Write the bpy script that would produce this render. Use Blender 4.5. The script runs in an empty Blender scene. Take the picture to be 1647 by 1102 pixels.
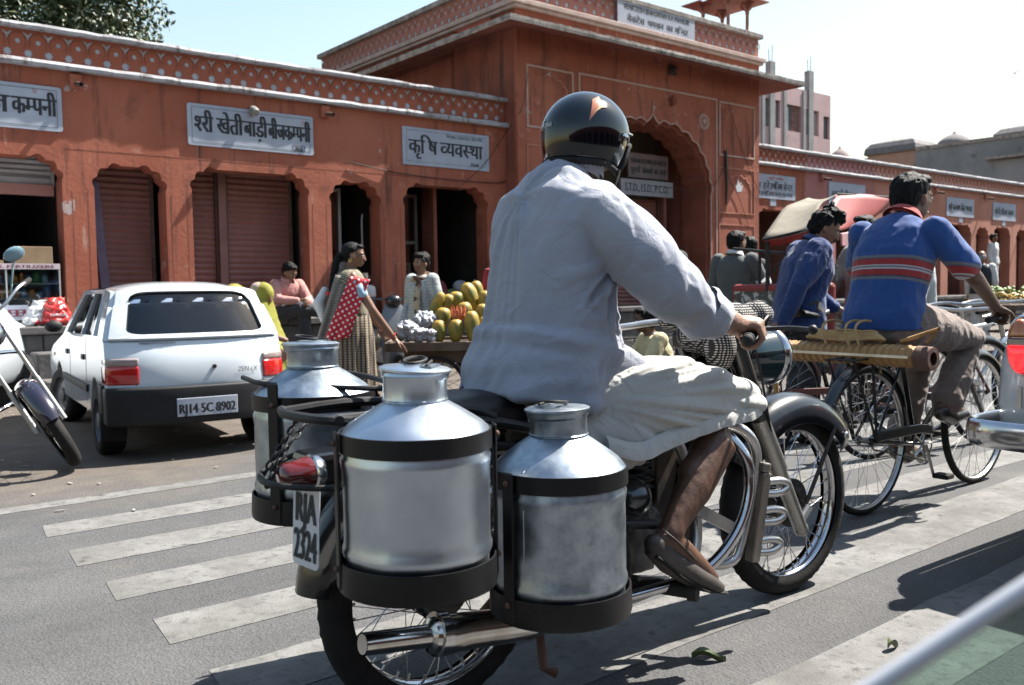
import bpy, bmesh, math, random
from mathutils import Vector as V, Matrix as MX, noise as NZ
from mathutils.geometry import tessellate_polygon
SC = bpy.context.scene
COL = SC.collection
R = math.radians
pi = math.pi
# ------------------------------------------------------------------ camera
cam = bpy.data.cameras.new('camera'); camo = bpy.data.objects.new('camera', cam); COL.objects.link(camo)
PITCH, ROLL, CAMH, FPX = 0.058, 0.015, 1.08, 1450.0
Fv = V((0, math.cos(PITCH), -math.sin(PITCH))); R0 = V((1, 0, 0)); D0 = Fv.cross(R0)
Rv = R0*math.cos(ROLL) + D0*math.sin(ROLL); Dv = -R0*math.sin(ROLL) + D0*math.cos(ROLL)
Uv = -Dv; Bv = -Fv
camo.matrix_world = MX(((Rv.x, Uv.x, Bv.x, 0), (Rv.y, Uv.y, Bv.y, 0), (Rv.z, Uv.z, Bv.z, CAMH), (0, 0, 0, 1)))
cam.sensor_width = 36; cam.lens = FPX/1647*36; cam.clip_start = .05; cam.clip_end = 2000
cam.dof.use_dof = True; cam.dof.focus_distance = 3.0; cam.dof.aperture_fstop = 5.6
SC.camera = camo
# ------------------------------------------------------------------ sky and sun
SUNV = V((.62, .34, 1.0)).normalized()
ELEV = math.asin(SUNV.z); AZ = math.atan2(SUNV.x, SUNV.y)
W_ = bpy.data.worlds.new('World'); SC.world = W_; W_.use_nodes = True
nt = W_.node_tree; sky = nt.nodes.new('ShaderNodeTexSky'); sky.sky_type = 'NISHITA'; sky.sun_disc = False
sky.sun_elevation = ELEV; sky.sun_rotation = AZ; sky.dust_density = 1.2; sky.air_density = 1.9; sky.ozone_density = 1.5
bg = nt.nodes['Background']; bg.inputs['Strength'].default_value = .058
nt.links.new(sky.outputs[0], bg.inputs['Color'])
sun = bpy.data.lights.new('sun', 'SUN'); suno = bpy.data.objects.new('sun', sun); COL.objects.link(suno)
sun.energy = 5.0; sun.angle = R(.5); sun.color = (1.0, .95, .87)
suno.rotation_euler = SUNV.to_track_quat('Z', 'Y').to_euler(); suno.location = (8, 4, 30)
SC.view_settings.view_transform = 'Standard'; SC.view_settings.look = 'None'; SC.view_settings.gamma = 1
SC.view_settings.use_curve_mapping = False; SC.view_settings.exposure = 1.8
SC.cycles.use_denoising = True; SC.cycles.max_bounces = 8; SC.cycles.transparent_max_bounces = 16
SC.cycles.caustics_reflective = False; SC.cycles.caustics_refractive = False
SC.cycles.use_adaptive_sampling = True; SC.cycles.adaptive_threshold = .015
# ------------------------------------------------------------------ frames
ALPHA = R(39.2)
P0 = V((-4.943, 9.203, 0))
ST = MX.Translation(P0) @ MX.Rotation(ALPHA, 4, 'Z')       # street frame: x along the arcade, y into the shops, z up
TH = R(36.0)
MO = MX.Translation((-.207, 2.289, 0)) @ MX.Rotation(TH, 4, 'Z')  # motorcycle frame: x forward, y left, z up
def SW(s, y, z=0): return ST @ V((s, y, z))
def MW(x, y, z=0): return MO @ V((x, y, z))
# ------------------------------------------------------------------ materials
MATS = {}
def mat(name, c, c2=None, scale=6, rough=.6, metal=0, bump=0, bscale=40, coat=0, chip=None, streak=1, spec=.5, trans=0,
        emit=None, detail=6, rvar=0, wrinkle=0, sheen=0, sss=0, alpha=1, wave=None, brick=None, lo=.35, hi=.65):
    if name in MATS: return MATS[name]
    g_ = 1.0 if emit or trans else (.86 if metal > .5 else .78)
    c = tuple(q*g_ for q in c); c2 = tuple(q*g_ for q in c2) if c2 else c2
    chip = [(tuple(q*g_ for q in h[0]),)+tuple(h[1:]) for h in (chip or [])]; wave = [(h[0], h[1], tuple(q*g_ for q in h[2]), h[3]) for h in (wave or [])]
    m = bpy.data.materials.new(name); m.use_nodes = True; MATS[name] = m
    t = m.node_tree; N = t.nodes; L = t.links; b = N['Principled BSDF']
    b.inputs['Roughness'].default_value = rough; b.inputs['Metallic'].default_value = metal
    b.inputs['Specular IOR Level'].default_value = spec
    b.inputs['Coat Weight'].default_value = coat; b.inputs['Coat Roughness'].default_value = .05
    b.inputs['Transmission Weight'].default_value = trans; b.inputs['Alpha'].default_value = alpha
    if sheen: b.inputs['Sheen Weight'].default_value = sheen
    if sss: b.inputs['Subsurface Weight'].default_value = sss; b.inputs['Subsurface Radius'].default_value = (.02, .008, .004)
    tc = N.new('ShaderNodeTexCoord'); mp = N.new('ShaderNodeMapping'); L.new(tc.outputs['Object'], mp.inputs[0])
    mp.inputs['Scale'].default_value = (1, 1, 1/streak)
    def noise(sc, dt=detail, r=.6):
        n = N.new('ShaderNodeTexNoise'); n.inputs['Scale'].default_value = sc; n.inputs['Detail'].default_value = dt
        n.inputs['Roughness'].default_value = r; L.new(mp.outputs[0], n.inputs[0]); return n
    col = None
    if c2 is not None:
        n = noise(scale); cr = N.new('ShaderNodeValToRGB'); L.new(n.outputs[0], cr.inputs[0])
        cr.color_ramp.elements[0].color = (*c, 1); cr.color_ramp.elements[1].color = (*c2, 1)
        cr.color_ramp.elements[0].position = lo; cr.color_ramp.elements[1].position = hi
        col = cr.outputs[0]
        if rvar:
            mr = N.new('ShaderNodeMapRange'); L.new(n.outputs[0], mr.inputs[0]); mr.inputs[3].default_value = rough-rvar; mr.inputs[4].default_value = rough+rvar
            L.new(mr.outputs[0], b.inputs['Roughness'])
    else: b.inputs['Base Color'].default_value = (*c, 1)
    for ch in (chip or []):                       # (colour, noise scale, threshold, softness)
        cc, sc, th_, sf = ch[:4]
        n = noise(sc, 8, .65)
        if len(ch) > 4:
            m3 = N.new('ShaderNodeMapping'); L.new(tc.outputs['Object'], m3.inputs[0]); m3.inputs['Scale'].default_value = (1, 1, .09); L.new(m3.outputs[0], n.inputs[0])
        mr = N.new('ShaderNodeMapRange'); L.new(n.outputs[0], mr.inputs[0])
        mr.inputs[1].default_value = th_; mr.inputs[2].default_value = th_+sf
        mx = N.new('ShaderNodeMix'); mx.data_type = 'RGBA'; L.new(mr.outputs[0], mx.inputs[0])
        if col is None: mx.inputs[6].default_value = (*c, 1)
        else: L.new(col, mx.inputs[6])
        mx.inputs[7].default_value = (*cc, 1); col = mx.outputs[2]
    if wave:                                      # list of (axis, scale, colour, width)
        for ax, sc, cc, wd in wave:
            w = N.new('ShaderNodeTexWave'); w.bands_direction = ax; w.inputs['Scale'].default_value = sc; L.new(tc.outputs['Object'], w.inputs[0])
            w.inputs['Distortion'].default_value = .6; w.inputs['Detail Scale'].default_value = 2
            mr = N.new('ShaderNodeMapRange'); L.new(w.outputs['Fac'], mr.inputs[0]); mr.inputs[1].default_value = 1-wd; mr.inputs[2].default_value = min(1, 1-wd+.1)
            mx = N.new('ShaderNodeMix'); mx.data_type = 'RGBA'; L.new(mr.outputs[0], mx.inputs[0])
            if col is None: mx.inputs[6].default_value = (*c, 1)
            else: L.new(col, mx.inputs[6])
            mx.inputs[7].default_value = (*cc, 1); col = mx.outputs[2]
    if col is not None: L.new(col, b.inputs['Base Color'])
    if bump:
        n = noise(bscale, 8); bp = N.new('ShaderNodeBump'); bp.inputs['Strength'].default_value = min(1, bump); bp.inputs['Distance'].default_value = .01*max(1, bump)
        L.new(n.outputs[0], bp.inputs['Height']); L.new(bp.outputs[0], b.inputs['Normal'])
        if wrinkle:
            n = noise(13, 3, .45); n.inputs['Distortion'].default_value = .9; ms = N.new('ShaderNodeMath'); ms.operation = 'SUBTRACT'; L.new(n.outputs[0], ms.inputs[0]); ms.inputs[1].default_value = .5
            ab = N.new('ShaderNodeMath'); ab.operation = 'ABSOLUTE'; L.new(ms.outputs[0], ab.inputs[0]); b2 = N.new('ShaderNodeBump'); b2.inputs['Strength'].default_value = wrinkle; b2.inputs['Distance'].default_value = .022
            L.new(ab.outputs[0], b2.inputs['Height']); L.new(b2.outputs[0], bp.inputs['Normal'])
    if emit: b.inputs['Emission Color'].default_value = (*emit[0], 1); b.inputs['Emission Strength'].default_value = emit[1]
    return m
def thin_glass(name, tint, refl=.12):
    m = bpy.data.materials.new(name); m.use_nodes = True; MATS[name] = m; t = m.node_tree; N = t.nodes; L = t.links; N.remove(N['Principled BSDF'])
    tr = N.new('ShaderNodeBsdfTransparent'); tr.inputs[0].default_value = (*tint, 1); gl = N.new('ShaderNodeBsdfGlossy'); gl.inputs['Roughness'].default_value = .03
    lw_ = N.new('ShaderNodeFresnel'); lw_.inputs[0].default_value = 1.5; ad = N.new('ShaderNodeMath'); ad.operation = 'ADD'; L.new(lw_.outputs[0], ad.inputs[0]); ad.inputs[1].default_value = refl-.04
    mx = N.new('ShaderNodeMixShader'); L.new(ad.outputs[0], mx.inputs[0]); L.new(tr.outputs[0], mx.inputs[1]); L.new(gl.outputs[0], mx.inputs[2]); L.new(mx.outputs[0], N['Material Output'].inputs[0]); return m
# ------------------------------------------------------------------ object helpers
WM = {}
def thing(name, label, cat, M=None, group=None, kind=None):
    o = bpy.data.objects.new(name, None); o.empty_display_size = .1; COL.objects.link(o)
    M = M or MX.Identity(4); o.matrix_world = M; WM[o.name] = M.copy()
    if label: o['label'] = label
    if cat: o['category'] = cat
    if group: o['group'] = group
    if kind: o['kind'] = kind
    return o
def tag(o, label=None, cat=None, group=None, kind=None):
    for k, v in (('label', label), ('category', cat), ('group', group), ('kind', kind)):
        if v: o[k] = v
    return o
def link(name, me, parent=None, M=None):
    o = bpy.data.objects.new(name, me); COL.objects.link(o)
    if parent is not None:
        o.parent = parent; PM = WM[parent.name]; W = M if M is not None else PM
        o.matrix_parent_inverse = MX.Identity(4); o.matrix_basis = PM.inverted() @ W; WM[o.name] = W.copy()
    else:
        W = M if M is not None else MX.Identity(4); o.matrix_world = W; WM[o.name] = W.copy()
    return o
def dup(o, parent=None, M=None):
    c = o.copy(); COL.objects.link(c)
    if parent is not None: c.parent = parent; WM[c.name] = WM[parent.name] @ c.matrix_basis
    elif M is not None: c.matrix_world = M; WM[c.name] = M.copy()
    for ch in [x for x in o.children]: dup(ch, c)
    return c
def rot_to(d):
    d = V(d).normalized(); return d.to_track_quat('Z', 'Y').to_matrix()
class B:
    def __init__(s): s.v = []; s.f = []; s.mi = []; s.cm = 0
    def add(s, vs, fs):
        o = len(s.v); s.v += [V(x) for x in vs]
        for f in fs: s.f.append([i+o for i in f]); s.mi.append(s.cm)
        return s
    def box(s, x0, x1, y0, y1, z0, z1, T=None):
        vs = [V((x, y, z)) for z in (z0, z1) for y in (y0, y1) for x in (x0, x1)]
        if T is not None: vs = [T @ p for p in vs]
        return s.add(vs, [(0, 2, 3, 1), (4, 5, 7, 6), (0, 1, 5, 4), (2, 6, 7, 3), (0, 4, 6, 2), (1, 3, 7, 5)])
    def tube(s, pts, r, n=8, closed=False, cap=True, flat=None):
        pts = [V(p) for p in pts]; k = len(pts); rr = r if isinstance(r, (list, tuple)) else [r]*k
        up = None; rings = []
        for i, p in enumerate(pts):
            if closed: d = pts[(i+1) % k]-pts[i-1]
            else: d = pts[min(i+1, k-1)]-pts[max(i-1, 0)]
            if d.length < 1e-9: d = V((0, 0, 1))
            d.normalize()
            if up is None:
                up = V((0, 0, 1)) if abs(d.z) < .95 else V((1, 0, 0))
            a = up - d*up.dot(d)
            if a.length < 1e-4: a = d.orthogonal()
            a.normalize(); up = a; b = d.cross(a); e = rr[i]
            ex, ey = (e, e) if not isinstance(e, tuple) else e
            rings.append([p + a*ey*math.cos(t) + b*ex*math.sin(t) for t in (2*pi*j/n for j in range(n))])
        return s.loft(rings, closed, cap)
    def loft(s, rings, closed=False, cap=True):
        n = len(rings[0]); k = len(rings); vs = [p for r in rings for p in r]; fs = []
        for i in range(k if closed else k-1):
            a = i*n; b = ((i+1) % k)*n
            for j in range(n): fs.append((a+j, a+(j+1) % n, b+(j+1) % n, b+j))
        if cap and not closed: fs.append(tuple(range(n-1, -1, -1))); fs.append(tuple((k-1)*n+j for j in range(n)))
        return s.add(vs, fs)
    def cyl(s, a, b, r, r2=None, n=16): return s.tube([a, b], [r, r if r2 is None else r2], n)
    def lathe(s, prof, n=32, T=None, a0=0, a1=2*pi, cap=False):
        full = abs(a1-a0-2*pi) < 1e-6; m = n if full else n+1
        vs = []
        for r, z in prof:
            for j in range(m):
                t = a0+(a1-a0)*j/n; vs.append(V((r*math.cos(t), r*math.sin(t), z)))
        if T is not None: vs = [T @ p for p in vs]
        fs = []
        for i in range(len(prof)-1):
            for j in range(n):
                j2 = (j+1) % m
                fs.append((i*m+j, i*m+j2, (i+1)*m+j2, (i+1)*m+j))
        if cap: fs.append(tuple(range(m-1, -1, -1))); fs.append(tuple((len(prof)-1)*m+j for j in range(m)))
        return s.add(vs, fs)
    def ell(s, c, r, n=16, m=10, T=None):
        c = V(c); r = V(r) if not isinstance(r, (int, float)) else V((r, r, r))
        vs = []; fs = []
        for i in range(1, m):
            ph = pi*i/m
            for j in range(n):
                t = 2*pi*j/n; vs.append(V((math.sin(ph)*math.cos(t)*r.x, math.sin(ph)*math.sin(t)*r.y, math.cos(ph)*r.z)))
        vs.append(V((0, 0, r.z))); vs.append(V((0, 0, -r.z))); a = (m-1)*n
        for i in range(m-2):
            for j in range(n): fs.append((i*n+j, (i+1)*n+j, (i+1)*n+(j+1) % n, i*n+(j+1) % n))
        for j in range(n): fs.append((a, j, (j+1) % n)); fs.append((a+1, (m-2)*n+(j+1) % n, (m-2)*n+j))
        if T is not None: vs = [T @ p for p in vs]
        return s.add([p+c for p in vs], fs)
    def prism(s, outer, y0, y1, holes=(), T=None, plane='xz'):
        loops = [list(outer)]+[list(h) for h in holes]
        flat = [p for l in loops for p in l]
        tris = tessellate_polygon([[V((p[0], p[1], 0)) for p in l] for l in loops])
        def P(p, y): return V((p[0], y, p[1])) if plane == 'xz' else (V((p[0], p[1], y)) if plane == 'xy' else V((y, p[0], p[1])))
        n = len(flat); vs = [P(p, y0) for p in flat]+[P(p, y1) for p in flat]
        fs = []
        for t in tris:
            a, b, c = [flat[i] for i in t]
            ar = (b[0]-a[0])*(c[1]-a[1])-(b[1]-a[1])*(c[0]-a[0])
            if abs(ar) < 1e-12: continue
            t = t if ar > 0 else (t[0], t[2], t[1])
            fs.append(tuple(t)); fs.append((t[0]+n, t[2]+n, t[1]+n))
        o = 0
        for l in loops:
            k = len(l)
            for j in range(k):
                a, b = o+j, o+(j+1) % k; fs.append((a, b, b+n, a+n))
            o += k
        if T is not None: vs = [T @ p for p in vs]
        return s.add(vs, fs)
    def build(s, name, m, parent=None, M=None, smooth=False, bevel=0, fixn=True, seg=2, xform=None):
        me = bpy.data.meshes.new(name)
        vs = [xform @ p for p in s.v] if xform is not None else s.v
        top = parent is None and M is None
        if top:
            c = V((sum(p.x for p in vs)/len(vs), sum(p.y for p in vs)/len(vs), min(p.z for p in vs)))
            M = MX.Translation(c); vs = [p-c for p in vs]
        me.from_pydata([tuple(p) for p in vs], [], s.f)
        for q in (m if isinstance(m, (list, tuple)) else [m]): me.materials.append(q)
        if any(s.mi): me.polygons.foreach_set('material_index', s.mi)
        if fixn:
            bm = bmesh.new(); bm.from_mesh(me); bmesh.ops.recalc_face_normals(bm, faces=bm.faces); bm.to_mesh(me); bm.free()
        if smooth: smoothen(me, smooth if not isinstance(smooth, bool) else 40)
        me.update()
        o = link(name, me, parent, M)
        if bevel:
            md = o.modifiers.new('b', 'BEVEL'); md.width = bevel; md.segments = seg; md.limit_method = 'ANGLE'; md.angle_limit = R(35); md.harden_normals = False
        return o
def smoothen(me, ang=40):
    me.polygons.foreach_set('use_smooth', [True]*len(me.polygons))
    if ang < 180:
        bm = bmesh.new(); bm.from_mesh(me); a = R(ang)
        for e in bm.edges:
            if len(e.link_faces) == 2 and e.calc_face_angle(0) > a: e.smooth = False
        bm.to_mesh(me); bm.free()
def bake(o):
    dg = bpy.context.evaluated_depsgraph_get(); me = bpy.data.meshes.new_from_object(o.evaluated_get(dg)); 
    old = o.data; o.modifiers.clear(); o.data = me; bpy.data.meshes.remove(old); return o
def voxel(b, name, m, parent, vox=.01, it=4, disp=None, M=None, dec=None):
    """one continuous skin grown round the builder's overlapping shapes"""
    me = bpy.data.meshes.new(name); me.from_pydata([tuple(p) for p in b.v], [], b.f)
    bm = bmesh.new(); bm.from_mesh(me); bmesh.ops.recalc_face_normals(bm, faces=bm.faces); bm.to_mesh(me); bm.free()
    me.materials.append(m); o = link(name, me, parent, M)
    r = o.modifiers.new('r', 'REMESH'); r.mode = 'VOXEL'; r.voxel_size = vox
    if it: q = o.modifiers.new('s', 'SMOOTH'); q.iterations = it; q.factor = .5
    bpy.context.view_layer.update(); bake(o); me = o.data
    if disp:
        co = [v.co.copy() for v in me.vertices]; no = [v.normal.copy() for v in me.vertices]
        for i, v in enumerate(me.vertices): v.co = co[i] + disp(co[i], no[i])
    if not me.materials: me.materials.append(m)
    me.polygons.foreach_set('use_smooth', [True]*len(me.polygons)); me.update()
    return o
def sheet(fn, nu, nv, closed_u=False):
    vs = [fn(i/(nu if closed_u else nu-1), j/(nv-1)) for j in range(nv) for i in range(nu)]; fs = []
    for j in range(nv-1):
        for i in range(nu if closed_u else nu-1):
            fs.append((j*nu+i, j*nu+(i+1) % nu, (j+1)*nu+(i+1) % nu, (j+1)*nu+i))
    return vs, fs
def arc(c, r, a0, a1, n, ax='xz'):
    out = []
    for i in range(n+1):
        t = R(a0+(a1-a0)*i/n); a, b_ = r*math.cos(t), r*math.sin(t)
        out.append(V((c[0]+a, c[1], c[2]+b_)) if ax == 'xz' else (V((c[0]+a, c[1]+b_, c[2])) if ax == 'xy' else V((c[0], c[1]+a, c[2]+b_))))
    return out
def cr(pts, n=6):
    """smooth curve through points"""
    pts = [V(p) for p in pts]; out = []
    P = [pts[0]*2-pts[1]]+pts+[pts[-1]*2-pts[-2]]
    for i in range(1, len(P)-2):
        p0, p1, p2, p3 = P[i-1:i+3]
        for k in range(n):
            t = k/n; out.append(.5*((2*p1)+(p2-p0)*t+(2*p0-5*p1+4*p2-p3)*t*t+(3*p1-p0-3*p2+p3)*t**3))
    out.append(pts[-1]); return out
# ------------------------------------------------------------------ lettering
def glyphs(body):
    c = bpy.data.curves.new('t', 'FONT'); c.body = body; c.size = 1; c.resolution_u = 2
    o = bpy.data.objects.new('t', c); COL.objects.link(o); bpy.context.view_layer.update()
    me = bpy.data.meshes.new_from_object(o.evaluated_get(bpy.context.evaluated_depsgraph_get()))
    vs = [v.co.copy() for v in me.vertices]; fs = [tuple(p.vertices) for p in me.polygons]
    bpy.data.objects.remove(o); bpy.data.curves.remove(c); bpy.data.meshes.remove(me)
    return vs, fs
GC = {}
def glyph(tok):
    """mesh and advance of one letter group; a leading ~ keeps only its left part (a half letter)"""
    if tok in GC: return GC[tok]
    half = tok[0] == '~'; body = tok[1:] if half else tok
    vs, fs = glyphs(body+'I'); v1, f1 = glyphs('I'); w1 = max(p.x for p in v1)
    adv = max(p.x for p in vs) - w1
    vs, fs = glyphs(body) if body.strip() else ([], [])
    if half and vs:
        bm = bmesh.new(); me = bpy.data.meshes.new('h'); me.from_pydata(vs, [], fs); bm.from_mesh(me)
        cut = adv*.74 - .02
        bmesh.ops.bisect_plane(bm, geom=bm.verts[:]+bm.edges[:]+bm.faces[:], plane_co=(cut, 0, 0), plane_no=(1, 0, 0), clear_outer=True)
        bm.to_mesh(me); bm.free(); vs = [v.co.copy() for v in me.vertices]; fs = [tuple(p.vertices) for p in me.polygons]; bpy.data.meshes.remove(me)
        adv = cut-.01
    GC[tok] = (vs, fs, adv); return GC[tok]
def lettering(toks, T, m, parent, height=.1, width=None, bold=0, name='lettering', gap=0, shear=0):
    """toks: string or list of groups; T maps (x right, y up, z out) to world; height = cap height, width = total"""
    if isinstance(toks, str): toks = list(toks)
    b = B(); x = 0; allv = []; allf = []
    for k, t in enumerate(toks):
        vs, fs, adv = glyph(t)
        o = len(allv); allv += [V((p.x+x, p.y, 0.004*(k % 2))) for p in vs]; allf += [[i+o for i in f] for f in fs]
        x += adv + gap
    sy = height/.7; sx = (width/max(x, .01)) if width else sy
    nb = 1 if not bold else 3
    for q in range(nb):
        dx = (q-(nb-1)/2)*bold
        b.add([V(((p.x)*sx + dx + shear*p.y*sy, p.y*sy, p.z*.05+q*.0003)) for p in allv], allf)
    if not b.v: return None
    return b.build(name, m, parent, M=T, fixn=False)
def face_T(origin, right, up):
    r = V(right).normalized(); u_ = V(up).normalized(); n = r.cross(u_)
    return MX(((r.x, u_.x, n.x, origin[0]), (r.y, u_.y, n.y, origin[1]), (r.z, u_.z, n.z, origin[2]), (0, 0, 0, 1)))
# ------------------------------------------------------------------ shared materials
terra = mat('terracotta_wash', (.30, .078, .042), (.40, .126, .074), .9, .92, bump=.4, bscale=22,
            chip=[((.17, .048, .03), 1.7, .56, .16), ((.40, .17, .12), 4.5, .62, .05), ((.42, .33, .31), 3.1, .655, .012), ((.10, .045, .035), 7, .66, .1), ((.11, .040, .028), 7, .545, .16, 'v'), ((.42, .22, .17), 11, .66, .05, 'v')])
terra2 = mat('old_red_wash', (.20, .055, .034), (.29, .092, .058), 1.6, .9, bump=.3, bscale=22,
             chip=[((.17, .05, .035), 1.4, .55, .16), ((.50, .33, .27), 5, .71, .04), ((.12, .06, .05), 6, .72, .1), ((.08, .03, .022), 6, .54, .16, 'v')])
terra3 = mat('pink_wash', (.42, .165, .11), (.50, .22, .155), 1.5, .9, bump=.2, bscale=25,
             chip=[((.22, .10, .075), 7, .56, .16, 'v'), ((.38, .15, .11), 2.5, .64, .12), ((.62, .48, .42), 6, .72, .04)])
mauve = mat('mauve_wash', (.36, .13, .12), (.42, .17, .16), 1.5, .9, bump=.2, chip=[((.55, .40, .38), 7, .72, .03)])
trim = mat('white_trim', (.34, .33, .35), (.44, .44, .47), 5, .9, bump=.4, bscale=35, chip=[((.30, .20, .17), 7, .63, .05), ((.14, .12, .11), 3, .62, .08), ((.16, .13, .12), 9, .54, .12, 'v')])
weath = mat('weathered_trim', (.20, .17, .15), (.42, .37, .34), 7, .95, bump=.6, bscale=30, chip=[((.07, .07, .065), 5, .56, .1)])
jali_back = mat('jali_back', (.34, .36, .40), (.48, .50, .55), 8, .9)
shut = mat('shutter_red', (.23, .085, .07), (.30, .12, .10), 3, .55, bump=.15, bscale=60, streak=3, chip=[((.16, .10, .09), 6, .68, .06)])
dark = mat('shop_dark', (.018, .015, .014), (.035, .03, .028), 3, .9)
stone = mat('plinth_stone', (.055, .052, .052), (.11, .10, .098), 5, .9, bump=.8, bscale=18, chip=[((.15, .13, .12), 9, .68, .08)])
signw = mat('sign_white', (.34, .37, .45), (.42, .45, .53), 3, .8, chip=[((.26, .25, .28), 6, .66, .08)])
ink = mat('black_lettering', (.012, .013, .018), (.03, .03, .035), 20, .7)
redink = mat('red_lettering', (.45, .03, .05))
iron = mat('dark_iron', (.006, .006, .007), (.018, .016, .016), 12, .55, 0, bump=.1, spec=.35)
rust = mat('rusty_iron', (.09, .045, .03), (.16, .09, .07), 14, .8, .2, bump=.3)
# ------------------------------------------------------------------ ground
def ground_mat():
    m = bpy.data.materials.new('asphalt_and_sand'); m.use_nodes = True; t = m.node_tree; N = t.nodes; L = t.links; b = N['Principled BSDF']
    tc = N.new('ShaderNodeTexCoord')
    def noi(sc, d=6, r=.6, src=None):
        n = N.new('ShaderNodeTexNoise'); n.inputs['Scale'].default_value = sc; n.inputs['Detail'].default_value = d; n.inputs['Roughness'].default_value = r
        L.new(src or tc.outputs['Object'], n.inputs[0]); return n.outputs[0]
    def ramp(x, a, b_, p0=.35, p1=.65):
        c = N.new('ShaderNodeValToRGB'); L.new(x, c.inputs[0]); c.color_ramp.elements[0].color = (*a, 1); c.color_ramp.elements[1].color = (*b_, 1)
        c.color_ramp.elements[0].position = p0; c.color_ramp.elements[1].position = p1; return c.outputs[0]
    def mix(f, a, b_, md='MIX'):
        x = N.new('ShaderNodeMix'); x.data_type = 'RGBA'; x.blend_type = md
        (L.new(f, x.inputs[0]) if not isinstance(f, float) else setattr(x.inputs[0], 'default_value', f)); L.new(a, x.inputs[6]); L.new(b_, x.inputs[7]); return x.outputs[2]
    def mth(op, a, b_):
        x = N.new('ShaderNodeMath'); x.operation = op
        for i, q in enumerate((a, b_)):
            if isinstance(q, (int, float)): x.inputs[i].default_value = q
            else: L.new(q, x.inputs[i])
        return x.outputs[0]
    vo = N.new('ShaderNodeTexVoronoi'); vo.inputs['Scale'].default_value = 115; L.new(tc.outputs['Object'], vo.inputs[0])
    agg = ramp(vo.outputs['Color'], (.024, .024, .025), (.092, .091, .092), .2, .8)
    base = ramp(noi(2.2), (.052, .052, .053), (.075, .074, .075))
    asph = mix(.26, base, agg)
    mpx = N.new('ShaderNodeMapping'); L.new(tc.outputs['Object'], mpx.inputs[0]); mpx.inputs['Scale'].default_value = (.12, 1.1, 1)
    asph = mix(ramp(noi(2.0, 5, .6, mpx.outputs[0]), (0, 0, 0), (.62,)*3, .48, .72), asph, ramp(noi(30), (.028, .028, .029), (.05, .049, .049)))
    asph = mix(ramp(noi(1.3, 7, .7), (0, 0, 0), (.45,)*3, .58, .66), asph, ramp(noi(14), (.075, .07, .062), (.10, .094, .085)))
    sand = ramp(noi(5, 8), (.068, .057, .049), (.100, .084, .070))
    sand = mix(ramp(noi(60, 3), (0, 0, 0), (.35,)*3, .5, .8), sand, ramp(noi(9), (.04, .033, .028), (.095, .08, .067)))
    sx = N.new('ShaderNodeSeparateXYZ'); L.new(tc.outputs['Object'], sx.inputs[0])
    d = mth('ADD', sx.outputs[1], mth('MULTIPLY', mth('SUBTRACT', noi(1.1, 8, .65), .5), 2.6))
    mr = N.new('ShaderNodeMapRange'); L.new(d, mr.inputs[0]); mr.inputs[1].default_value = -5.4; mr.inputs[2].default_value = -4.3
    L.new(mix(mr.outputs[0], asph, sand), b.inputs['Base Color']); b.inputs['Roughness'].default_value = .85
    b.inputs['Specular IOR Level'].default_value = .3
    bp = N.new('ShaderNodeBump'); bp.inputs['Strength'].default_value = .8; bp.inputs['Distance'].default_value = .004
    L.new(mth('ADD', vo.outputs['Distance'], noi(70, 6)), bp.inputs['Height']); L.new(bp.outputs[0], b.inputs['Normal'])
    return m
b = B(); b.add(*sheet(lambda u_, v_: V((-120+300*u_, -90+180*v_, 0)), 2, 2))
tag(b.build('road', ground_mat(), M=ST), 'grey asphalt road with sandy dust along the shop plinth', kind='structure')
paint = mat('road_paint', (.135, .132, .127), (.19, .186, .18), 7, .85, bump=.5, bscale=120, spec=.3,
            chip=[((.10, .098, .096), 22, .52, .12), ((.10, .097, .09), 2.2, .48, .2), ((.06, .058, .056), 5, .62, .06)])
random.seed(3)
for d0, d1, s0, s1 in [(5.06, 5.2, -1.6, 8), (5.59, 5.83, -1.09, 9), (6.12, 6.39, -1.1, 9), (6.68, 6.93, -1.1, 9), (7.20, 7.46, -1.09, 9), (7.73, 8.0, -1.1, 9),
                       (8.18, 8.51, -1.05, 9.5), (8.81, 9.16, -1.1, 9.5), (9.46, 9.78, -1.1, 9.5)]:
    pts = []; n = 60
    for i in range(n+1): pts.append((s0+(s1-s0)*i/n, -d1+random.uniform(-.005, .005)))
    pts.append((s0-.012, -(d0+d1)/2))if False else None
    top = [(s0+(s1-s0)*i/n, -d0+random.uniform(-.008, .008)) for i in range(n, -1, -1)]
    top[-1] = (s0+.03, -d0)
    b = B(); z = .002
    vs = [V((p[0], p[1], z)) for p in pts+top]
    fs = [(i, i+1, len(vs)-2-i, len(vs)-1-i) for i in range(n)]
    b.add(vs, fs); b.build('crossing_stripe', paint, M=ST)['kind'] = 'structure'
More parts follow.
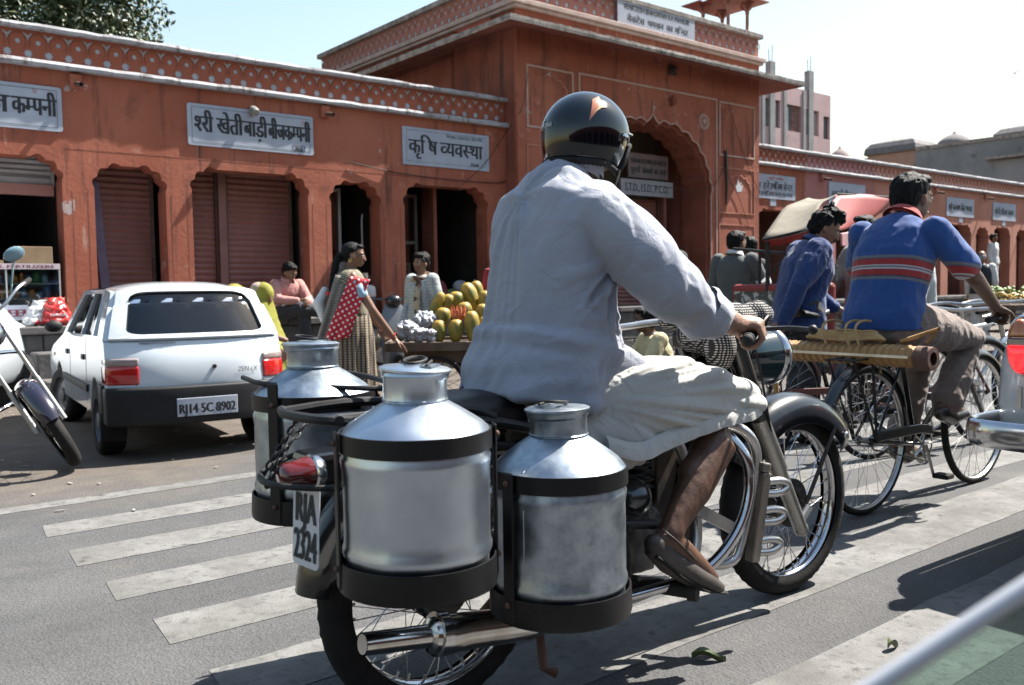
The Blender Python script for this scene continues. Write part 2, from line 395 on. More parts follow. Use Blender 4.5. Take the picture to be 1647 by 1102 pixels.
# ------------------------------------------------------------------ plinth of separate stones
def jig(a): return random.uniform(-a, a)
pl = thing('plinth', 'low grey stone plinth that carries the arcade', None, ST @ MX.Translation((0, 0, 0)), kind='structure')
mortar = mat('plinth_mortar', (.07, .065, .06), (.12, .11, .10), 12, .95, bump=.5)
bb = B(); bb.box(-5, 34, .03, 3.4, 0, .70); bb.build('core', mortar, pl)
def stones(x0, x1, name_kind):
    rows = [(.0, .24), (.25, .47), (.48, .695)]
    shared = []
    for k in range(8):
        w = .42+.05*k; q = B(); q.box(0, w, 0, .12, 0, 1)
        for p in q.v: p.x += jig(.012); p.y += jig(.012)
        shared.append((w, q))
    merged = B()
    meshes = {}
    for ri, (z0, z1) in enumerate(rows):
        x = x0 + jig(.2)
        while x < x1:
            w, q = shared[random.randrange(8)]
            if name_kind:
                key = (id(q), ri)
                if key not in meshes:
                    o = q.build('stone', stone, pl, xform=MX.Diagonal((1, 1, z1-z0, 1)), bevel=.012, seg=1); o.matrix_basis = MX.Translation((x, jig(.012), z0)); meshes[key] = o
                else:
                    o = dup(meshes[key], pl); o.matrix_basis = MX.Translation((x, jig(.015), z0))
            else: merged.box(x, x+w, jig(.01), .12, z0, z1)
            x += w+.012
    if not name_kind: merged.build('far_stones', stone, pl)['kind'] = 'stuff'
stones(-1.6, 12.5, True); stones(12.5, 34, False)
first = None; x = -1.7
while x < 20:
    w = random.choice((.7, .8, .9)); q = B(); q.box(0, w, -.05, 1.3, 0, .08); o = q.build('slab', stone, pl, bevel=.01, seg=1)
    o.matrix_basis = MX.Translation((x, jig(.01), .70+jig(.004))); x += w+.008
bb = B(); bb.box(x, 34, -.05, 1.3, .70, .78); bb.build('slab_run', stone, pl)
for k, (x0, x1, y0, z1) in enumerate([(.02, .72, -.30, .52), (.0, .78, -.62, .26), (3.2, 4.3, -.32, .40)]):
    q = B(); q.box(x0, x1, y0, 0, 0 if k != 0 else .0, z1)
    for p in q.v: p.x += jig(.02)
    q.build('step_block', stone, pl, bevel=.015, seg=1)
# ------------------------------------------------------------------ arcade pieces
def foil(xa, xb, zs, zt, n=3, w=.30, flat=True, bul=.30):
    """lobed opening edge from the left springing to the right one"""
    left = []
    g = [(xa + w*(1-math.cos(pi/2*i/n)), zs + (zt-zs)*math.sin(pi/2*i/n)) for i in range(n+1)]
    for i in range(n):
        a = V((g[i][0], g[i][1], 0)); c = V((g[i+1][0], g[i+1][1], 0)); d = c-a; nn = V((-d.y, d.x, 0)).normalized()
        for k in range(5):
            t = k/5; left.append(a + d*t + nn*(math.sin(pi*t)*d.length*bul))
    left.append(V((g[n][0], g[n][1], 0)))
    L_ = [(p.x, p.y) for p in left]; Rr = [(xa+xb-p[0], p[1]) for p in reversed(L_)]
    return L_ + Rr
def wall_outline(x0, x1, zb, zt, ops, z_open):
    out = [(x0, zb)]
    for xa, xb, zs, ztop, kw in ops:
        out += [(xa, zb)] + foil(xa, xb, zs, ztop, **kw) + [(xb, zb)]
    out += [(x1, zb), (x1, zt), (x0, zt)]
    res = []
    for p in out:
        if not res or (abs(p[0]-res[-1][0])+abs(p[1]-res[-1][1])) > 1e-5: res.append(p)
    return res
def star(cx, cz, r, r2, n=8):
    return [(cx+(r if i % 2 == 0 else r2)*math.cos(pi*i/n+pi/2), cz+(r if i % 2 == 0 else r2)*math.sin(pi*i/n+pi/2)) for i in range(2*n)]
def jali_mesh(h=.36, w=.2):
    b = B()
    circ = [(.05+.026*math.cos(2*pi*i/10), .62*h+.026*math.sin(2*pi*i/10)) for i in range(10)]
    st = star(-.05, .26*h, .050, .033)
    vee = [(-.05+p[0], .70*h+p[1]) for p in ((0, -.025), (.012, .02), (.045, .055), (.045, .075), (0, .045), (-.045, .075), (-.045, .055), (-.012, .02))]
    b.prism([(-w/2, 0), (w/2, 0), (w/2, h), (-w/2, h)], 0, .006, holes=[st, circ, vee])
    b.tube([(.05+.085*math.cos(R(a)), -.004, .60*h+.085*math.sin(R(a))) for a in range(-30, 211, 24)], .008, 4, cap=False)
    return b
def jali_row(parent, x0, x1, y, z, h, m, side=False, limit=None, group=None, T=None):
    """open-work tiles along a parapet; T maps (along, out, up)"""
    n = int(round((x1-x0)/.2)); w = (x1-x0)/n; proto = None
    for i in range(n):
        c = x0+w*(i+.5)
        Mi = MX.Translation((c, y, z)) @ MX.Diagonal((w/.2, 1, 1, 1))
        if T is not None: Mi = T @ Mi
        if proto is None:
            proto = jali_mesh(h).build('lattice_tile', m, parent); proto.matrix_basis = Mi
        else: dup(proto, parent).matrix_basis = Mi
    return proto
def ledge(b, x0, x1, y0, y1, z0, z1, steps=24, j=.006):
    """slightly uneven moulding"""
    rings = []
    for i in range(steps+1):
        x = x0+(x1-x0)*i/steps; a, c, d = jig(j), jig(j), jig(j)
        rings.append([V((x, y1, z0)), V((x, y0+a, z0+abs(c))), V((x, y0+a-.01, (z0+z1)/2+c)), V((x, y0+d+.006, z1+c)), V((x, y1, z1+c))])
    b.loft(rings)
def spout(parent, x, y, z, m):
    b = B(); b.box(x-.05, x+.07, y-.07, y, z-.05, z+.10); o = b.build('spout_block', m, parent, bevel=.012)
    b = B(); b.lathe([(.028, 0), (.028, .20), (.020, .20), (.020, .01)], 12, MX.Translation((x+.02, y-.04, z+.0)) @ MX.Rotation(R(102), 4, 'X')); b.build('spout_pipe', rust, o, smooth=True)
def roller(parent, x0, x1, y, z0, z1, m=None, name='roller_shutter', pitch=.075):
    b = B(); prof = []; n = int((z1-z0)/pitch)
    for i in range(n+1):
        z = z0+i*pitch
        prof += [(y, z), (y-.012, z+pitch*.25), (y-.018, z+pitch*.55), (y-.004, z+pitch*.9)]
    prof = [p for p in prof if p[1] <= z1]
    rings = [[V((x, p[0], p[1])) for p in prof] for x in (x0, x1)]
    k = len(prof); b.add(rings[0]+rings[1], [(i, i+1, k+i+1, k+i) for i in range(k-1)])
    o = b.build(name, m or shut, parent, fixn=False)
    q = B(); q.box(x0, x1, y-.035, y+.01, z0-.02, z0+.08); q.build('bottom_rail', m or shut, o, bevel=.006)
    for x in (x0-.03, x1+.0):
        q = B(); q.box(x, x+.035, y-.05, y+.03, z0-.02, z1); q.build('guide_rail', rust if m is None else m, o)
    return o
def sign(label, x0, x1, z0, z1, y, cat='sign', name='shop_sign', rnd=.03, m=None, t=.02, M=None, tilt=0):
    cxx, czz = (x0+x1)/2, (z0+z1)/2; w, h = (x1-x0)/2, (z1-z0)/2
    M = (M or ST) @ MX.Translation((cxx, y, czz)) @ MX.Rotation(R(tilt), 4, 'Y')
    t_ = thing(name, label, cat, M)
    pts = []
    for sx, sz, a in ((1, 1, 0), (-1, 1, 90), (-1, -1, 180), (1, -1, 270)):
        for k in range(4): an = R(a+30*k); pts.append((sx*(w-rnd)+rnd*math.cos(an), sz*(h-rnd)+rnd*math.sin(an)))
    b = B(); b.prism(pts, -t, 0); b.build('board', m or signw, t_, bevel=.004, seg=1)
    t_['w'] = w; t_['h'] = h; t_['t'] = t
    return t_
def sgn_text(t_, toks, x, z, height, width, m=None, bold=0, shear=0, name='lettering'):
    T = WM[t_.name] @ MX.Translation((x-t_['w'], -t_['t']-.0025, z-t_['h'])) @ MX.Rotation(R(90), 4, 'X')
    return lettering(toks, T, m or ink, t_, height, width, bold, name, shear=shear)
def line_frame(t_, x0, x1, z0, z1, m, w=.004):
    M_ = MX.Translation((-t_['w'], -t_['t']-.0015, -t_['h'])); b = B()
    for a in ((x0, x1, z0, z0+w), (x0, x1, z1-w, z1), (x0, x0+w, z0+w, z1-w), (x1-w, x1, z0+w, z1-w)):
        b.box(a[0], a[1], -.001, 0, a[2], a[3], T=M_)
    b.build('painted_line', m, t_)
# ---- left wing
YF = .60
lw = thing('shop_arcade', 'terracotta shop arcade with lobed arches and lattice parapet, left of the tall gateway', 'building', ST)
ops = [(-1.15, .52, 2.36, 2.60, {}), (.85, 1.64, 2.30, 2.56, {}), (1.95, 3.47, 2.34, 2.60, {}), (3.80, 4.55, 2.28, 2.56, {}), (4.95, 6.42, 2.30, 2.60, {})]
o1 = wall_outline(-2.2, 6.80, .775, 3.56, ops, 0)
b = B(); b.prism(o1, YF, YF+.28); b.build('wall', terra, lw, bevel=.008, seg=1)
# raised border strips round each opening's upper part
b = B()
for xa, xb, zs, zt_, kw in ops:
    for x in (xa-.02, xb):
        pass
for x in (.62, .78, 1.70, 1.89, 3.53, 3.73, 4.61, 4.88):
    b.box(x-.006, x+.006, YF-.0012, YF+.002, .80, 2.25)
for x0_, x1_ in ((.56, 1.92), (1.92, 3.60), (3.60, 4.78), (4.78, 6.5)):
    b.box(x0_, x1_, YF-.0012, YF+.002, 2.70, 2.712)
b.build('incised_line', terra2, lw)
b = B(); ledge(b, -2.2, 6.80, YF-.09, YF+.3, 3.55, 3.62, 60); b.build('lower_ledge', trim, lw)
b = B(); b.box(-2.2, 6.80, YF+.027, YF+.26, 3.62, 3.94); b.build('parapet_core', jali_back, lw)
jali_row(lw, -2.2, 6.80, YF+.020, 3.605, .34, terra)
b = B(); ledge(b, -2.2, 6.80, YF-.07, YF+.32, 3.94, 4.00, 60); b.build('upper_ledge', trim, lw)
b = B(); b.box(-2.2, 6.80, YF+.3, 3.3, 3.5, 3.6); b.build('roof', weath, lw)
spout(lw, .68, YF, 3.42, terra); spout(lw, 3.72, YF, 3.43, terra)
# interior shell
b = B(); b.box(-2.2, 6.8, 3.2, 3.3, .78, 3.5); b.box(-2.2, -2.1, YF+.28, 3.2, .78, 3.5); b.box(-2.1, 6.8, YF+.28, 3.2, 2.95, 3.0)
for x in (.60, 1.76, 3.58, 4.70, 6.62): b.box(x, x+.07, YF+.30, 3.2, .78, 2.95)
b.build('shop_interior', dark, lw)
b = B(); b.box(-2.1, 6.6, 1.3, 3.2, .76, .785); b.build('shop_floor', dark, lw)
# shutters behind the second and third arch, the lifted one in the first
roller(lw, .92, 1.62, 1.15, .80, 2.75)
roller(lw, 2.00, 2.42, 1.15, .80, 2.75); roller(lw, 2.58, 3.44, 1.15, .80, 2.75)
b = B(); b.box(2.45, 2.55, 1.05, 1.2, .78, 2.8); b.build('shutter_post', mat('shutter_post', (.22, .10, .085), (.28, .13, .11), 4, .7), lw)
g = mat('lifted_shutter', (.30, .27, .28), (.40, .37, .37), 3, .6)
roller(lw, -1.1, .50, 1.05, 2.34, 2.75, g, pitch=.06)
b = B(); b.box(-1.1, .52, .98, 1.06, 2.22, 2.34); b.build('lintel', mat('lintel_pink', (.36, .15, .12), (.42, .2, .17), 4, .8), lw)
# glazed shop fronts behind arches four and five
alu = mat('aluminium_frame', (.40, .39, .38), (.52, .51, .50), 6, .5, .2)
glass = thin_glass('window_glass', (.85, .9, .9), .08)
def glazed(x0, x1, y, z0, z1, posts, rails, wid=.045, m=alu):
    t_ = B(); first_ = None
    for x in posts: t_.box(x-wid/2, x+wid/2, y, y+.05, z0, z1)
    for z in rails: t_.box(x0, x1, y+.005, y+.045, z-wid/2, z+wid/2)
    o = t_.build('door_frame', m, lw, bevel=.003, seg=1)
    q = B(); q.box(x0, x1, y+.022, y+.026, z0, z1); q.build('pane', glass, o)
glazed(3.82, 4.26, 1.2, .80, 2.55, (3.84, 4.25), (.83, 1.5, 2.52))
b = B(); b.tube([(4.50, 1.0, 1.62), (4.47, .97, 1.70), (4.47, .97, 2.10), (4.50, 1.0, 2.18)], .012, 8); b.build('door_handle', alu, lw, smooth=True)
glazed(5.0, 5.62, 1.3, .80, 2.55, (5.02, 5.60), (1.82, 2.52), .05, mat('brown_frame', (.12, .09, .075), (.16, .12, .10), 6, .6))
b = B(); b.box(5.70, 5.76, .98, 1.3, .8, 2.9); b.build('door_post', terra2, lw)
# purple plank leaning in the second arch
b = B(); b.box(-.05, .05, -.015, .015, 0, 1.62, T=MX.Translation((1.06, .99, .79)) @ MX.Rotation(R(-4), 4, 'Y')); b.build('leaning_plank', mat('purple_paint', (.13, .10, .16), (.19, .15, .22), 5, .8), M=ST)
tag(bpy.data.objects['leaning_plank'], 'tall dusty purple plank leaning in the narrow arch with a closed shutter', 'plank')
# ---- right wing
rw = thing('shop_arcade', 'long low pink arcade running away to the right of the gateway', 'building', ST)
ops2 = [(13.2, 14.75, 2.30, 2.62, {}), (15.05, 15.75, 2.25, 2.56, {}), (16.05, 17.5, 2.30, 2.58, {}), (17.8, 18.5, 2.25, 2.55, {}), (18.8, 20.9, 2.3, 2.58, {}),
        (21.28, 22.57, 2.28, 2.60, {}), (22.87, 23.62, 2.25, 2.56, {}), (23.93, 25.0, 2.28, 2.60, {}), (25.42, 26.3, 2.28, 2.58, {}), (26.7, 28.2, 2.28, 2.6, {}), (28.6, 29.4, 2.28, 2.6, {}), (29.8, 31.3, 2.28, 2.6, {})]
def seg(lst, x0, x1, m, nm):
    o_ = wall_outline(x0, x1, .775, 3.50, [q for q in lst if q[0] >= x0 and q[1] <= x1], 0)
    b = B(); b.prism(o_, YF, YF+.28); b.build('wall', m, rw)
seg(ops2, 12.7, 14.88, terra, 0); seg(ops2, 14.88, 17.65, mauve, 0); seg(ops2, 17.65, 32.5, terra3, 0)
b = B(); ledge(b, 12.7, 32.5, YF-.09, YF+.3, 3.48, 3.55, 80); b.build('lower_ledge', trim, rw)
b = B(); b.box(12.7, 32.5, YF+.027, YF+.26, 3.55, 3.83); b.build('parapet_core', jali_back, rw)
jali_row(rw, 12.7, 14.9, YF+.020, 3.54, .30, terra); jali_row(rw, 14.9, 17.7, YF+.020, 3.54, .30, mauve); jali_row(rw, 17.7, 32.5, YF+.020, 3.54, .30, terra3)
b = B(); ledge(b, 12.7, 32.5, YF-.07, YF+.32, 3.83, 3.90, 80); b.build('upper_ledge', trim, rw)
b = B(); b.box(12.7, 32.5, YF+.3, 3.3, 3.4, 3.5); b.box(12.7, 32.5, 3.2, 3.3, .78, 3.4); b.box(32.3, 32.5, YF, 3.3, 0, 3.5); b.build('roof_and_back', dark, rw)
b = B()
for q in ops2[:-1]: b.box(q[1]+.1, q[1]+.17, YF+.3, 3.2, .78, 3.4)
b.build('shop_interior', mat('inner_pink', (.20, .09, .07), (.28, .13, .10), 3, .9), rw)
b = B(); b.box(21.9, 21.98, 1.4, 1.5, .8, 3.0); b.box(24.3, 24.4, 1.4, 1.5, .8, 3.0); b.build('pale_post', jali_back, rw)
roller(rw, 18.9, 20.8, 1.2, .8, 2.7); roller(rw, 25.5, 26.25, 1.2, .8, 2.7, mat('shutter_blue', (.14, .17, .19), (.2, .23, .25), 4, .6))
for x in (15.45, 20.55, 23.35, 26.2): spout(rw, x, YF, 3.36, terra3 if x > 17 else mauve)
# ---- gateway tower
YT = .31
tw = thing('gateway', 'tall terracotta gateway block with a big lobed arch and lattice parapet', 'building', ST)
AX, AHW, AZS, AZT = 9.82, 1.56, 2.75, 4.05
def big_arch(off=0, n=7):
    hw = AHW-off; zt_ = AZT-off*.9; g = []
    for i in range(n+1):
        t = i/n; a = pi/2*t; x = -hw*math.cos(a)**.85; z = AZS+(zt_-.10-AZS)*math.sin(a)**.95; g.append(V((x, z, 0)))
    g[-1] = V((-.16, zt_-.14, 0)); left = []
    for i in range(n):
        a, c = g[i], g[i+1]; d = c-a; nn = V((-d.y, d.x, 0)).normalized()
        for k in range(6): t = k/6; left.append(a+d*t+nn*math.sin(pi*t)*d.length*.20)
    left += [g[-1], V((-.10, zt_-.10, 0)), V((-.04, zt_-.05, 0))]
    L_ = [(AX+p.x, p.y) for p in left]
    return L_+[(AX, zt_+.03)]+[(2*AX-p[0], p[1]) for p in reversed(L_)]
ar = big_arch()
outl = [(6.80, 0), (AX-AHW, 0)]+ar+[(AX+AHW, 0), (12.85, 0), (12.85, 5.32), (6.80, 5.32)]
b = B(); b.prism(outl, YT, YT+.06); b.build('wall', terra, tw, bevel=.008, seg=1)
in1 = big_arch(.07)
outl2 = [(6.80, 0), (AX-AHW+.07, 0)]+in1+[(AX+AHW-.07, 0), (12.85, 0), (12.85, 5.32), (6.80, 5.32)]
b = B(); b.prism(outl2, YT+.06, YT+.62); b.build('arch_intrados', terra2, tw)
b = B(); rim = [V((p[0], YT-.004, p[1])) for p in [(AX-AHW, .9)]+ar+[(AX+AHW, .9)]]; b.tube(rim, .014, 6); b.build('arch_moulding', mat('faded_plaster', (.44, .27, .22), (.52, .36, .31), 9, .9), tw, smooth=True)
fad = MATS['faded_plaster']
# ribs inside the arch (stepped vault) and the back wall
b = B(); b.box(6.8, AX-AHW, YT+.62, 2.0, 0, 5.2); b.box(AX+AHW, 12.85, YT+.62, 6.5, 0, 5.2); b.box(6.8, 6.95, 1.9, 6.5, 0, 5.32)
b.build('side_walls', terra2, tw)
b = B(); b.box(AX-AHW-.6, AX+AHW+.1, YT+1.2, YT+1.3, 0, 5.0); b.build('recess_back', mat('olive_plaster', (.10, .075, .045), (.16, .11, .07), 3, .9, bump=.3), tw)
b = B(); b.box(6.8, 12.85, .95, 6.5, 4.9, 5.0); b.box(6.8, 12.85, 6.4, 6.5, 0, 5.3); b.build('roof', terra2, tw)
roller(tw, 9.85, 10.95, YT+.95, .3, 2.72)
roller(tw, 8.5, 9.6, YT+.95, .3, 2.72)
b = B(); b.box(11.0, 11.08, YT+.8, YT+1.2, 0, 2.8); b.build('shutter_post', shut, tw)
# panels with mouldings
def frame(b, x0, x1, z0, z1, y=YT, w=.035, t=.016, bottom=True):
    b.box(x0, x1, y-t, y, z1-w, z1); b.box(x0, x0+w, y-t, y, z0, z1-w); b.box(x1-w, x1, y-t, y, z0, z1-w)
    if bottom: b.box(x0+w, x1-w, y-t, y, z0, z0+w)
b = B(); frame(b, 6.98, 7.96, 3.55, 4.50); frame(b, 11.62, 12.70, 3.50, 4.50); frame(b, 8.07, 11.56, .3, 4.52, bottom=False); b.build('panel_moulding', fad, tw, bevel=.004, seg=1)
b = B()
for x0_, x1_, z0_, z1_ in ((11.62, 12.70, 2.45, 3.30), (11.62, 12.70, 1.3, 2.25), (6.98, 7.96, 2.4, 3.3), (6.98, 7.96, 1.2, 2.2)): frame(b, x0_, x1_, z0_, z1_, w=.02, t=.01)
for c, zc in ((7.47, 4.0), (12.16, 4.0), (12.2, 2.85)):
    f_ = foil(c-.38, c+.38, zc, zc+.36 if zc > 3.5 else zc+.3, 4, .38, bul=.25)
    b.tube([V((p[0], YT-.002, p[1])) for p in [(c-.38, zc-.4)]+f_+[(c+.38, zc-.4)]], .011, 5)
b.build('panel_relief', terra3, tw, smooth=True)
b = B()
for k in range(12):
    a = 2*pi*k/12; b.ell((11.19+.10*math.cos(a), YT-.005, 4.07+.10*math.sin(a)), (.026, .02, .026), 6, 4)
b.ell((11.19, YT-.005, 4.07), (.055, .03, .055), 10, 6); b.tube([(11.19+.135*math.cos(2*pi*k/20), YT-.003, 4.07+.135*math.sin(2*pi*k/20)) for k in range(20)], .012, 5, closed=True)
b.build('rosette', fad, tw, smooth=True)
b = B(); b.ell((10.30, YT-.06, 4.34), (.06, .08, .09), 8, 6); b.box(10.27, 10.33, YT-.05, YT, 4.24, 4.32); b.build('carved_knob', terra2, tw, smooth=True)
b = B(); b.tube([(AX, YT-.01, 4.10), (AX, YT-.02, 4.3)], [.02, .006], 6); b.ell((AX, YT-.02, 4.17), .03, 8, 6); b.build('finial', fad, tw, smooth=True)
# white bird-like patch
wp = mat('white_patch', (.6, .6, .62))
b = B(); b.add([V((p[0], YT-.003, p[1])) for p in ((12.1, 3.0), (12.16, 2.86), (12.3, 2.88), (12.34, 3.0), (12.26, 2.98), (12.3, 3.06), (12.22, 3.02), (12.2, 3.12), (12.15, 2.98))], [tuple(range(9))]); b.build('torn_paper', wp, tw)
# eave slab sloping outwards, soffit red, edge weathered
def eave(o, z0, z1, m, nm):
    pass
xo, yo, zo, zi = .60, .60, 4.88, 5.12
b = B()
def ring(ox, z): return [V((6.80-ox, YT-ox, z)), V((12.85+ox, YT-ox, z)), V((12.85+ox, 6.5+ox, z)), V((6.80-ox, 6.5+ox, z))]
r1, r2, r3, r4 = ring(.0, 5.02), ring(.60, 4.88), ring(.605, 4.955), ring(-.01, 5.14)
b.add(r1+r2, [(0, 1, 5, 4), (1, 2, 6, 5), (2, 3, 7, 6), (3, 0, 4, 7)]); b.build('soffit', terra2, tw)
b = B(); n = 90
for (A, Bq) in ((0, 1), (3, 0), (1, 2)):
    lo_, hi_, inn = r2, r3, r4
    rings = []
    for i in range(n+1):
        t = i/n; j1, j2 = jig(.008), jig(.008)
        a = lo_[A].lerp(lo_[Bq], t)+V((0, 0, -.004+abs(j1))); c = hi_[A].lerp(hi_[Bq], t)+V((0, 0, j2+.012)); d = inn[A].lerp(inn[Bq], t); e = a.lerp(c, .5)+(a-r1[0].lerp(r1[1], .5)).normalized()*.01
        rings.append([a, e, c, d, d-V((0, 0, .03)), a.lerp(d, .08)+V((0, 0, .012))])
    b.loft(rings)
b.build('eave_slab', weath, tw)
# drum between eave and parapet, mouldings, parapet on three sides
b = B(); b.box(6.80, 12.85, YT+.0, YT+.2, 5.32, 5.33); b.build('wall_cap', terra2, tw)
def run(nm, m, off, z0, z1):
    b = B(); x0_, x1_, y0_, y1_ = 6.80-off, 12.85+off, YT-off, 6.5+off
    b.box(x0_, x1_, y0_, y0_+.25, z0, z1); b.box(x0_, x0_+.25, y0_+.25, y1_, z0, z1); b.box(x1_-.25, x1_, y0_+.25, y1_, z0, z1)
    b.build(nm, m, tw, bevel=.012)
run('moulding', mat('pale_moulding', (.42, .30, .26), (.55, .43, .39), 6, .9, bump=.4, chip=[((.2, .12, .1), 6, .63, .08)]), .06, 5.30, 5.35)
run('moulding_top', MATS['pale_moulding'], .10, 5.352, 5.43)
run('parapet_core', jali_back, -.027, 5.43, 5.80)
terra4 = mat('parapet_pink', (.36, .14, .11), (.44, .20, .16), 3, .9, bump=.25, chip=[((.2, .1, .08), 3, .6, .15)])
jali_row(tw, 6.80, 12.85, YT+.020, 5.43, .38, terra4)
jali_row(tw, 0, 6.2, 0, 5.43, .38, terra4, T=MX.Translation((6.80+.020, YT+6.2, 0)) @ MX.Rotation(R(-90), 4, 'Z'))
run('parapet_ledge', weath, .06, 5.80, 5.89)
# little domed kiosk on the corner
kx, ky, kz = 12.50, .84, 5.74
b = B(); b.box(kx-.52, kx+.52, ky-.52, ky+.52, kz, kz+.22); b.build('kiosk_base', weath, tw, bevel=.02)
kp = mat('kiosk_pink', (.40, .18, .14), (.48, .25, .20), 5, .9, bump=.3)
for dx in (-.40, .40):
    for dy in (-.40, .40):
        b = B(); b.lathe([(.0, 0), (.075, 0), (.085, .05), (.06, .12), (.045, .15), (.04, .55), (.055, .58), (.05, .62), (.07, .66), (.0, .66)], 12, MX.Translation((kx+dx, ky+dy, kz+.22)))
        for k in range(4):
            a = k*pi/2; d = V((math.cos(a), math.sin(a), 0)); p = V((kx+dx, ky+dy, kz+.86))
            if abs((p+d*.2).x-kx) < .5 and abs((p+d*.2).y-ky) < .5 or True:
                b.loft([[p+d*.03+V((0, 0, -.02))+d.cross(V((0, 0, 1)))*w for w in (-.03, .03)]+[p+d*.03+V((0, 0, .2))+d.cross(V((0, 0, 1)))*w for w in (.03, -.03)],
                        [p+d*.2+V((0, 0, .13))+d.cross(V((0, 0, 1)))*w for w in (-.03, .03)]+[p+d*.2+V((0, 0, .2))+d.cross(V((0, 0, 1)))*w for w in (.03, -.03)]])
        b.build('kiosk_column', kp, tw, smooth=True)
b = B(); b.box(kx-.5, kx+.5, ky-.5, ky+.5, kz+1.07, kz+1.13)
b.add([V((kx+sx*q, ky+sy*q, z)) for q, z in ((.45, kz+1.19), (.80, kz+1.05), (.80, kz+1.08)) for sx, sy in ((-1, -1), (1, -1), (1, 1), (-1, 1))],
      [(0, 1, 5, 4), (1, 2, 6, 5), (2, 3, 7, 6), (3, 0, 4, 7), (4, 5, 9, 8), (5, 6, 10, 9), (6, 7, 11, 10), (7, 4, 8, 11), (8, 9, 1, 0), (9, 10, 2, 1), (10, 11, 3, 2), (11, 8, 0, 3)])
b.build('kiosk_eave', kp, tw)
b = B(); b.lathe([(.46, 0), (.48, .15), (.42, .36), (.25, .54), (.08, .62), (.03, .7), (.02, .85), (0, .9)], 24, MX.Translation((kx, ky, kz+1.15))); b.build('kiosk_dome', kp, tw, smooth=True)
KS = T3 = MX.Translation((kx, ky, kz)) @ MX.Scale(.74, 4) @ MX.Translation((-kx, -ky, -kz))
for o_ in tw.children:
    if o_.name.startswith('kiosk'): o_.data.transform(KS)
b = B(); b.tube([(10.62, 1.4, 5.3), (10.62, 1.4, 6.4)], .02, 6); b.tube([(11.0, 1.0, 5.3), (11.0, 1.0, 6.15)], .012, 6); b.box(8.5, 8.9, 1.2, 1.4, 5.4, 6.1); b.build('roof_pipes', iron, tw)
b = B(); b.box(10.22, 10.42, YT-.03, YT, 4.78, 4.95); b.ell((10.32, YT-.04, 4.87), (.06, .05, .07), 8, 6); b.build('niche_idol', mat('dark_idol', (.03, .02, .018), (.06, .03, .02), 9, .7), tw)
# ------------------------------------------------------------------ shop signs
SG = lambda s_: s_
t_ = sign('white painted board reading ज कम्पनी, cut off by the left edge of the view', -1.1, .55, 2.88, 3.36, YF)
line_frame(t_, .05, 1.60, .04, .44, ink)
sgn_text(t_, ['श्री', ' ', 'बी', 'ज'], .15, .16, .20, .98, bold=.009); sgn_text(t_, ['क', '~म', 'प', 'नी'], 1.16, .16, .20, .43, bold=.009)
sgn_text(t_, ['卐'], 1.36, .39, .04, .05, redink)
t_ = sign('white painted board reading श्री खेती बाड़ी बीज कम्पनी with the number 365', 1.92, 3.56, 2.87, 3.37, YF)
line_frame(t_, .05, 1.59, .04, .46, ink)
sgn_text(t_, ['~श', 'री', ' ', 'खे', 'ती'], .08, .17, .205, .60, bold=.010); sgn_text(t_, ['बा', 'ड़ी'], .70, .17, .205, .30, bold=.010)
sgn_text(t_, ['बी', 'ज', 'क', '~म', 'प', 'नी'], 1.02, .17, .205, .57, bold=.010)
sgn_text(t_, '365', 1.365, .045, .055, .12, bold=.005); line_frame(t_, 1.34, 1.51, .035, .115, ink, .006)
sgn_text(t_, ['卐'], 1.47, .39, .04, .05, redink); sgn_text(t_, ['ॐ'], .76, .40, .04, .06, redink)
b = B(); b.lathe([(.03, 0), (.035, .01), (.05, .05), (.055, .12), (.04, .16), (0, .17)], 16, MX.Translation((2.72, YF-.03, 3.39)) @ MX.Rotation(R(120), 4, 'X'))
tag(b.build('bulkhead_lamp', mat('dusty_glass', (.20, .19, .17), (.30, .29, .27), 8, .3), M=ST, smooth=True), 'dusty oval lamp fixed above the middle of the 365 board', 'lamp')
t_ = sign('white board reading कृषि व्यवस्था with the number 366 and a telephone line', 4.93, 6.46, 2.87, 3.40, YF, rnd=.006)
line_frame(t_, .06, 1.46, .05, .49, ink, .003)
sgn_text(t_, ['कृ', 'ि', 'ष'], .10, .17, .21, .48, bold=.010); sgn_text(t_, ['~व', 'य', 'व', '~स', 'था'], .64, .17, .21, .76, bold=.010)
sgn_text(t_, 'PH:(N.) 2521221, 2521703', .75, .43, .045, .66, bold=.001); sgn_text(t_, '366', 1.17, .055, .05, .17, bold=.003)
t_ = sign('white board reading VENKTESH BHAGWAN KA MANDIR on the gateway parapet', 8.93, 10.88, 5.42, 5.87, YT-.03, rnd=.004)
sgn_text(t_, 'VENKTESH BHAGWAN KA MANDIR', .14, .27, .085, 1.66, bold=.005)
sgn_text(t_, ['वें', 'क', 'टे', 'स'], .22, .08, .10, .42, bold=.005); sgn_text(t_, ['भ', 'ग', 'वा', 'न'], .72, .08, .10, .40, bold=.005)
sgn_text(t_, ['का'], 1.20, .08, .10, .16, bold=.005); sgn_text(t_, ['म', 'ि', '~न', 'द', 'र'], 1.42, .08, .10, .34, bold=.005)
dsg = mat('dim_board', (.26, .25, .27), (.33, .32, .34), 4, .8)
t_ = sign('hand painted STD ISD PCO board under the gateway arch', 9.62, 11.00, 2.74, 3.02, YT+.62, rnd=.004, m=dsg, t=.05)
sgn_text(t_, 'S.T.D., I.S.D., P.C.O.', .10, .07, .14, 1.15, bold=.005)
t_ = sign('faded board reading PURANI KOTWALI KA RASTA inside the gateway arch', 9.98, 11.05, 3.08, 3.52, YT+.75, rnd=.004, m=mat('dim_pink_board', (.20, .14, .14), (.26, .19, .19), 4, .8))
sgn_text(t_, 'PURANI KOTWALI KA RASTA', .06, .26, .085, .95, bold=.005)
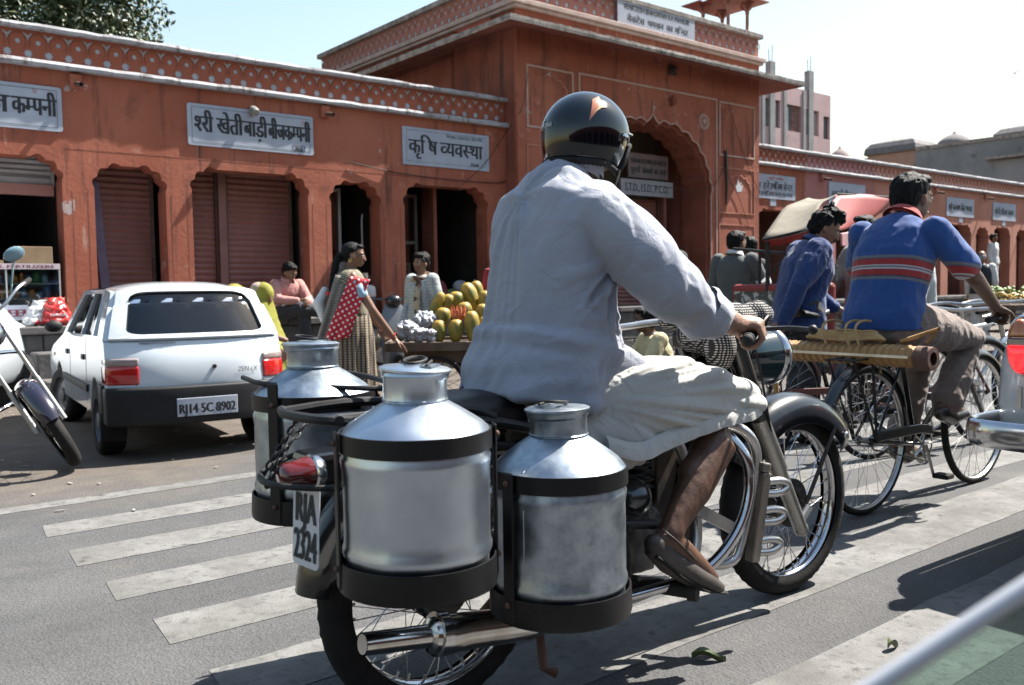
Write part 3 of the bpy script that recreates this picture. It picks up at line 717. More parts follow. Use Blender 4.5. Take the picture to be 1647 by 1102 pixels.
sgn_text(t_, ['पु', 'रा', 'नी'], .06, .09, .10, .24, bold=.005); sgn_text(t_, ['को', 'त', 'वा', 'ली'], .36, .09, .10, .28, bold=.005); sgn_text(t_, ['का', ' ', 'र', '~स', 'ता'], .68, .09, .10, .32, bold=.005)
t_ = sign('white board of a shop reading हरे, nearest the gateway on its right', 12.95, 14.48, 2.84, 3.32, YF, rnd=.004)
sgn_text(t_, ['रा', ' ', 'ह', 'रे'], .18, .19, .13, .45, bold=.006); sgn_text(t_, ['इ', '~म', 'पो', 'ि', 'ल', 'या'], .66, .19, .13, .40, bold=.006); sgn_text(t_, ['से', '~न', 'ट', 'र'], 1.10, .19, .13, .32, bold=.006)
sgn_text(t_, ['ह', 'रे', ' ', 'इ', '~म', 'पो', 'ि', 'ल', 'या', ' ', 'से', '~न', 'ट', 'र', ' ', 'का', ' ', 'र', '~स', 'ता'], .20, .06, .08, 1.22, bold=.003)
sgn_text(t_, ['श्री', ' ', 'ग', 'णे', 'श'], .60, .38, .05, .5, redink, bold=.002)
b = B(); b.box(13.62, 13.82, YF-.012, YF, 2.70, 2.84); tag(b.build('number_card', signw, M=ST), 'small white number card hanging under the board nearest the gateway', 'card')
t_ = sign('white board half hidden by the red rickshaw hood', 15.74, 17.22, 2.80, 3.32, YF, rnd=.004)
sgn_text(t_, ['ल', 'क्ष', '~म', 'ी', ' ', 'बी', 'ज', ' ', 'भ', 'ण', '~ड', 'ार'], .1, .2, .14, 1.25, bold=.006)
t_ = sign('small white board reading श्री कल्याण बीज भण्डार, far along the arcade', 21.15, 22.68, 2.80, 3.28, YF, rnd=.004)
sgn_text(t_, ['श्री', ' ', 'क', '~ल', 'या', 'ण', ' ', 'बी', 'ज', ' ', 'भ', '~ण', 'डा', 'र'], .1, .16, .15, 1.3, bold=.008)
t_ = sign('rightmost white board of the arcade, reading सीड्स फार्म', 23.84, 25.30, 2.80, 3.28, YF, rnd=.004)
sgn_text(t_, ['सो', 'नी', ' ', 'सी', '~ड', 'स', ' ', 'फा', '~र', 'म'], .1, .16, .15, 1.2, bold=.008)
for x in (21.85, 24.45):
    b = B(); b.box(x, x+.2, YF-.012, YF, 2.66, 2.79); tag(b.build('number_card', signw, M=ST), 'small white number card under the %s far board' % ('left' if x < 23 else 'right'), 'card')
# cables on the wall
def cable(label, pts, r=.006, M=ST, m=None, name='cable'):
    b = B(); b.tube(cr(pts, 5), r, 5); tag(b.build(name, m or iron, M=M), label, 'cable')
cable('black cable sagging across the wall over the two glazed arches', [(4.10, YF-.02, 2.83), (4.8, YF-.03, 2.74), (5.7, YF-.03, 2.70), (6.6, YF-.02, 2.71), (6.78, YF-.02, 2.76)], .007)
cable('thin cable slanting up across the 366 board to the gateway corner', [(5.9, YF-.05, 2.62), (6.35, YF-.06, 2.98), (6.74, YF-.05, 3.45), (6.85, YT-.04, 3.8), (7.0, YT-.03, 4.35)], .005)
cable('cable drooping across the mouth of the big arch', [(11.75, YT-.03, 3.35), (11.4, YT-.05, 2.95), (10.9, YT+.1, 2.85), (10.2, YT+.4, 2.9)], .006)
cable('thin cable fanning down the pink panel beside the arch', [(11.80, YT-.03, 3.45), (11.9, YT-.02, 3.1), (12.2, YT-.02, 2.75), (12.5, YT-.02, 2.2)], .004)
cable('cable crossing the top of the panel beside the arch', [(11.85, YT-.03, 4.5), (12.1, YT-.03, 4.0), (12.5, YT-.02, 3.3), (12.84, YT-.02, 2.9)], .004)
b = B(); b.tube([(11.78, YT-.03, 3.6), (11.78, YT-.05, 3.0), (11.80, YT-.03, 2.6)], [.03, .025, .01], 7); tag(b.build('cable_bundle', iron, M=ST), 'black cable bundle hanging beside the big arch', 'cable')
# ------------------------------------------------------------------ buildings behind
pk = mat('faded_pink_render', (.50, .33, .33), (.58, .41, .41), 1.2, .95, bump=.2, bscale=8, chip=[((.30, .24, .24), 2.5, .62, .06), ((.18, .15, .15), 5, .70, .05)])
grc = mat('raw_concrete', (.26, .25, .25), (.36, .35, .35), 2, .95)
pb = thing('pink_block', 'faded pink four storey block with raw concrete columns and open windows', 'building', ST @ MX.Translation((0, 8, 0)))
wins = [(23.95, 24.85, 6.35, 7.25, .3), (25.15, 26.05, 6.30, 7.18, .5), (26.35, 27.15, 6.3, 7.10, 0), (27.45, 27.85, 6.25, 7.0, 0)]
wins = [(23.95, 24.85, 6.45, 7.38), (25.2, 26.1, 6.42, 7.32), (26.35, 27.2, 6.40, 7.28), (27.5, 27.88, 6.35, 7.15)]
b = B(); b.prism([(22.5, 0), (27.95, 0), (27.95, 7.92), (22.5, 7.92)], 0, .18, holes=[[(a, c), (b_, c), (b_, d), (a, d)] for a, b_, c, d in wins]); b.build('wall', pk, pb)
b = B(); b.box(27.77, 27.95, .18, 4.0, 0, 7.9); b.box(22.5, 22.7, .18, 4, 0, 7.9); b.build('side_wall', pk, pb)
for i, (a, b_, c, d) in enumerate(wins):
    q = B(); w_ = .05
    for x in ([a, a+.28, b_-.05] if i != 1 else [a, a+.12, a+.34]): q.box(x, x+w_, .10, .16, c, d)
    q.box(a, b_, .10, .16, d-w_, d); q.box(a, b_, .10, .16, c, c+w_)
    f_ = q.build('window', grc if i == 2 else mat('blue_grey_frame', (.10, .12, .14)), pb)
    if i < 2:
        q = B(); q.box(a+.1, b_-.1 if i == 0 else a+.4, .13, .14, c, d); q.build('pane', mat('pale_pane', (.45, .55, .60), rough=.3), f_)
    if i == 1:
        q = B()
        for r_ in range(9):
            for k in range(4): q.box(a+.42+k*.115+(r_ % 2)*.02, a+.42+k*.115+.10, .08, .17, c+r_*.1, c+r_*.1+.085)
        q.build('brick_infill', mat('infill_brick', (.25, .13, .11), (.33, .18, .15), 9, .9), f_)['kind'] = 'stuff'
for x in (24.35, 26.65):
    b = B(); b.box(x-.14, x+.14, -.05, .15, 0, 8.62); b.build('column', grc, pb)
    b = B()
    for dx in (-.08, .08): b.tube([(x+dx, .05, 8.6), (x+dx*1.3, .05, 9.1+dx)], .014, 4)
    b.build('rebar', rust, pb)
for x in (23.85, 25.1, 26.25): b = B(); b.box(x-.06, x+.1, -.03, .0, 5.3, 7.9); b.build('pier', grc, pb)
def ribdome(b, x, y, z, r, h, n=32):
    prof = [(.88, 0), (1.0, .12), (1.02, .28), (.92, .5), (.70, .72), (.4, .9), (.15, 1.0), (.10, 1.08), (0, 1.2)]
    vs = []; k = n
    for q, zz in prof:
        for j in range(k):
            t = 2*pi*j/k; rr = q*r*(1+.03*(j % 2)); vs.append(V((x+rr*math.cos(t), y+rr*math.sin(t), z+zz*h)))
    b.add(vs, [(i*k+j, i*k+(j+1) % k, (i+1)*k+(j+1) % k, (i+1)*k+j) for i in range(len(prof)-1) for j in range(k)])
grw = mat('grey_cement', (.20, .21, .22), (.29, .30, .31), .8, .95, chip=[((.14, .14, .15), 1.5, .6, .1)])
dmm = mat('hazed_black_roof', (.15, .14, .145), (.22, .20, .205), 3, .95)  # roof black lightened to grey, distance haze put into the colour
def far_block(label, xf, ya, yb, z, m, name='grey_block', length=10):
    t = thing(name, label, 'building', ST @ MX.Translation((xf, 0, 0)))
    b = B(); b.box(0, length, ya, yb, 0, z); b.build('wall', m, t)
    return t
t = far_block('long grey cement building with a dome over its roof, far right', 40, -4, 10.9, 7.5, grw)
b = B(); b.box(-.05, 0, -4, 10.9, 7.35, 7.52); b.build('coping', weath, t)
b = B(); b.box(-.35, 0, -4, 7.6, 6.5, 6.62); b.build('canopy', weath, t)
b = B(); b.box(-.06, 0, -4, 7.3, 2, 6.45); b.build('panel', mat('paler_cement', (.27, .27, .28), (.33, .32, .33), 1, .95), t)
t = far_block('ribbed dark dome rising behind the grey cement roof', 46, 11.0, 13.9, 8.3, grw, 'domed_kiosk', 3)
b = B(); ribdome(b, 1.5, 12.56, 8.3, .85, .80); b.build('dome', dmm, t, smooth=60)
t = far_block('hipped dark roof pavilion on the far right skyline', 44, 3.0, 8.9, 8.0, grw, 'roof_pavilion', 5)
b = B(); b.loft([[V((q[0], q[1], z)) for q in ((0+i_, 3+i_), (5-i_, 3+i_), (5-i_, 8.9-i_), (0+i_, 8.9-i_))] for z, i_ in ((8.0, -.1), (8.2, -.15), (8.45, .1), (8.62, .7), (8.68, 1.3))]); b.build('roof', dmm, t)
oc = mat('ochre_pink', (.42, .24, .18), (.5, .31, .24), 1, .9)
t = far_block('orange pavilion with a curved black roof and three spikes', 43, 12.5, 15.0, 7.85, oc, 'roof_pavilion', 2.5)
b = B(); b.loft([[V((q[0], q[1], z)) for q in ((0+i_, 12.5+i_), (2.5-i_, 12.5+i_), (2.5-i_, 15-i_), (0+i_, 15-i_))] for z, i_ in ((7.85, -.12), (7.93, -.15), (8.2, -.10), (8.45, .1), (8.58, .45), (8.62, .8))]); b.build('roof', dmm, t)
for y in (13.3, 13.75, 14.2): b = B(); b.tube([(1.2, y, 8.6), (1.2, y, 9.0)], [.02, .006], 5); b.build('spike', dmm, t)
t = far_block('dark low roof with a small ribbed dome just right of the pink block', 44, 15, 20.5, 7.9, dmm, 'domed_house', 4)
b = B(); ribdome(b, 1.5, 18.1, 7.95, .62, .9); b.build('dome', mat('pinkish_dome', (.25, .19, .18), (.32, .25, .24), 3, .95), t, smooth=60)
# ------------------------------------------------------------------ tree behind the left wing
random.seed(11)
tr = thing('broadleaf_tree', 'big dark green tree rising behind the left end of the arcade', 'tree', ST @ MX.Translation((1.5, 11, 0)))
bark = mat('bark', (.06, .045, .035), (.12, .09, .07), 8, .9, bump=.6)
b = B(); b.tube(cr([(0, 0, 0), (.1, 0, 2), (-.1, .1, 4.2)]), [.35-.012*i for i in range(13)], 10)
for a in range(9):
    t0 = a*pi*2/9; L_ = random.uniform(2.2, 3.6)
    b.tube(cr([(0, 0, 3.4+.15*a), (math.cos(t0)*L_*.5, math.sin(t0)*L_*.5, 5.2+jig(.4)), (math.cos(t0)*L_, math.sin(t0)*L_, 6.6+jig(1.3))], 4), [.16-.016*i for i in range(9)], 6)
b.build('trunk', bark, tr, smooth=True)
leafm = mat('leaf_green', (.025, .05, .018), (.075, .11, .035), 1.2, .45, spec=.5)
leafm2 = mat('leaf_olive', (.06, .07, .02), (.12, .12, .04), 2, .5)
def crown(parent, center, rad, nc, nl, size, mats_, name='crown', flat=.75):
    lb = B(); cl = []
    for i in range(nc):
        while True:
            p = V((random.uniform(-1, 1), random.uniform(-1, 1), random.uniform(-1, 1)))
            if .35 < p.length < 1: break
        cl.append(V(center)+V((p.x*rad[0], p.y*rad[1], p.z*rad[2])))
    for c in cl:
        cr_ = random.uniform(.35, .75)
        for k in range(nl):
            d = V((random.gauss(0, 1), random.gauss(0, 1), random.gauss(0, flat))).normalized()*cr_*random.random()**.4
            p = c+d; s_ = size*random.uniform(.6, 1.2)
            n = (d.normalized()*.6+V((random.uniform(-1, 1), random.uniform(-1, 1), random.uniform(-.2, 1)))).normalized()
            a = n.orthogonal().normalized(); a.rotate(MX.Rotation(random.random()*6.28, 3, n)); c2 = n.cross(a)
            lb.cm = 0 if random.random() < .8 else 1
            lb.add([p-a*s_, p+c2*s_*.38+n*s_*.1, p+a*s_, p-c2*s_*.38+n*s_*.1], [(0, 1, 2), (0, 2, 3)])
    return lb.build(name, mats_, parent, fixn=False)
crown(tr, (-.3, 0, 6.9), (3.9, 3.4, 2.9), 200, 270, .085, [leafm, leafm2])

# ------------------------------------------------------------------ the arcade across the street (unseen behind the camera, added to cut sky light and darken reflections)
op = thing('unseen_arcade', 'unseen terracotta arcade across the street, added behind the viewer to darken reflections', 'building', ST @ MX.Translation((0, -21, 0)))
b = B(); ol = [(-45, 0)]
for k in range(26): x = -44+k*3.4; ol += [(x, 0), (x, 2.8), (x+1.2, 3.4), (x+2.4, 2.8), (x+2.4, 0)]
ol += [(48, 0), (48, 5.4), (-45, 5.4)]
b.prism(ol, -.3, 0); b.build('wall', terra, op)
b = B(); b.box(-45, 48, -6, -2.2, 0, 5.3); b.box(-45, 48, -2.2, -.3, 3.6, 5.3); b.build('inner_block', dark, op)
# ------------------------------------------------------------------ vehicle materials
rubber = mat('tyre_rubber', (.007, .007, .0075), (.022, .02, .019), 9, .85, bump=.2, bscale=90, spec=.3)
chrome = mat('chrome', (.62, .62, .64), (.46, .46, .48), 14, .16, 1, rvar=.07, chip=[((.16, .12, .09), 18, .68, .05)])
dullc = mat('dull_chrome', (.48, .47, .45), (.62, .61, .6), 10, .32, 1, rvar=.1, chip=[((.22, .17, .13), 14, .66, .08)])
alum = mat('cast_aluminium', (.09, .09, .09), (.20, .20, .20), 12, .42, .8, bump=.15, chip=[((.015, .013, .012), 8, .52, .12)])
blackp = mat('black_paint', (.003, .003, .004), (.007, .007, .008), 6, .25, coat=.35, spec=.4, chip=[((.035, .033, .03), 16, .68, .05)])
wornp = mat('worn_black_paint', (.004, .005, .007), (.010, .011, .014), 5, .28, coat=.5, spec=.4, chip=[((.10, .07, .07), 7, .61, .015), ((.03, .024, .02), 18, .64, .04), ((.06, .055, .05), 2.5, .62, .15)])
seatm = mat('black_vinyl', (.004, .004, .005), (.010, .010, .012), 7, .42, bump=.1, bscale=140, spec=.35)
grease = mat('greasy_metal', (.006, .006, .006), (.035, .032, .03), 16, .5, .3, bump=.3)
tin = mat('galvanised_steel', (.46, .52, .59), (.62, .67, .73), 4.5, .33, 1, rvar=.08, bump=.06, bscale=7, detail=9,
          chip=[((.28, .29, .30), 9, .64, .10), ((.10, .09, .085), 26, .72, .02), ((.2, .2, .2), 70, .70, .03)])
tin2 = mat('dull_galvanised', (.26, .31, .36), (.46, .51, .56), 22, .38, 1, rvar=.09, bump=.12, bscale=9, detail=9,
           chip=[((.16, .17, .18), 8, .64, .10), ((.07, .065, .06), 30, .72, .03)])
hoop = mat('black_hoop', (.0035, .0032, .004), (.008, .007, .008), 5, .45, 0, bump=.08, spec=.3, chip=[((.05, .04, .035), 20, .70, .03)])
def child(name, parent, M): 
    o = bpy.data.objects.new(name, None); COL.objects.link(o); o.empty_display_size = .05; o.parent = parent
    o.matrix_basis = WM[parent.name].inverted() @ M; WM[o.name] = M.copy(); return o
def wheel(parent, M, Rr, tr, rimw, nsp, tyre=rubber, rim=chrome, hubr=.035, hubw=.05, spr=.0016, tread=True, brake=0, spm=None):
    """M puts the axle along local y"""
    w = child('wheel', parent, M); Q = MX.Rotation(R(90), 4, 'X')
    b = B(); n = 96 if tread else 48; prof = []
    for k in range(13):
        a = R(-125+250*k/12); prof.append((Rr-tr+tr*math.cos(a)*1.0, tr*.95*math.sin(a)))
    ns = len(prof); vs = []
    for i in range(n):
        t = 2*pi*i/n
        for k, (r, z) in enumerate(prof):
            rr = r
            if tread and 2 <= k <= 10: rr -= .004*((i+(k//2)) % 2) if k not in (6,) else 0
            vs.append(V((rr*math.cos(t), z, rr*math.sin(t))))
    b.add(vs, [(i*ns+k, ((i+1) % n)*ns+k, ((i+1) % n)*ns+k+1, i*ns+k+1) for i in range(n) for k in range(ns-1)])
    b.build('tyre', tyre, w, smooth=50)
    ri = Rr-tr*1.62
    b = B(); b.lathe([(ri+tr*.35, -rimw), (ri+tr*.15, -rimw*1.02), (ri, -rimw*.7), (ri-.004, -rimw*.3), (ri-.006, 0), (ri-.004, rimw*.3), (ri, rimw*.7), (ri+tr*.15, rimw*1.02), (ri+tr*.35, rimw)], 64, Q)
    b.build('rim', rim, w, smooth=60)
    b = B(); b.lathe([(0, -hubw*1.3), (.012, -hubw*1.3), (.012, -hubw), (hubr, -hubw), (hubr, -hubw*.8), (hubr*.55, -hubw*.7), (hubr*.55, hubw*.7), (hubr, hubw*.8), (hubr, hubw), (.012, hubw), (.012, hubw*1.3), (0, hubw*1.3)], 24, Q)
    b.build('hub', alum if rim is not None else grease, w, smooth=40)
    if brake:
        b = B(); b.lathe([(0, hubw*.9), (brake*.9, hubw*.9), (brake, hubw*.75), (brake, -hubw*.4), (brake*.8, -hubw*.5), (0, -hubw*.5)], 32, Q); b.build('brake_drum', grease, w, smooth=40)
    proto = {}
    for i in range(nsp):
        sd = 1 if i % 2 else -1; ln = 1 if (i//2) % 2 else -1; key = (sd, ln); a = 2*pi*i/nsp
        if key not in proto:
            q = B(); a0 = ln*R(62)
            q.tube([(hubr*.92*math.cos(a0), sd*hubw*.9, hubr*.92*math.sin(a0)), (ri, sd*rimw*.12, 0)], spr, 4, cap=False)
            q.tube([(ri-.02, sd*rimw*.16, 0), (ri, sd*rimw*.12, 0)], spr*2.1, 5)
            o = q.build('spoke', spm or chrome, w); proto[key] = o; o.matrix_basis = MX.Rotation(-a, 4, 'Y')
        else: dup(proto[key], w).matrix_basis = MX.Rotation(-a, 4, 'Y')
    return w
def fender(b, c, r, a0, a1, w, drop=.03, n=28, lip=.006):
    """arched mudguard: c centre, angles in degrees from +x, y across"""
    rings = []
    for i in range(n+1):
        t = R(a0+(a1-a0)*i/n); ww = w*(1-.25*max(0, abs(i/n-.5)*2-.85)/.15)
        sec = [(-1, -drop), (-.98, -drop*.45), (-.8, -.004), (-.4, .010), (0, .014), (.4, .010), (.8, -.004), (.98, -drop*.45), (1, -drop)]
        sec2 = [(x*.96, z-.004) for x, z in reversed(sec)]
        rings.append([V((c[0]+(r+z)*math.cos(t), c[1]+x*ww, c[2]+(r+z)*math.sin(t))) for x, z in sec+sec2])
    b.loft(rings)
# ------------------------------------------------------------------ the milk motorcycle
mc = thing('motorcycle', 'black old motorcycle loaded with four milk cans, plate RJA 2324, in the foreground', 'motorcycle', MO)
T_ = MX.Translation
wheel(mc, MO @ T_((0, 0, .325)), .325, .046, .028, 36, hubr=.075, hubw=.045, brake=.085, spm=dullc)
wheel(mc, MO @ T_((1.43, 0, .325)) @ MX.Rotation(R(0), 4, 'Z'), .325, .044, .026, 36, hubr=.06, hubw=.04, brake=.085, spr=.0019)
b = B(); fender(b, (0, 0, .325), .355, -12, 118, .072, .03)
b.build('rear_mudguard', wornp, mc, smooth=40) if False else None
b = B(); fender(b, (0, 0, .325), .365, 62, 172, .075, .04); b.build('rear_mudguard', blackp, mc, smooth=40)
b = B(); fender(b, (1.43, 0, .325), .372, 33, 150, .082, .085, 36); b.build('front_mudguard', wornp, mc, smooth=50)
b = B()
for s_ in (-1, 1):
    b.tube([(1.43, s_*.085, .325), (1.60, s_*.085, .58)], .007, 6); b.tube([(1.43, s_*.085, .325), (1.18, s_*.085, .56)], .006, 6)
b.build('mudguard_stay', iron, mc, smooth=True)
b = B(); b.ell((1.665, -.086, .545), (.012, .006, .012), 8, 6); b.build('bolt_head', dullc, mc)
# forks
for s_ in (-1, 1):
    b = B(); y = s_*.10; top = V((1.035, y, .92)); mid = V((1.165, y, .655)); bot = V((1.385, y, .255))
    d = (mid-top).normalized()
    b.tube([top, mid], [.036, .033], 16); o = b.build('fork_cover', blackp, mc, smooth=True)
    q = B(); q.tube([mid-d*.01, mid+d*.01, mid+(bot-mid)*.45, mid+(bot-mid)*.46, bot], [.033, .031, .031, .026, .024], 16); q.ell(bot, .027, 10, 6); q.cyl(bot+V((.0, -.03*s_*0, .03)), V((1.43, y, .325)), .014, n=8)
    q.build('fork_leg', mat('fork_alloy', (.34, .33, .31), (.46, .45, .43), 10, .38, .95), mc, smooth=True)
b = B(); b.box(1.0, 1.10, -.13, .13, .88, .93); b.box(1.07, 1.15, -.13, .13, .72, .76); b.build('fork_yoke', blackp, mc, bevel=.008)
# headlight nacelle
Hc = V((1.30, 0, .845)); HT = T_(Hc) @ MX.Rotation(R(90), 4, 'Y')
b = B(); b.lathe([(0, -.17), (.04, -.165), (.07, -.13), (.085, -.06), (.092, 0), (.094, .012)], 32, HT); hl = b.build('headlight', mat('teal_black', (.01, .025, .03), rough=.12, coat=1), mc, smooth=60)
b = B(); b.lathe([(.094, .008), (.100, .012), (.102, .03), (.096, .045), (.088, .048), (.086, .042)], 32, HT); b.build('chrome_rim', chrome, hl, smooth=60)
b = B(); b.lathe([(.088, .042), (.07, .058), (.04, .068), (0, .072)], 32, HT); b.build('lens', mat('lens_glass', (.75, .78, .8), rough=.08, coat=1), hl, smooth=60)
b = B(); b.box(1.11, 1.20, -.17, -.165, .61, .70, T=T_((0, .10, 0))); b.build('side_flap', blackp, mc)
# handlebar
bar = cr([(1.12, -.03, .93), (1.10, -.12, .955), (1.02, -.20, .965), (.92, -.27, .95), (.80, -.355, .935)], 5)
b = B(); b.tube(bar, .012, 10); b.tube([V((p.x, -p.y, p.z)) for p in bar], .012, 10); b.build('handlebar', dullc, mc, smooth=True)
for s_ in (1, -1):
    b = B(); p0, p1 = V((.90, -.285*s_, .948)), V((.79, -.362*s_, .934)); d = (p1-p0)
    b.tube([p0+d*k/14 for k in range(15)], [.0175+(.002 if k % 2 else 0) for k in range(14)]+[.0195], 16); b.ell(p1, .018, 10, 6); b.build('grip', mat('grip_rubber', (.012, .012, .012), rough=.8), mc, smooth=50)
b = B(); b.tube(cr([(.95, -.25, .955), (.99, -.27, .955), (1.02, -.33, .958), (.99, -.42, .957)], 5), [.007]*15+[.006], 8); b.ell((.985, -.43, .957), .014, 10, 8); b.build('brake_lever', iron, mc, smooth=True)
b = B(); b.tube(cr([(.95, .25, .955), (.98, .3, .955), (.92, .38, .95)], 5), .006, 6); b.build('clutch_lever', iron, mc, smooth=True)
b = B(); b.tube(cr([(.98, -.24, .95), (1.06, -.22, .99), (1.16, -.10, .90), (1.14, -.02, .75)], 5), .004, 5); b.tube(cr([(1.0, .22, .95), (1.10, .2, 1.0), (1.18, .08, .9), (1.12, .02, .7)], 5), .004, 5)
b.tube(cr([(1.0, -.2, .95), (1.1, -.16, .8), (1.25, -.11, .5), (1.40, -.09, .36)], 6), .004, 5); b.build('control_cable', iron, mc, smooth=True)
# tank, seat, frame
b = B(); rings = []
for i in range(13):
    t = i/12; x = .50+.50*t; w_ = .12*math.sin(pi*min(1, .18+t*.74))**.6; h_ = .09*math.sin(pi*min(1, .15+t*.78))**.6; zc = .76+.03*t
    rings.append([V((x, w_*math.cos(a)*(1 if abs(math.cos(a)) < .9 else .97), zc+h_*math.sin(a)*(1.1 if math.sin(a) > 0 else .8))) for a in (2*pi*k/20 for k in range(20))])
b.loft(rings); b.build('tank', wornp, mc, smooth=True)
b = B(); rings = []
for i in range(17):
    t = i/16; x = -.10+.62*t; w_ = .125-.03*t; zt_ = .800+.018*math.sin(t*pi*1.3)-.05*max(0, t-.35); e = min(1, math.sin(pi*min(1, .08+t*.9))*3) ; hh = .085*e
    rings.append([V((x, w_*sx, z)) for sx, z in ((-1, zt_-hh*.8), (-1.02, zt_-hh*.45), (-.92, zt_-.012), (-.6, zt_), (0, zt_+.004), (.6, zt_), (.92, zt_-.012), (1.02, zt_-hh*.45), (1, zt_-hh*.8), (0, zt_-hh))])
b.loft(rings); b.build('seat', seatm, mc, smooth=60)
b = B()
b.tube(cr([(-.1, -.11, .66), (.2, -.11, .68), (.45, -.09, .70)], 5), .014, 8); b.tube(cr([(-.1, .11, .66), (.2, .11, .68), (.45, .09, .70)], 5), .014, 8)
b.tube([(1.08, 0, .80), (.92, 0, .55), (.86, 0, .30), (.60, 0, .24), (.35, 0, .27)], .020, 10); b.tube([(1.06, 0, .86), (.75, 0, .74), (.45, 0, .70), (.36, 0, .42), (.35, 0, .27)], .020, 10)
for s_ in (-1, 1):
    b.tube([(.38, s_*.10, .38), (0, s_*.115, .325)], .016, 8); b.tube([(.32, s_*.11, .68), (.02, s_*.12, .34)], .012, 8)
b.build('frame', blackp, mc, smooth=True)
for s_ in (-1, 1):
    b = B(); p0, p1 = V((.04, s_*.135, .36)), V((.10, s_*.135, .64)); d = p1-p0; b.tube([p0+d*k/22 for k in range(23)], [.018+(.008 if (k % 2) else 0) for k in range(23)], 12); b.build('shock_absorber', dullc, mc, smooth=30)
b = B(); b.box(.20, .42, -.135, -.11, .44, .62); b.box(.22, .40, .11, .135, .44, .62); b.build('side_box', blackp, mc, bevel=.02)
# engine
b = B(); b.ell((.60, 0, .36), (.20, .09, .13), 20, 14); b.ell((.43, 0, .34), (.15, .085, .11), 18, 12); b.box(.34, .72, -.075, .075, .24, .40); b.build('crankcase', alum, mc, smooth=60, bevel=.01)
b = B(); b.lathe([(0, 0), (.085, 0), (.10, .012), (.10, .03), (.06, .045), (0, .05)], 28, T_((.62, -.085, .36)) @ MX.Rotation(R(90), 4, 'X')); b.build('timing_cover', alum, mc, smooth=50)
b = B(); b.lathe([(.055, 0), (.055, .05), (.050, .075), (.035, .095), (.012, .105), (0, .106)], 24, T_((.545, -.11, .50)) @ MX.Rotation(R(90), 4, 'X'))
for k in (.012, .028, .042): b.lathe([(.054, k-.004), (.058, k), (.054, k+.004)], 24, T_((.545, -.11, .50)) @ MX.Rotation(R(90), 4, 'X'))
b.build('magneto', mat('magneto_alloy', (.06, .065, .07), (.14, .145, .15), 10, .22, .8), mc, smooth=50)
for k in range(11):
    b = B(); z = .50+.022*k; w_ = .115 if k < 8 else .105; b.box(.57-w_*.95, .57+w_*.95, -w_, w_, z, z+.007); b.build('cooling_fin', grease, mc, bevel=.003, seg=1)
b = B(); b.cyl((.57, 0, .46), (.57, 0, .76), .075, n=16); b.build('cylinder', grease, mc, smooth=True)
b = B(); b.ell((.40, -.02, .60), (.05, .05, .06), 12, 8); b.cyl((.40, -.02, .60), (.50, -.02, .62), .025); b.build('carburettor', alum, mc, smooth=True)
b = B(); b.tube(cr([(.66, -.06, .66), (.80, -.08, .62), (.84, -.12, .42), (.78, -.155, .26), (.6, -.165, .225), (.3, -.17, .215)], 6), .019, 12); b.build('exhaust_pipe', dullc, mc, smooth=True)
b = B(); mu = [(.32, -.17, .222), (.24, -.17, .228), (.16, -.172, .235), (-.04, -.175, .262), (-.09, -.176, .268), (-.125, -.177, .273), (-.13, -.177, .274), (-.30, -.18, .297)]
b.tube(mu, [.020, .030, .043, .045, .050, .040, .027, .026], 24, cap=False); b.tube([(-.30, -.18, .297), (-.2, -.178, .282)], [.0225, .0225], 24); b.build('silencer', mat('scuffed_chrome', (.62, .61, .60), (.42, .38, .34), 7, .16, 1, rvar=.08, chip=[((.05, .04, .035), 9, .68, .02), ((.3, .2, .13), 4, .64, .1)]), mc, smooth=50)
b = B(); b.lathe([(.027, 0), (.052, .004), (.052, .03), (.03, .036)], 20, T_((-.115, -.177, .274)) @ rot_to((.2, 0, -.03)).to_4x4()); b.build('silencer_clamp', chrome, mc, smooth=40)
# pedals, pegs and levers
b = B(); b.cyl((.56, -.09, .245), (.66, -.285, .24), .021, n=14); b.cyl((.652, -.27, .24), (.664, -.292, .24), .027, n=14); b.build('foot_peg', mat('peg_rubber', (.012, .012, .012), rough=.75), mc, smooth=50)
b = B(); b.tube([(.50, -.20, .42), (.47, -.21, .44)], .013, 8); b.tube(cr([(.47, -.2, .44), (.50, -.19, .35), (.52, -.17, .27)], 4), .008, 8); b.cyl((.46, -.20, .445), (.56, -.235, .435), .013, n=10); b.build('kick_starter', iron, mc, smooth=True)
b = B(); b.tube(cr([(.56, -.17, .27), (.66, -.19, .255), (.74, -.20, .28)], 4), .009, 8); b.box(.73, .77, -.22, -.17, .285, .297); b.build('brake_pedal', dullc, mc, smooth=True)
b = B(); b.box(-.02, .24, -.006, .006, 0, .035, T=T_((.74, -.21, .43)) @ MX.Rotation(R(28), 4, 'Y')); b.build('flat_bracket', dullc, mc)
b = B(); b.tube([(.28, -.05, .27), (.22, -.17, .10), (.25, -.18, .085)], [.012, .012, .014], 8); b.tube([(.28, .05, .27), (.2, .15, .12), (.24, .17, .1)], .012, 8); b.build('stand', rust, mc, smooth=True)
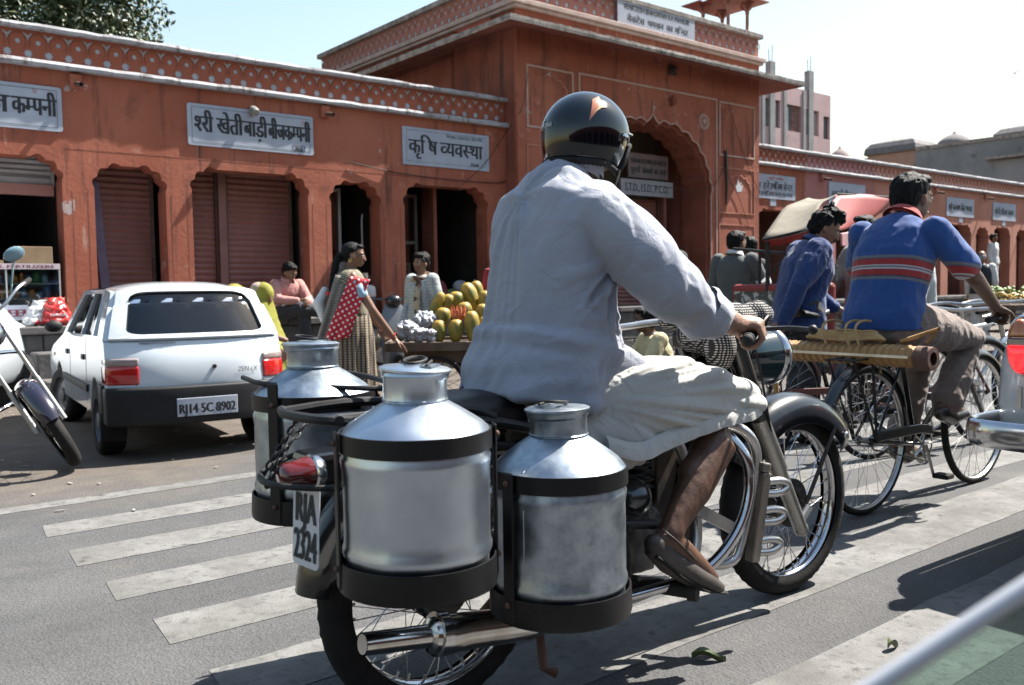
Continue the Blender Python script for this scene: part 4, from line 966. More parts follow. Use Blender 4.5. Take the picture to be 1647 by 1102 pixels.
# crash bars
b = B()
for s_ in (-1, 1): b.tube(cr([(.78, s_*.06, .70), (.83, s_*.18, .69), (.88, s_*.27, .60), (.885, s_*.29, .50), (.83, s_*.29, .38), (.72, s_*.26, .28), (.55, s_*.19, .235), (.42, s_*.15, .225)], 6), .0165, 12)
b.build('crash_bar', chrome, mc, smooth=True)
for s_ in (-1, 1):
    b = B(); b.tube(cr([(.95, s_*.05, .63), (.93, s_*.15, .665), (.98, s_*.20, .64), (1.01, s_*.215, .57), (.99, s_*.215, .45), (.94, s_*.21, .30), (.89, s_*.20, .255), (.82, s_*.12, .25)], 6), .0155, 12)
    g = b.build('leg_guard', dullc, mc, smooth=True)
    b = B(); b.box(-.018, .018, -.016, .016, 0, .27, T=T_((.965, s_*.235, .255)) @ MX.Rotation(R(12), 4, 'Y')); b.cyl((1.018, s_*.235, .52), (1.024, s_*.235, .548), .02, n=12); b.build('guard_post', mat('guard_bronze', (.20, .17, .14), (.30, .27, .24), 8, .4, .8), g, bevel=.005)
    for z in (.47, .385, .295):
        b = B(); x = .985+(z-.27)*.21; b.tube(cr([(x, s_*.235, z+.018), (x+.05, s_*.25, z+.018), (x+.085, s_*.252, z), (x+.05, s_*.25, z-.018), (x, s_*.235, z-.018)], 5), .012, 10); b.build('guard_loop', dullc, g, smooth=True)
b = B(); b.box(.80, .815, .03, .24, .27, .62); b.box(.80, .96, .0, .02, .30, .60); b.box(.70, .98, .02, .04, .25, .50); b.build('leg_shield', mat('rusty_brown_panel', (.03, .018, .010), (.09, .05, .028), 6, .7, chip=[((.01, .008, .008), 4, .52, .1)]), mc, bevel=.006)
# tail: lamp, plate, ring bar
b = B(); b.box(-.36, -.25, -.055, .055, .63, .71); b.build('lamp_bracket', blackp, mc, bevel=.015)
b = B(); Tl = T_((-.345, -.055, .672)) @ MX.Rotation(R(-90), 4, 'Y'); b.lathe([(.040, -.01), (.046, 0), (.046, .012), (.040, .016)], 20, Tl @ MX.Diagonal((.9, 1.15, 1, 1))); tl = b.build('tail_lamp', chrome, mc, smooth=50)
b = B(); b.lathe([(.041, 0), (.041, .03), (.034, .05), (.032, .072), (.024, .084), (0, .088)], 20, Tl @ MX.Diagonal((.9, 1.15, 1, 1))); b.build('red_lens', mat('dark_red_lens', (.07, .006, .006), (.13, .014, .014), 9, .15, coat=.6), tl, smooth=50)
npl = B()
pw, ph = .056, .098; pts = []
for sx, sz, a in ((1, 1, 0), (-1, 1, 90), (-1, -1, 180), (1, -1, 270)):
    for k in range(4): an = R(a+30*k); pts.append((sx*(pw-.014)+.014*math.cos(an), sz*(ph-.014)+.014*math.sin(an)))
PM_ = MO @ T_((-.366, -.045, .552)) @ MX.Rotation(R(-90+8), 4, 'Z') @ MX.Rotation(R(-3), 4, 'X')
npl.prism(pts, -.002, 0); npl_ = npl.build('number_plate', mat('enamel_white', (.62, .64, .68), (.70, .72, .75), 8, .3, chip=[((.05, .04, .04), 30, .76, .01)]), mc, M=PM_)
lettering('RJA', PM_ @ T_((-.045, -.0035, .004)) @ MX.Rotation(R(90), 4, 'X'), ink, npl_, .068, .088, .0035)
lettering('2324', PM_ @ T_((-.048, -.0035, -.082)) @ MX.Rotation(R(90), 4, 'X'), ink, npl_, .070, .096, .0035)
b = B(); b.tube(cr([(-.30, .17, .675), (-.39, .10, .67), (-.455, .0, .665), (-.45, -.08, .66), (-.38, -.15, .655), (-.30, -.17, .65)], 6), .0075, 8); b.build('tail_guard', iron, mc, smooth=True)
# can carriers
def pt(c, a, r, z): return V((c[0]+r*math.cos(R(a)), c[1]+r*math.sin(R(a)), z))
CANS = [(-.235, -.325, .482, .312, .155, 'front'), (.140, -.34, .347, .325, .155, ''), (-.195, .29, .51, .31, .155, ''), (.115, .335, .395, .32, .155, '')]
for (cx_, cy_, zb, hs, r, _), straps in zip(CANS, ([165, -25, 60], [-172, 95, 20], [-150, 120, -20], [-160, 100, 20])):
    b = B(); b.lathe([(r+.002, hs-.042), (r+.006, hs-.042), (r+.006, hs-.002), (r+.002, hs-.002)], 48, T_((cx_, cy_, zb))); ch_ = b.build('carrier_hoop', hoop, mc, smooth=40)
    b = B(); b.lathe([(0, -.01), (r+.012, -.01), (r+.014, 0), (r+.012, .052), (r+.008, .052), (r+.006, .004), (0, .0)], 48, T_((cx_, cy_, zb-.008))); b.build('carrier_cup', hoop, mc, smooth=40)
    for a in straps:
        b = B(); Tt = T_((cx_, cy_, 0)) @ MX.Rotation(R(a), 4, 'Z'); w_ = .017; zt_ = zb+hs+(.035 if a in (-150, 60, 100) else .004)
        b.box(r+.010, r+.016, -w_, w_, zb-.012, zt_, T=Tt); s2 = b.build('carrier_strap', hoop, mc, bevel=.003, seg=1)
        q = B()
        for z in (zb+.03, zb+hs-.02): q.ell(Tt @ V((r+.018, 0, z)), .007, 8, 6)
        q.build('rivet', rust, s2, smooth=True)
b = B()
for path, rr in (([(-.33, -.16, .80), (-.30, -.13, .80), (0, -.14, .795), (.08, -.17, .77)], .0105), ([(-.36, .10, .80), (-.38, .02, .80), (-.36, -.12, .80), (-.30, -.16, .795)], .012),
                 ([(-.33, .15, .79), (-.15, .13, .80), (.15, .15, .77)], .012), ([(-.34, .42, .855), (-.32, .28, .845), (-.15, .13, .835), (-.06, .1, .83)], .007), ([(-.10, .46, .86), (-.03, .30, .845), (-.02, .12, .83)], .008),
                 ([(-.25, -.14, .78), (-.2, -.12, .72), (0, -.12, .70), (.2, -.14, .68)], .012), ([(.0, -.16, .77), (.12, -.17, .75), (.30, -.16, .70)], .012)):
    b.tube(cr(path, 6), rr, 8)
b.build('carrier_rail', iron, mc, smooth=True)
def chain(parent, pts, m=iron, r=.0035, L_=.022):
    pts = cr(pts, 10); q = B(); acc = 0; k = 0
    for i in range(len(pts)-1):
        acc += (pts[i+1]-pts[i]).length
        if acc > L_*.72:
            acc = 0; d = (pts[i+1]-pts[i]).normalized(); s1 = d.orthogonal().normalized(); s1.rotate(MX.Rotation(R(90*(k % 2)), 3, d)); k += 1
            q.tube([pts[i]+d*math.cos(t)*L_*.5+s1*math.sin(t)*L_*.3 for t in (2*pi*j/8 for j in range(8))], r, 5, closed=True)
    q.build('chain', m, parent, smooth=True)['kind'] = 'stuff'
chain(mc, [(-.35, .02, .79), (-.42, .01, .70), (-.44, .03, .655)]); chain(mc, [(-.33, .0, .79), (-.41, -.03, .72), (-.455, -.04, .65)])
chain(mc, [(-.06, .1, .83), (-.02, .08, .84), (.02, .06, .81)], chrome)
b = B(); b.ell((-.02, .07, .80), (.05, .045, .055), 12, 8); b.build('lock_box', iron, mc, smooth=True)
b = B(); b.box(.23, .24, -.165, -.13, .66, .78); b.box(-.03, -.02, -.19, -.15, .62, .76); b.tube(cr([(.03, -.22, .69), (.0, -.19, .685), (-.05, -.17, .69)], 4), .012, 8); b.build('carrier_bracket', hoop, mc, bevel=.003)
# milk cans
labs = ['biggest shining milk can at the motorcycle rear, scratched, with its lid ajar', 'grey milk can with a dark dent, nearest the rider\'s leg', 'dull spotted milk can on the far rear side, next to the number plate', 'milk can on the far side of the seat, only its lid with ring handle showing']
for i, ((cx_, cy_, zb, hs, r, _), lab) in enumerate(zip(CANS, labs)):
    cn = thing('milk_can', lab, 'milk can', MO @ T_((cx_, cy_, zb)) @ MX.Rotation(R((40, 200, 110, 300)[i]), 4, 'Z'), 'milk cans on the motorcycle')
    rn = .0665; cone = (.055, .066, .06, .06)[i]; nk = (.066, .062, .062, .06)[i]
    prof = [(0, .003), (r-.004, .003), (r-.002, .045), (r+.003, .055), (r+.004, .066), (r+.0, .076), (r-.0005, .10)]
    prof += [(r-.0005, .16), (r-.0005, .20), (r-.0005, hs-.085), (r+.002, hs-.068), (r+.003, hs-.058), (r-.001, hs-.05), (r, hs-.003), (r-.004, hs+.002)]
    prof += [(rn+(r-rn)*(1-k/6), hs+.002+cone*(k/6)**.92) for k in range(1, 7)]
    prof += [(rn+.002, hs+cone+.004), (rn, hs+cone+.012), (rn, hs+cone+nk-.014), (rn+.003, hs+cone+nk-.008), (rn, hs+cone+nk)]
    b = B(); b.lathe(prof, 72)
    for p in b.v:
        an = math.atan2(p.y, p.x); dn = NZ.noise(V((math.cos(an)*2+i*7, math.sin(an)*2, p.z*7)))*.0024+NZ.noise(V((math.cos(an)*6+i*7, math.sin(an)*6, p.z*24)))*.0009; rr = math.hypot(p.x, p.y)
        if i == 1: dn -= .010*math.exp(-((an+2.9+.0)**2/.05)-((p.z-.20)**2/.003)) if False else 0
        if rr > .02: p.x *= 1+dn/rr; p.y *= 1+dn/rr
    b.build('body', [tin, tin2, tin2, tin2][i], cn, smooth=35)
    zl = hs+cone+nk; TL = T_((.006, 0, zl)) @ MX.Rotation(R((3.5, 2, 1, 1)[i]), 4, 'X')
    b = B(); b.lathe([(rn-.004, -.02), (rn+.004, -.014), (rn+.006, -.004), (rn+.010, 0), (rn+.010, .004), (rn+.004, .007), (rn*.6, .009), (rn*.5, .012), (0, .012)], 48, TL); ld = b.build('lid', [tin, tin2, tin2, tin][i], cn, smooth=40)
    b = B(); b.tube([TL @ V((.034*math.cos(t)+.01, .022*math.sin(t)+.005, .020+.004*math.cos(t))) for t in (2*pi*k/24 for k in range(24))], .0035, 8, closed=True); b.tube([TL @ V((-.03, -.035, .014)), TL @ V((.045, -.02, .017))], .0035, 6); b.build('ring_handle', iron, ld, smooth=True)
    b = B(); b.box(-.03, .03, -.045, -.02, .010, .0135, T=TL); b.build('hasp', tin2, ld)
    b = B(); rs_ = lambda z: r-.001
    b.tube([(r, 0, .09), (r, 0, hs-.08)], .0016, 5); b.tube([(r-.002, 0, hs+.004), (rn+.001, 0, hs+cone+.002)], .0016, 5); b.tube([(rn+.0005, 0, hs+cone+.012), (rn+.0005, 0, hs+cone+nk-.016)], .0016, 5)
    b.tube([((rn+.0015)*math.cos(t), (rn+.0015)*math.sin(t), hs+cone+.006) for t in (2*pi*k/40 for k in range(40))], .0018, 5, closed=True)
    b.build('seam', tin2, cn, smooth=True)['kind'] = 'stuff'
sootm = mat('soot_stain', (.10, .09, .08), (.2, .19, .18), 10, .6)
# checked scarf bundled on the bars
def scarf_mat():
    m = bpy.data.materials.new('checked_scarf'); m.use_nodes = True; t = m.node_tree; N = t.nodes; L = t.links; b_ = N['Principled BSDF']
    tc = N.new('ShaderNodeTexCoord'); outs = []
    for ax in ('X', 'Z'):
        w = N.new('ShaderNodeTexWave'); w.bands_direction = ax; w.inputs['Scale'].default_value = 42; w.inputs['Distortion'].default_value = 1.2; L.new(tc.outputs['Object'], w.inputs[0]); outs.append(w.outputs['Fac'])
    mu_ = N.new('ShaderNodeMath'); mu_.operation = 'MULTIPLY'; L.new(outs[0], mu_.inputs[0]); L.new(outs[1], mu_.inputs[1])
    c = N.new('ShaderNodeValToRGB'); L.new(mu_.outputs[0], c.inputs[0]); c.color_ramp.elements[0].color = (.015, .014, .014, 1); c.color_ramp.elements[1].color = (.38, .36, .34, 1); c.color_ramp.elements[0].position = .35; c.color_ramp.elements[1].position = .5
    L.new(c.outputs[0], b_.inputs['Base Color']); b_.inputs['Roughness'].default_value = .95; return m
scm = scarf_mat()
b = B(); b.ell((1.02, -.10, .985), (.08, .085, .04), 16, 10); b.ell((1.12, -.12, .99), (.06, .05, .04), 14, 10); b.ell((.96, -.05, .93), (.05, .10, .06), 14, 10); b.ell((.93, -.14, .90), (.035, .05, .07), 12, 8); b.ell((1.0, .08, .975), (.06, .09, .035), 12, 8)
def foldd(amp, fr, st=(1, 1, 1), rid=True):
    def f(p, n):
        q = V((p.x*fr*st[0], p.y*fr*st[1], p.z*fr*st[2])); a = NZ.noise(q); c = NZ.noise(q*2.3+V((3, 1, 7)))
        v = (1-abs(a)*2)*.6+(1-abs(c)*2)*.25 if rid else a+.4*c
        return n*(v*amp)
    return f
scf = voxel(b, 'checked_scarf', scm, None, .006, 3, foldd(.010, 16, (1, 1, .5)), M=MO)
tag(scf, 'black and white checked scarf bundled round the motorcycle handlebar', 'scarf')
# ------------------------------------------------------------------ bicycles
def bicycle(M, label, fr=blackp, wheelbase=1.08, Rr=.35, steer=0, carrier=True, rimm=dullc, group=None, mg=wornp, lowbar=False):
    t = thing('bicycle', label, 'bicycle', M, group)
    A = V((0, 0, Rr)); Fw = V((wheelbase, 0, Rr)); bbk = V((.44, 0, .29)); st_ = V((.29, 0, .78)); hd0 = V((wheelbase-.22, 0, .80)); hd1 = V((wheelbase-.16, 0, .64))
    wheel(t, M @ T_(A), Rr, .019, .015, 32, rim=rimm, hubr=.022, hubw=.035, spr=.0012, tread=False, spm=dullc)
    FM = M @ T_(hd1) @ MX.Rotation(R(steer), 4, 'Z') @ T_(-hd1)
    wheel(t, FM @ T_(Fw), Rr, .019, .015, 32, rim=rimm, hubr=.02, hubw=.032, spr=.0012, tread=False, spm=dullc)
    b = B(); b.tube([bbk, st_], .015, 8); b.tube([bbk, hd1+V((0, 0, .03))], .015, 8); b.tube([st_+V((0, 0, -.03)), hd0+V((0, 0, -.01))], .014, 8); b.tube([hd0+(hd0-hd1)*.1, hd1], .018, 8)
    for s_ in (-1, 1): b.tube([bbk+V((0, s_*.03, 0)), A+V((0, s_*.055, 0))], .009, 6); b.tube([st_+V((0, s_*.02, -.05)), A+V((0, s_*.055, 0))], .007, 6)
    b.build('frame', fr, t, smooth=True)
    b = B()
    for s_ in (-1, 1): b.tube(cr([hd1+V((0, s_*.03, -.01)), hd1+V((.03, s_*.045, -.12)), Fw+V((0, s_*.05, 0))], 5), .010, 6)
    b.build('fork', fr, t, M=FM, smooth=True)
    hb = hd0+V((-.02, 0, .12)); b = B(); b.tube([hd0, hb], .012, 8); b.tube(cr([hb+V((-.20, .27, -.02)), hb+V((-.05, .27, 0)), hb+V((.06, .18, .03)), hb+V((.06, 0, .02)), hb+V((.06, -.18, .03)), hb+V((-.05, -.27, 0)), hb+V((-.20, -.27, -.02))], 6), .011, 8)
    b.tube([hb+V((.02, .25, -.03)), hb+V((-.14, .25, -.05))], .005, 5); b.tube([hb+V((.02, -.25, -.03)), hb+V((-.14, -.25, -.05))], .005, 5); b.build('handlebar', dullc, t, M=FM, smooth=True)
    for s_ in (-1, 1): b = B(); b.cyl(hb+V((-.22, s_*.27, -.02)), hb+V((-.10, s_*.27, -.008)), .016, n=10); b.build('grip', rubber, t, M=FM, smooth=True)
    b = B(); b.tube([st_, st_+V((-.015, 0, .08))], .012, 8); b.build('seat_post', dullc, t)
    b = B(); rings = []
    for i in range(9):
        u_ = i/8; x = st_.x-.15+.27*u_; w_ = .10*(1-u_)**1.2+.022; z = st_.z+.11+.012*math.cos(u_*5)
        rings.append([V((x, w_*math.cos(a), z+.028*math.sin(a))) for a in (2*pi*k/12 for k in range(12))])
    b.loft(rings); b.build('saddle', seatm, t, smooth=60)
    b = B(); fender(b, tuple(A), Rr+.015, 20, 190, .028, .02); b.build('rear_mudguard', mg, t, smooth=50)
    b = B(); fender(b, tuple(Fw), Rr+.015, 20, 130, .026, .02); b.build('front_mudguard', mg, t, M=FM, smooth=50)
    if carrier:
        b = B()
        for y in (-.06, 0, .06): b.tube([(-.22, y, .74), (.26, y, .75)], .006, 5)
        for x in (-.2, 0, .2): b.tube([(x, -.065, .742), (x, .065, .742)], .005, 5)
        for s_ in (-1, 1): b.tube([(-.05, s_*.065, .74), (0, s_*.06, Rr)], .007, 5); b.tube([(-.2, s_*.065, .74), (0, s_*.06, Rr)], .006, 5)
        b.build('carrier', iron, t, smooth=True)
    Q = T_(bbk+V((0, -.045, 0))) @ MX.Rotation(R(90), 4, 'X')
    b = B(); b.lathe([(.085, -.003), (.095, 0), (.085, .003), (.078, 0), (.085, -.003)], 32, Q)
    for k in range(5): a = 2*pi*k/5; b.tube([bbk+V((0, -.045, 0)), bbk+V((.083*math.cos(a), -.045, .083*math.sin(a)))], .006, 5)
    b.build('chainring', dullc, t, smooth=True)
    b = B(); b.tube([bbk+V((.06, -.045, .093)), V((0, -.045, Rr+.035)), V((-.035, -.045, Rr)), V((0, -.045, Rr-.035)), bbk+V((.06, -.045, -.093))], .004, 5); b.build('chain', grease, t)
    b = B(); ring_ = [V((.50, -.06, .38)), V((.40, -.06, .395)), V((.05, -.06, Rr+.05)), V((-.03, -.06, Rr+.02)), V((.02, -.06, Rr-.0)), V((.4, -.06, .35)), V((.52, -.06, .33))]
    b.loft([[p for p in ring_], [p+V((0, .03, 0)) for p in ring_]]); b.build('chain_guard', mg, t, bevel=.004)
    for s_, an in ((-1, R(-70)), (1, R(110))):
        e = bbk+V((.165*math.cos(an), s_*.07, .165*math.sin(an))); b = B(); b.tube([bbk+V((0, s_*.06, 0)), e], .008, 6); cnk = b.build('crank', dullc, t, smooth=True)
        b = B(); b.box(-.035, .035, -.04, .04, -.012, .012, T=T_(e+V((0, s_*.05, 0)))); b.build('pedal', rubber, cnk, bevel=.006)
    return t
# ------------------------------------------------------------------ people
def skin(nm, c): return mat(nm, c, tuple(min(1, q*1.35) for q in c), 9, .48, bump=.12, bscale=120, spec=.4, sss=.06)
sk_d = skin('skin_dark_brown', (.085, .042, .026)); sk_m = skin('skin_brown', (.17, .085, .052)); sk_l = skin('skin_light_brown', (.33, .19, .13))
hair_b = mat('black_hair', (.0025, .0025, .003), (.006, .0055, .0055), 30, .5, spec=.12, bump=.6, bscale=160)
hair_g = mat('grey_hair', (.16, .16, .16), (.34, .34, .34), 60, .5, bump=.5, bscale=160)
eyew = mat('eye_white', (.6, .58, .55), rough=.2); eyeb = mat('eye_dark', (.012, .008, .006), rough=.1); lipm = mat('lip', (.16, .06, .05), rough=.45)
def limb(b, pts, rs, n=14):
    pts = [V(p) for p in pts]
    b.tube(pts, rs, n)
    for p, r in ((pts[0], rs[0]), (pts[-1], rs[-1])):
        r = r if not isinstance(r, tuple) else min(r); b.ell(p, r, n, 8)
def torso(b, cen, side, secs):
    """secs: (centre, half width, half depth); side = left-right unit vector"""
    rings = []; k = len(secs)
    for i, (c, w, d) in enumerate(secs):
        c = V(c); ax = (V(secs[min(i+1, k-1)][0])-V(secs[max(i-1, 0)][0])).normalized(); s_ = (V(side)-ax*ax.dot(V(side))).normalized(); f = ax.cross(s_)
        rings.append([c+s_*w*math.copysign(abs(math.cos(a))**.8, math.cos(a))+f*d*math.copysign(abs(math.sin(a))**.8, math.sin(a)) for a in (2*pi*j/24 for j in range(24))])
    b.loft(rings)
def frame_of(origin, fwd, up=(0, 0, 1)):
    f = V(fwd).normalized(); u_ = V(up); l = u_.cross(f).normalized(); u_ = f.cross(l)
    return MX(((f.x, l.x, u_.x, origin[0]), (f.y, l.y, u_.y, origin[1]), (f.z, l.z, u_.z, origin[2]), (0, 0, 0, 1)))
def head_shape(b, HM, s=1.0, nose=1.0):
    """x forward, y left, z up; origin at the middle of the skull"""
    def e(c, r, n=18, m=12, rot=None):
        T = HM @ MX.Translation(V(c)*s)
        if rot is not None: T = T @ rot
        q = B(); q.ell((0, 0, 0), V(r)*s, n, m); b.add([T @ p for p in q.v], q.f)
    e((-.008, 0, .018), (.096, .075, .092)); e((.012, 0, -.02), (.080, .066, .085)); e((.040, 0, -.062), (.045, .046, .042)); e((.060, 0, -.085), (.024, .024, .020))
    e((.074, 0, .012), (.022, .055, .014)); e((.062, .030, -.025), (.026, .022, .020)); e((.062, -.030, -.025), (.026, .022, .020))
    e((.094*nose, 0, -.022), (.014, .011, .030), 12, 8, MX.Rotation(R(-18), 4, 'Y')); e((.103*nose, 0, -.042), (.014, .015, .011), 12, 8)
    e((.083, 0, -.066), (.012, .024, .008), 12, 8); e((.080, 0, -.077), (.012, .020, .007), 12, 8)
    for y in (-1, 1): e((-.002, y*.074, -.018), (.020, .010, .032), 12, 8, MX.Rotation(R(-12), 4, 'Y'))
def face_bits(parent, M, HM, s=1.0, stache=None, brow=hair_b):
    T = M @ HM
    for y in (-1, 1):
        b = B(); b.ell(V((.0815, y*.031, -.004))*s, V((.008, .014, .008))*s, 12, 8); ey = b.build('eye', eyew, parent, M=T, smooth=True)
        b = B(); b.ell(V((.0875, y*.031, -.004))*s, V((.004, .006, .006))*s, 8, 6); b.build('pupil', eyeb, ey, M=T, smooth=True)
        b = B(); b.tube([V((.090, y*.014, .012))*s, V((.093, y*.03, .019))*s, V((.082, y*.05, .013))*s], [.003*s, .0045*s, .002*s], 6); b.build('eyebrow', brow, parent, M=T)
    b = B(); b.ell(V((.0905, 0, -.070))*s, V((.007, .021, .006))*s, 12, 6); b.build('lips', lipm, parent, M=T, smooth=True)
    if stache:
        b = B(); b.ell(V((.095, .014, -.058))*s, V((.008, .020, .0065))*s, 10, 6); b.ell(V((.095, -.014, -.058))*s, V((.008, .020, .0065))*s, 10, 6); b.build('moustache', stache, parent, M=T, smooth=True)
def hair(parent, M, HM, s=1.0, m=None, kind='short', vox=.005):
    m = m or hair_b; b = B(); T = MX.Scale(s, 4)
    def e(c, r, n=18, mm=12): b.ell(V(c)*s, V(r)*s, n, mm)
    if kind in ('short', 'wavy', 'tousled'):
        e((-.022, 0, .036), (.098, .083, .084)); e((-.045, 0, .0), (.075, .079, .085)); e((.040, 0, .080), (.050, .062, .032))
        if kind == 'tousled': e((.03, -.02, .115), (.06, .05, .03)); e((-.02, .02, .12), (.05, .04, .045)); e((.06, .01, .095), (.035, .055, .025)); e((-.03, 0, .16), (.018, .02, .03))
        if kind == 'wavy': e((.03, 0, .095), (.06, .065, .035)); e((-.05, 0, .06), (.075, .08, .08))
    if kind == 'bun': e((-.022, 0, .034), (.096, .080, .080)); e((-.05, 0, .0), (.07, .077, .08)); e((.045, .0, .074), (.042, .06, .026)); e((-.115, 0, -.03), (.045, .04, .045))
    if kind == 'fringe': e((-.03, 0, -.005), (.085, .081, .060))
    amp = {'tousled': .010, 'wavy': .006, 'short': .004, 'bun': .0015, 'fringe': .004}[kind]
    def f(p, n):
        a = NZ.noise(V((p.x*45, p.y*60, p.z*18)))+.5*NZ.noise(V((p.x*110, p.y*120, p.z*30))); return n*amp*a*s*1.6
    return voxel(b, 'hair', m, parent, vox*s, 1, f, M=M @ HM)
def hand(b, wrist, d, pn, s=1.0, curl=.35, side=1, spread=.0, thumb=.6):
    """d: direction of the palm, pn: the way the palm faces, side: +1 when the thumb lies on d x pn side"""
    d = V(d).normalized(); pn = V(pn); pn = (pn-d*pn.dot(d)).normalized(); lat = d.cross(pn)*side; w = V(wrist)
    T = MX(((d.x, lat.x, pn.x, w.x), (d.y, lat.y, pn.y, w.y), (d.z, lat.z, pn.z, w.z), (0, 0, 0, 1)))
    q = B(); q.ell((.045*s, 0, 0), (.052*s, .040*s, .016*s), 16, 10); q.ell((.068*s, 0, -.001), (.026*s, .041*s, .013*s), 16, 10); q.ell((.03*s, .026*s, .006*s), (.03*s, .018*s, .016*s), 12, 8)
    b.add([T @ p for p in q.v], q.f)
    for k, (ly, L_) in enumerate(((.030, .92), (.010, 1.0), (-.011, .94), (-.030, .76))):
        p = V((.083*s-abs(ly)*.15, ly*s, 0)); a = curl*.6; pts = [T @ p]
        for L2, da in ((.040, curl), (.026, curl*1.05), (.020, curl*.8)):
            p = p+V((math.cos(a), ly*spread*8, math.sin(a)))*L2*L_*s; a += da; pts.append(T @ p)
        limb(b, pts, [.0098*s, .009*s, .0082*s, .0070*s], 10)
    p = V((.022*s, .030*s, .004*s)); pts = [T @ p]
    for L2, dv in ((.034, V((.65, .75, .25*thumb+.1))), (.028, V((.85, .35, .6*thumb))), (.024, V((.9, .0, .75*thumb)))):
        p = p+dv.normalized()*L2*s; pts.append(T @ p)
    limb(b, pts, [.013*s, .011*s, .0098*s, .0085*s], 10)
STAND = dict(pel=(0, 0, .93), wst=(0, 0, 1.06), che=(.0, 0, 1.27), nek=(-.005, 0, 1.44), head=(.015, 0, 1.575), hf=(1, 0, 0),
             shL=(0, .175, 1.38), shR=(0, -.175, 1.38), elL=(-.02, .23, 1.11), elR=(-.02, -.23, 1.11), wrL=(.05, .23, .88), wrR=(.05, -.23, .88),
             hiL=(0, .09, .92), hiR=(0, -.09, .92), knL=(.02, .10, .50), knR=(.02, -.10, .50), anL=(-.01, .10, .085), anR=(-.01, -.10, .085),
             ftL=(.15, .12, .03), ftR=(.15, -.12, .03), up=(0, 0, 1))
def person(label, M, J=None, s=1.0, skinm=None, top=None, bottom=None, hairk='short', hairm=None, stache=None, topcol=None, vox=.009, build=1.0, sleeve=1.0, shoes=None,
           curlL=.4, curlR=.4, hdL=None, hdR=None, pnL=None, pnR=None, topz=None, legs='trousers', folds=.006, face=True, hem=None, collar=None, hs=None, extra_top=None, neckr=.055, group=None):
    P = {k: V(v)*(s if k not in ('hf', 'up') else 1) for k, v in {**STAND, **(J or {})}.items()}
    skinm = skinm or sk_m; t = thing('person', label, 'person', M, group); sd = (P['shL']-P['shR']).normalized(); hd = (P['hiL']-P['hiR']).normalized()
    HM = frame_of(P['head'], P['hf'], P['up']); hs = hs or s; w = build*s
    b = B(); torso(b, None, sd, [(P['pel']+V((0, 0, -.06*s)), .15*w, .10*w), (P['pel'], .16*w, .11*w), (P['wst'], .135*w, .10*w), (P['che'], .155*w, .11*w), (P['che'].lerp(P['nek'], .6), .13*w, .09*w), (P['nek'], .058*s, .058*s)])
    limb(b, [P['nek']+V((0, 0, -.03*s)), P['head'].lerp(P['nek'], .35)], [neckr*s, neckr*s*.95]); head_shape(b, HM, hs)
    for c in 'LR':
        limb(b, [P['sh'+c], P['el'+c], P['wr'+c]], [.048*s, .038*s, .026*s]); limb(b, [P['hi'+c], P['kn'+c], P['an'+c]], [.08*s, .052*s, .036*s])
        f = (P['ft'+c]-P['an'+c]); limb(b, [P['an'+c]+V((0, 0, -.02*s))-f*.25, P['ft'+c]-f*.1, P['ft'+c]+f*.25], [.034*s, .034*s, .024*s])
        dd = (hdL if c == 'L' else hdR) or (P['wr'+c]-P['el'+c]); pn = (pnL if c == 'L' else pnR) or (sd*(-1 if c == 'L' else 1))
        hand(b, P['wr'+c], dd, pn, s, curlL if c == 'L' else curlR, side=1 if c == 'L' else -1)
    body = voxel(b, 'body', skinm, t, vox, 2)
    if face: face_bits(t, M, HM, hs, stache)
    if hairk: hair(t, M, HM, hs, hairm, hairk)
    if bottom:
        b = B()
        if legs == 'trousers':
            torso(b, None, hd, [(P['pel']+V((0, 0, -.10*s)), .165*w, .125*w), (P['pel'], .17*w, .125*w), (P['pel'].lerp(P['wst'], .6), .15*w, .115*w)])
            for c in 'LR':
                limb(b, [P['hi'+c], P['hi'+c].lerp(P['kn'+c], .5), P['kn'+c], P['kn'+c].lerp(P['an'+c], .5), P['an'+c]+(P['kn'+c]-P['an'+c])*.06], [.10*w, .092*w, .074*s, .072*s, .070*s])
            voxel(b, 'trousers', bottom, t, vox, 3, foldd(folds*1.3, 13, (1, 1, .7)))
    if top:
        b = B(); he = hem if hem is not None else -.10
        torso(b, None, sd, [(P['pel']+V((0, 0, he*s)), .185*w, .140*w), (P['pel'], .178*w, .135*w), (P['wst'], .158*w, .122*w), (P['che'], .176*w, .130*w), (P['che'].lerp(P['nek'], .55), .158*w, .105*w), (P['che'].lerp(P['nek'], .85), .105*w, .080*w), (P['nek']+V((0, 0, -.005)), .066*s, .066*s)])
        for c in 'LR':
            e1 = P['el'+c]; wr = P['wr'+c]; k = .95
            if sleeve >= 1: pts = [P['sh'+c], P['sh'+c].lerp(e1, .5), e1, e1.lerp(wr, .5), e1.lerp(wr, k)]; rs = [.072*w, .068*w, .058*s, .052*s, .045*s]
            else: pts = [P['sh'+c], P['sh'+c].lerp(e1, .45), P['sh'+c].lerp(e1, .45+.5*sleeve)]; rs = [.060*w, .060*w, .062*w]
            limb(b, pts, rs)
        if extra_top: extra_top(b)
        voxel(b, 'shirt', top, t, vox, 3, foldd(folds, 12, (1, 1, .6)))
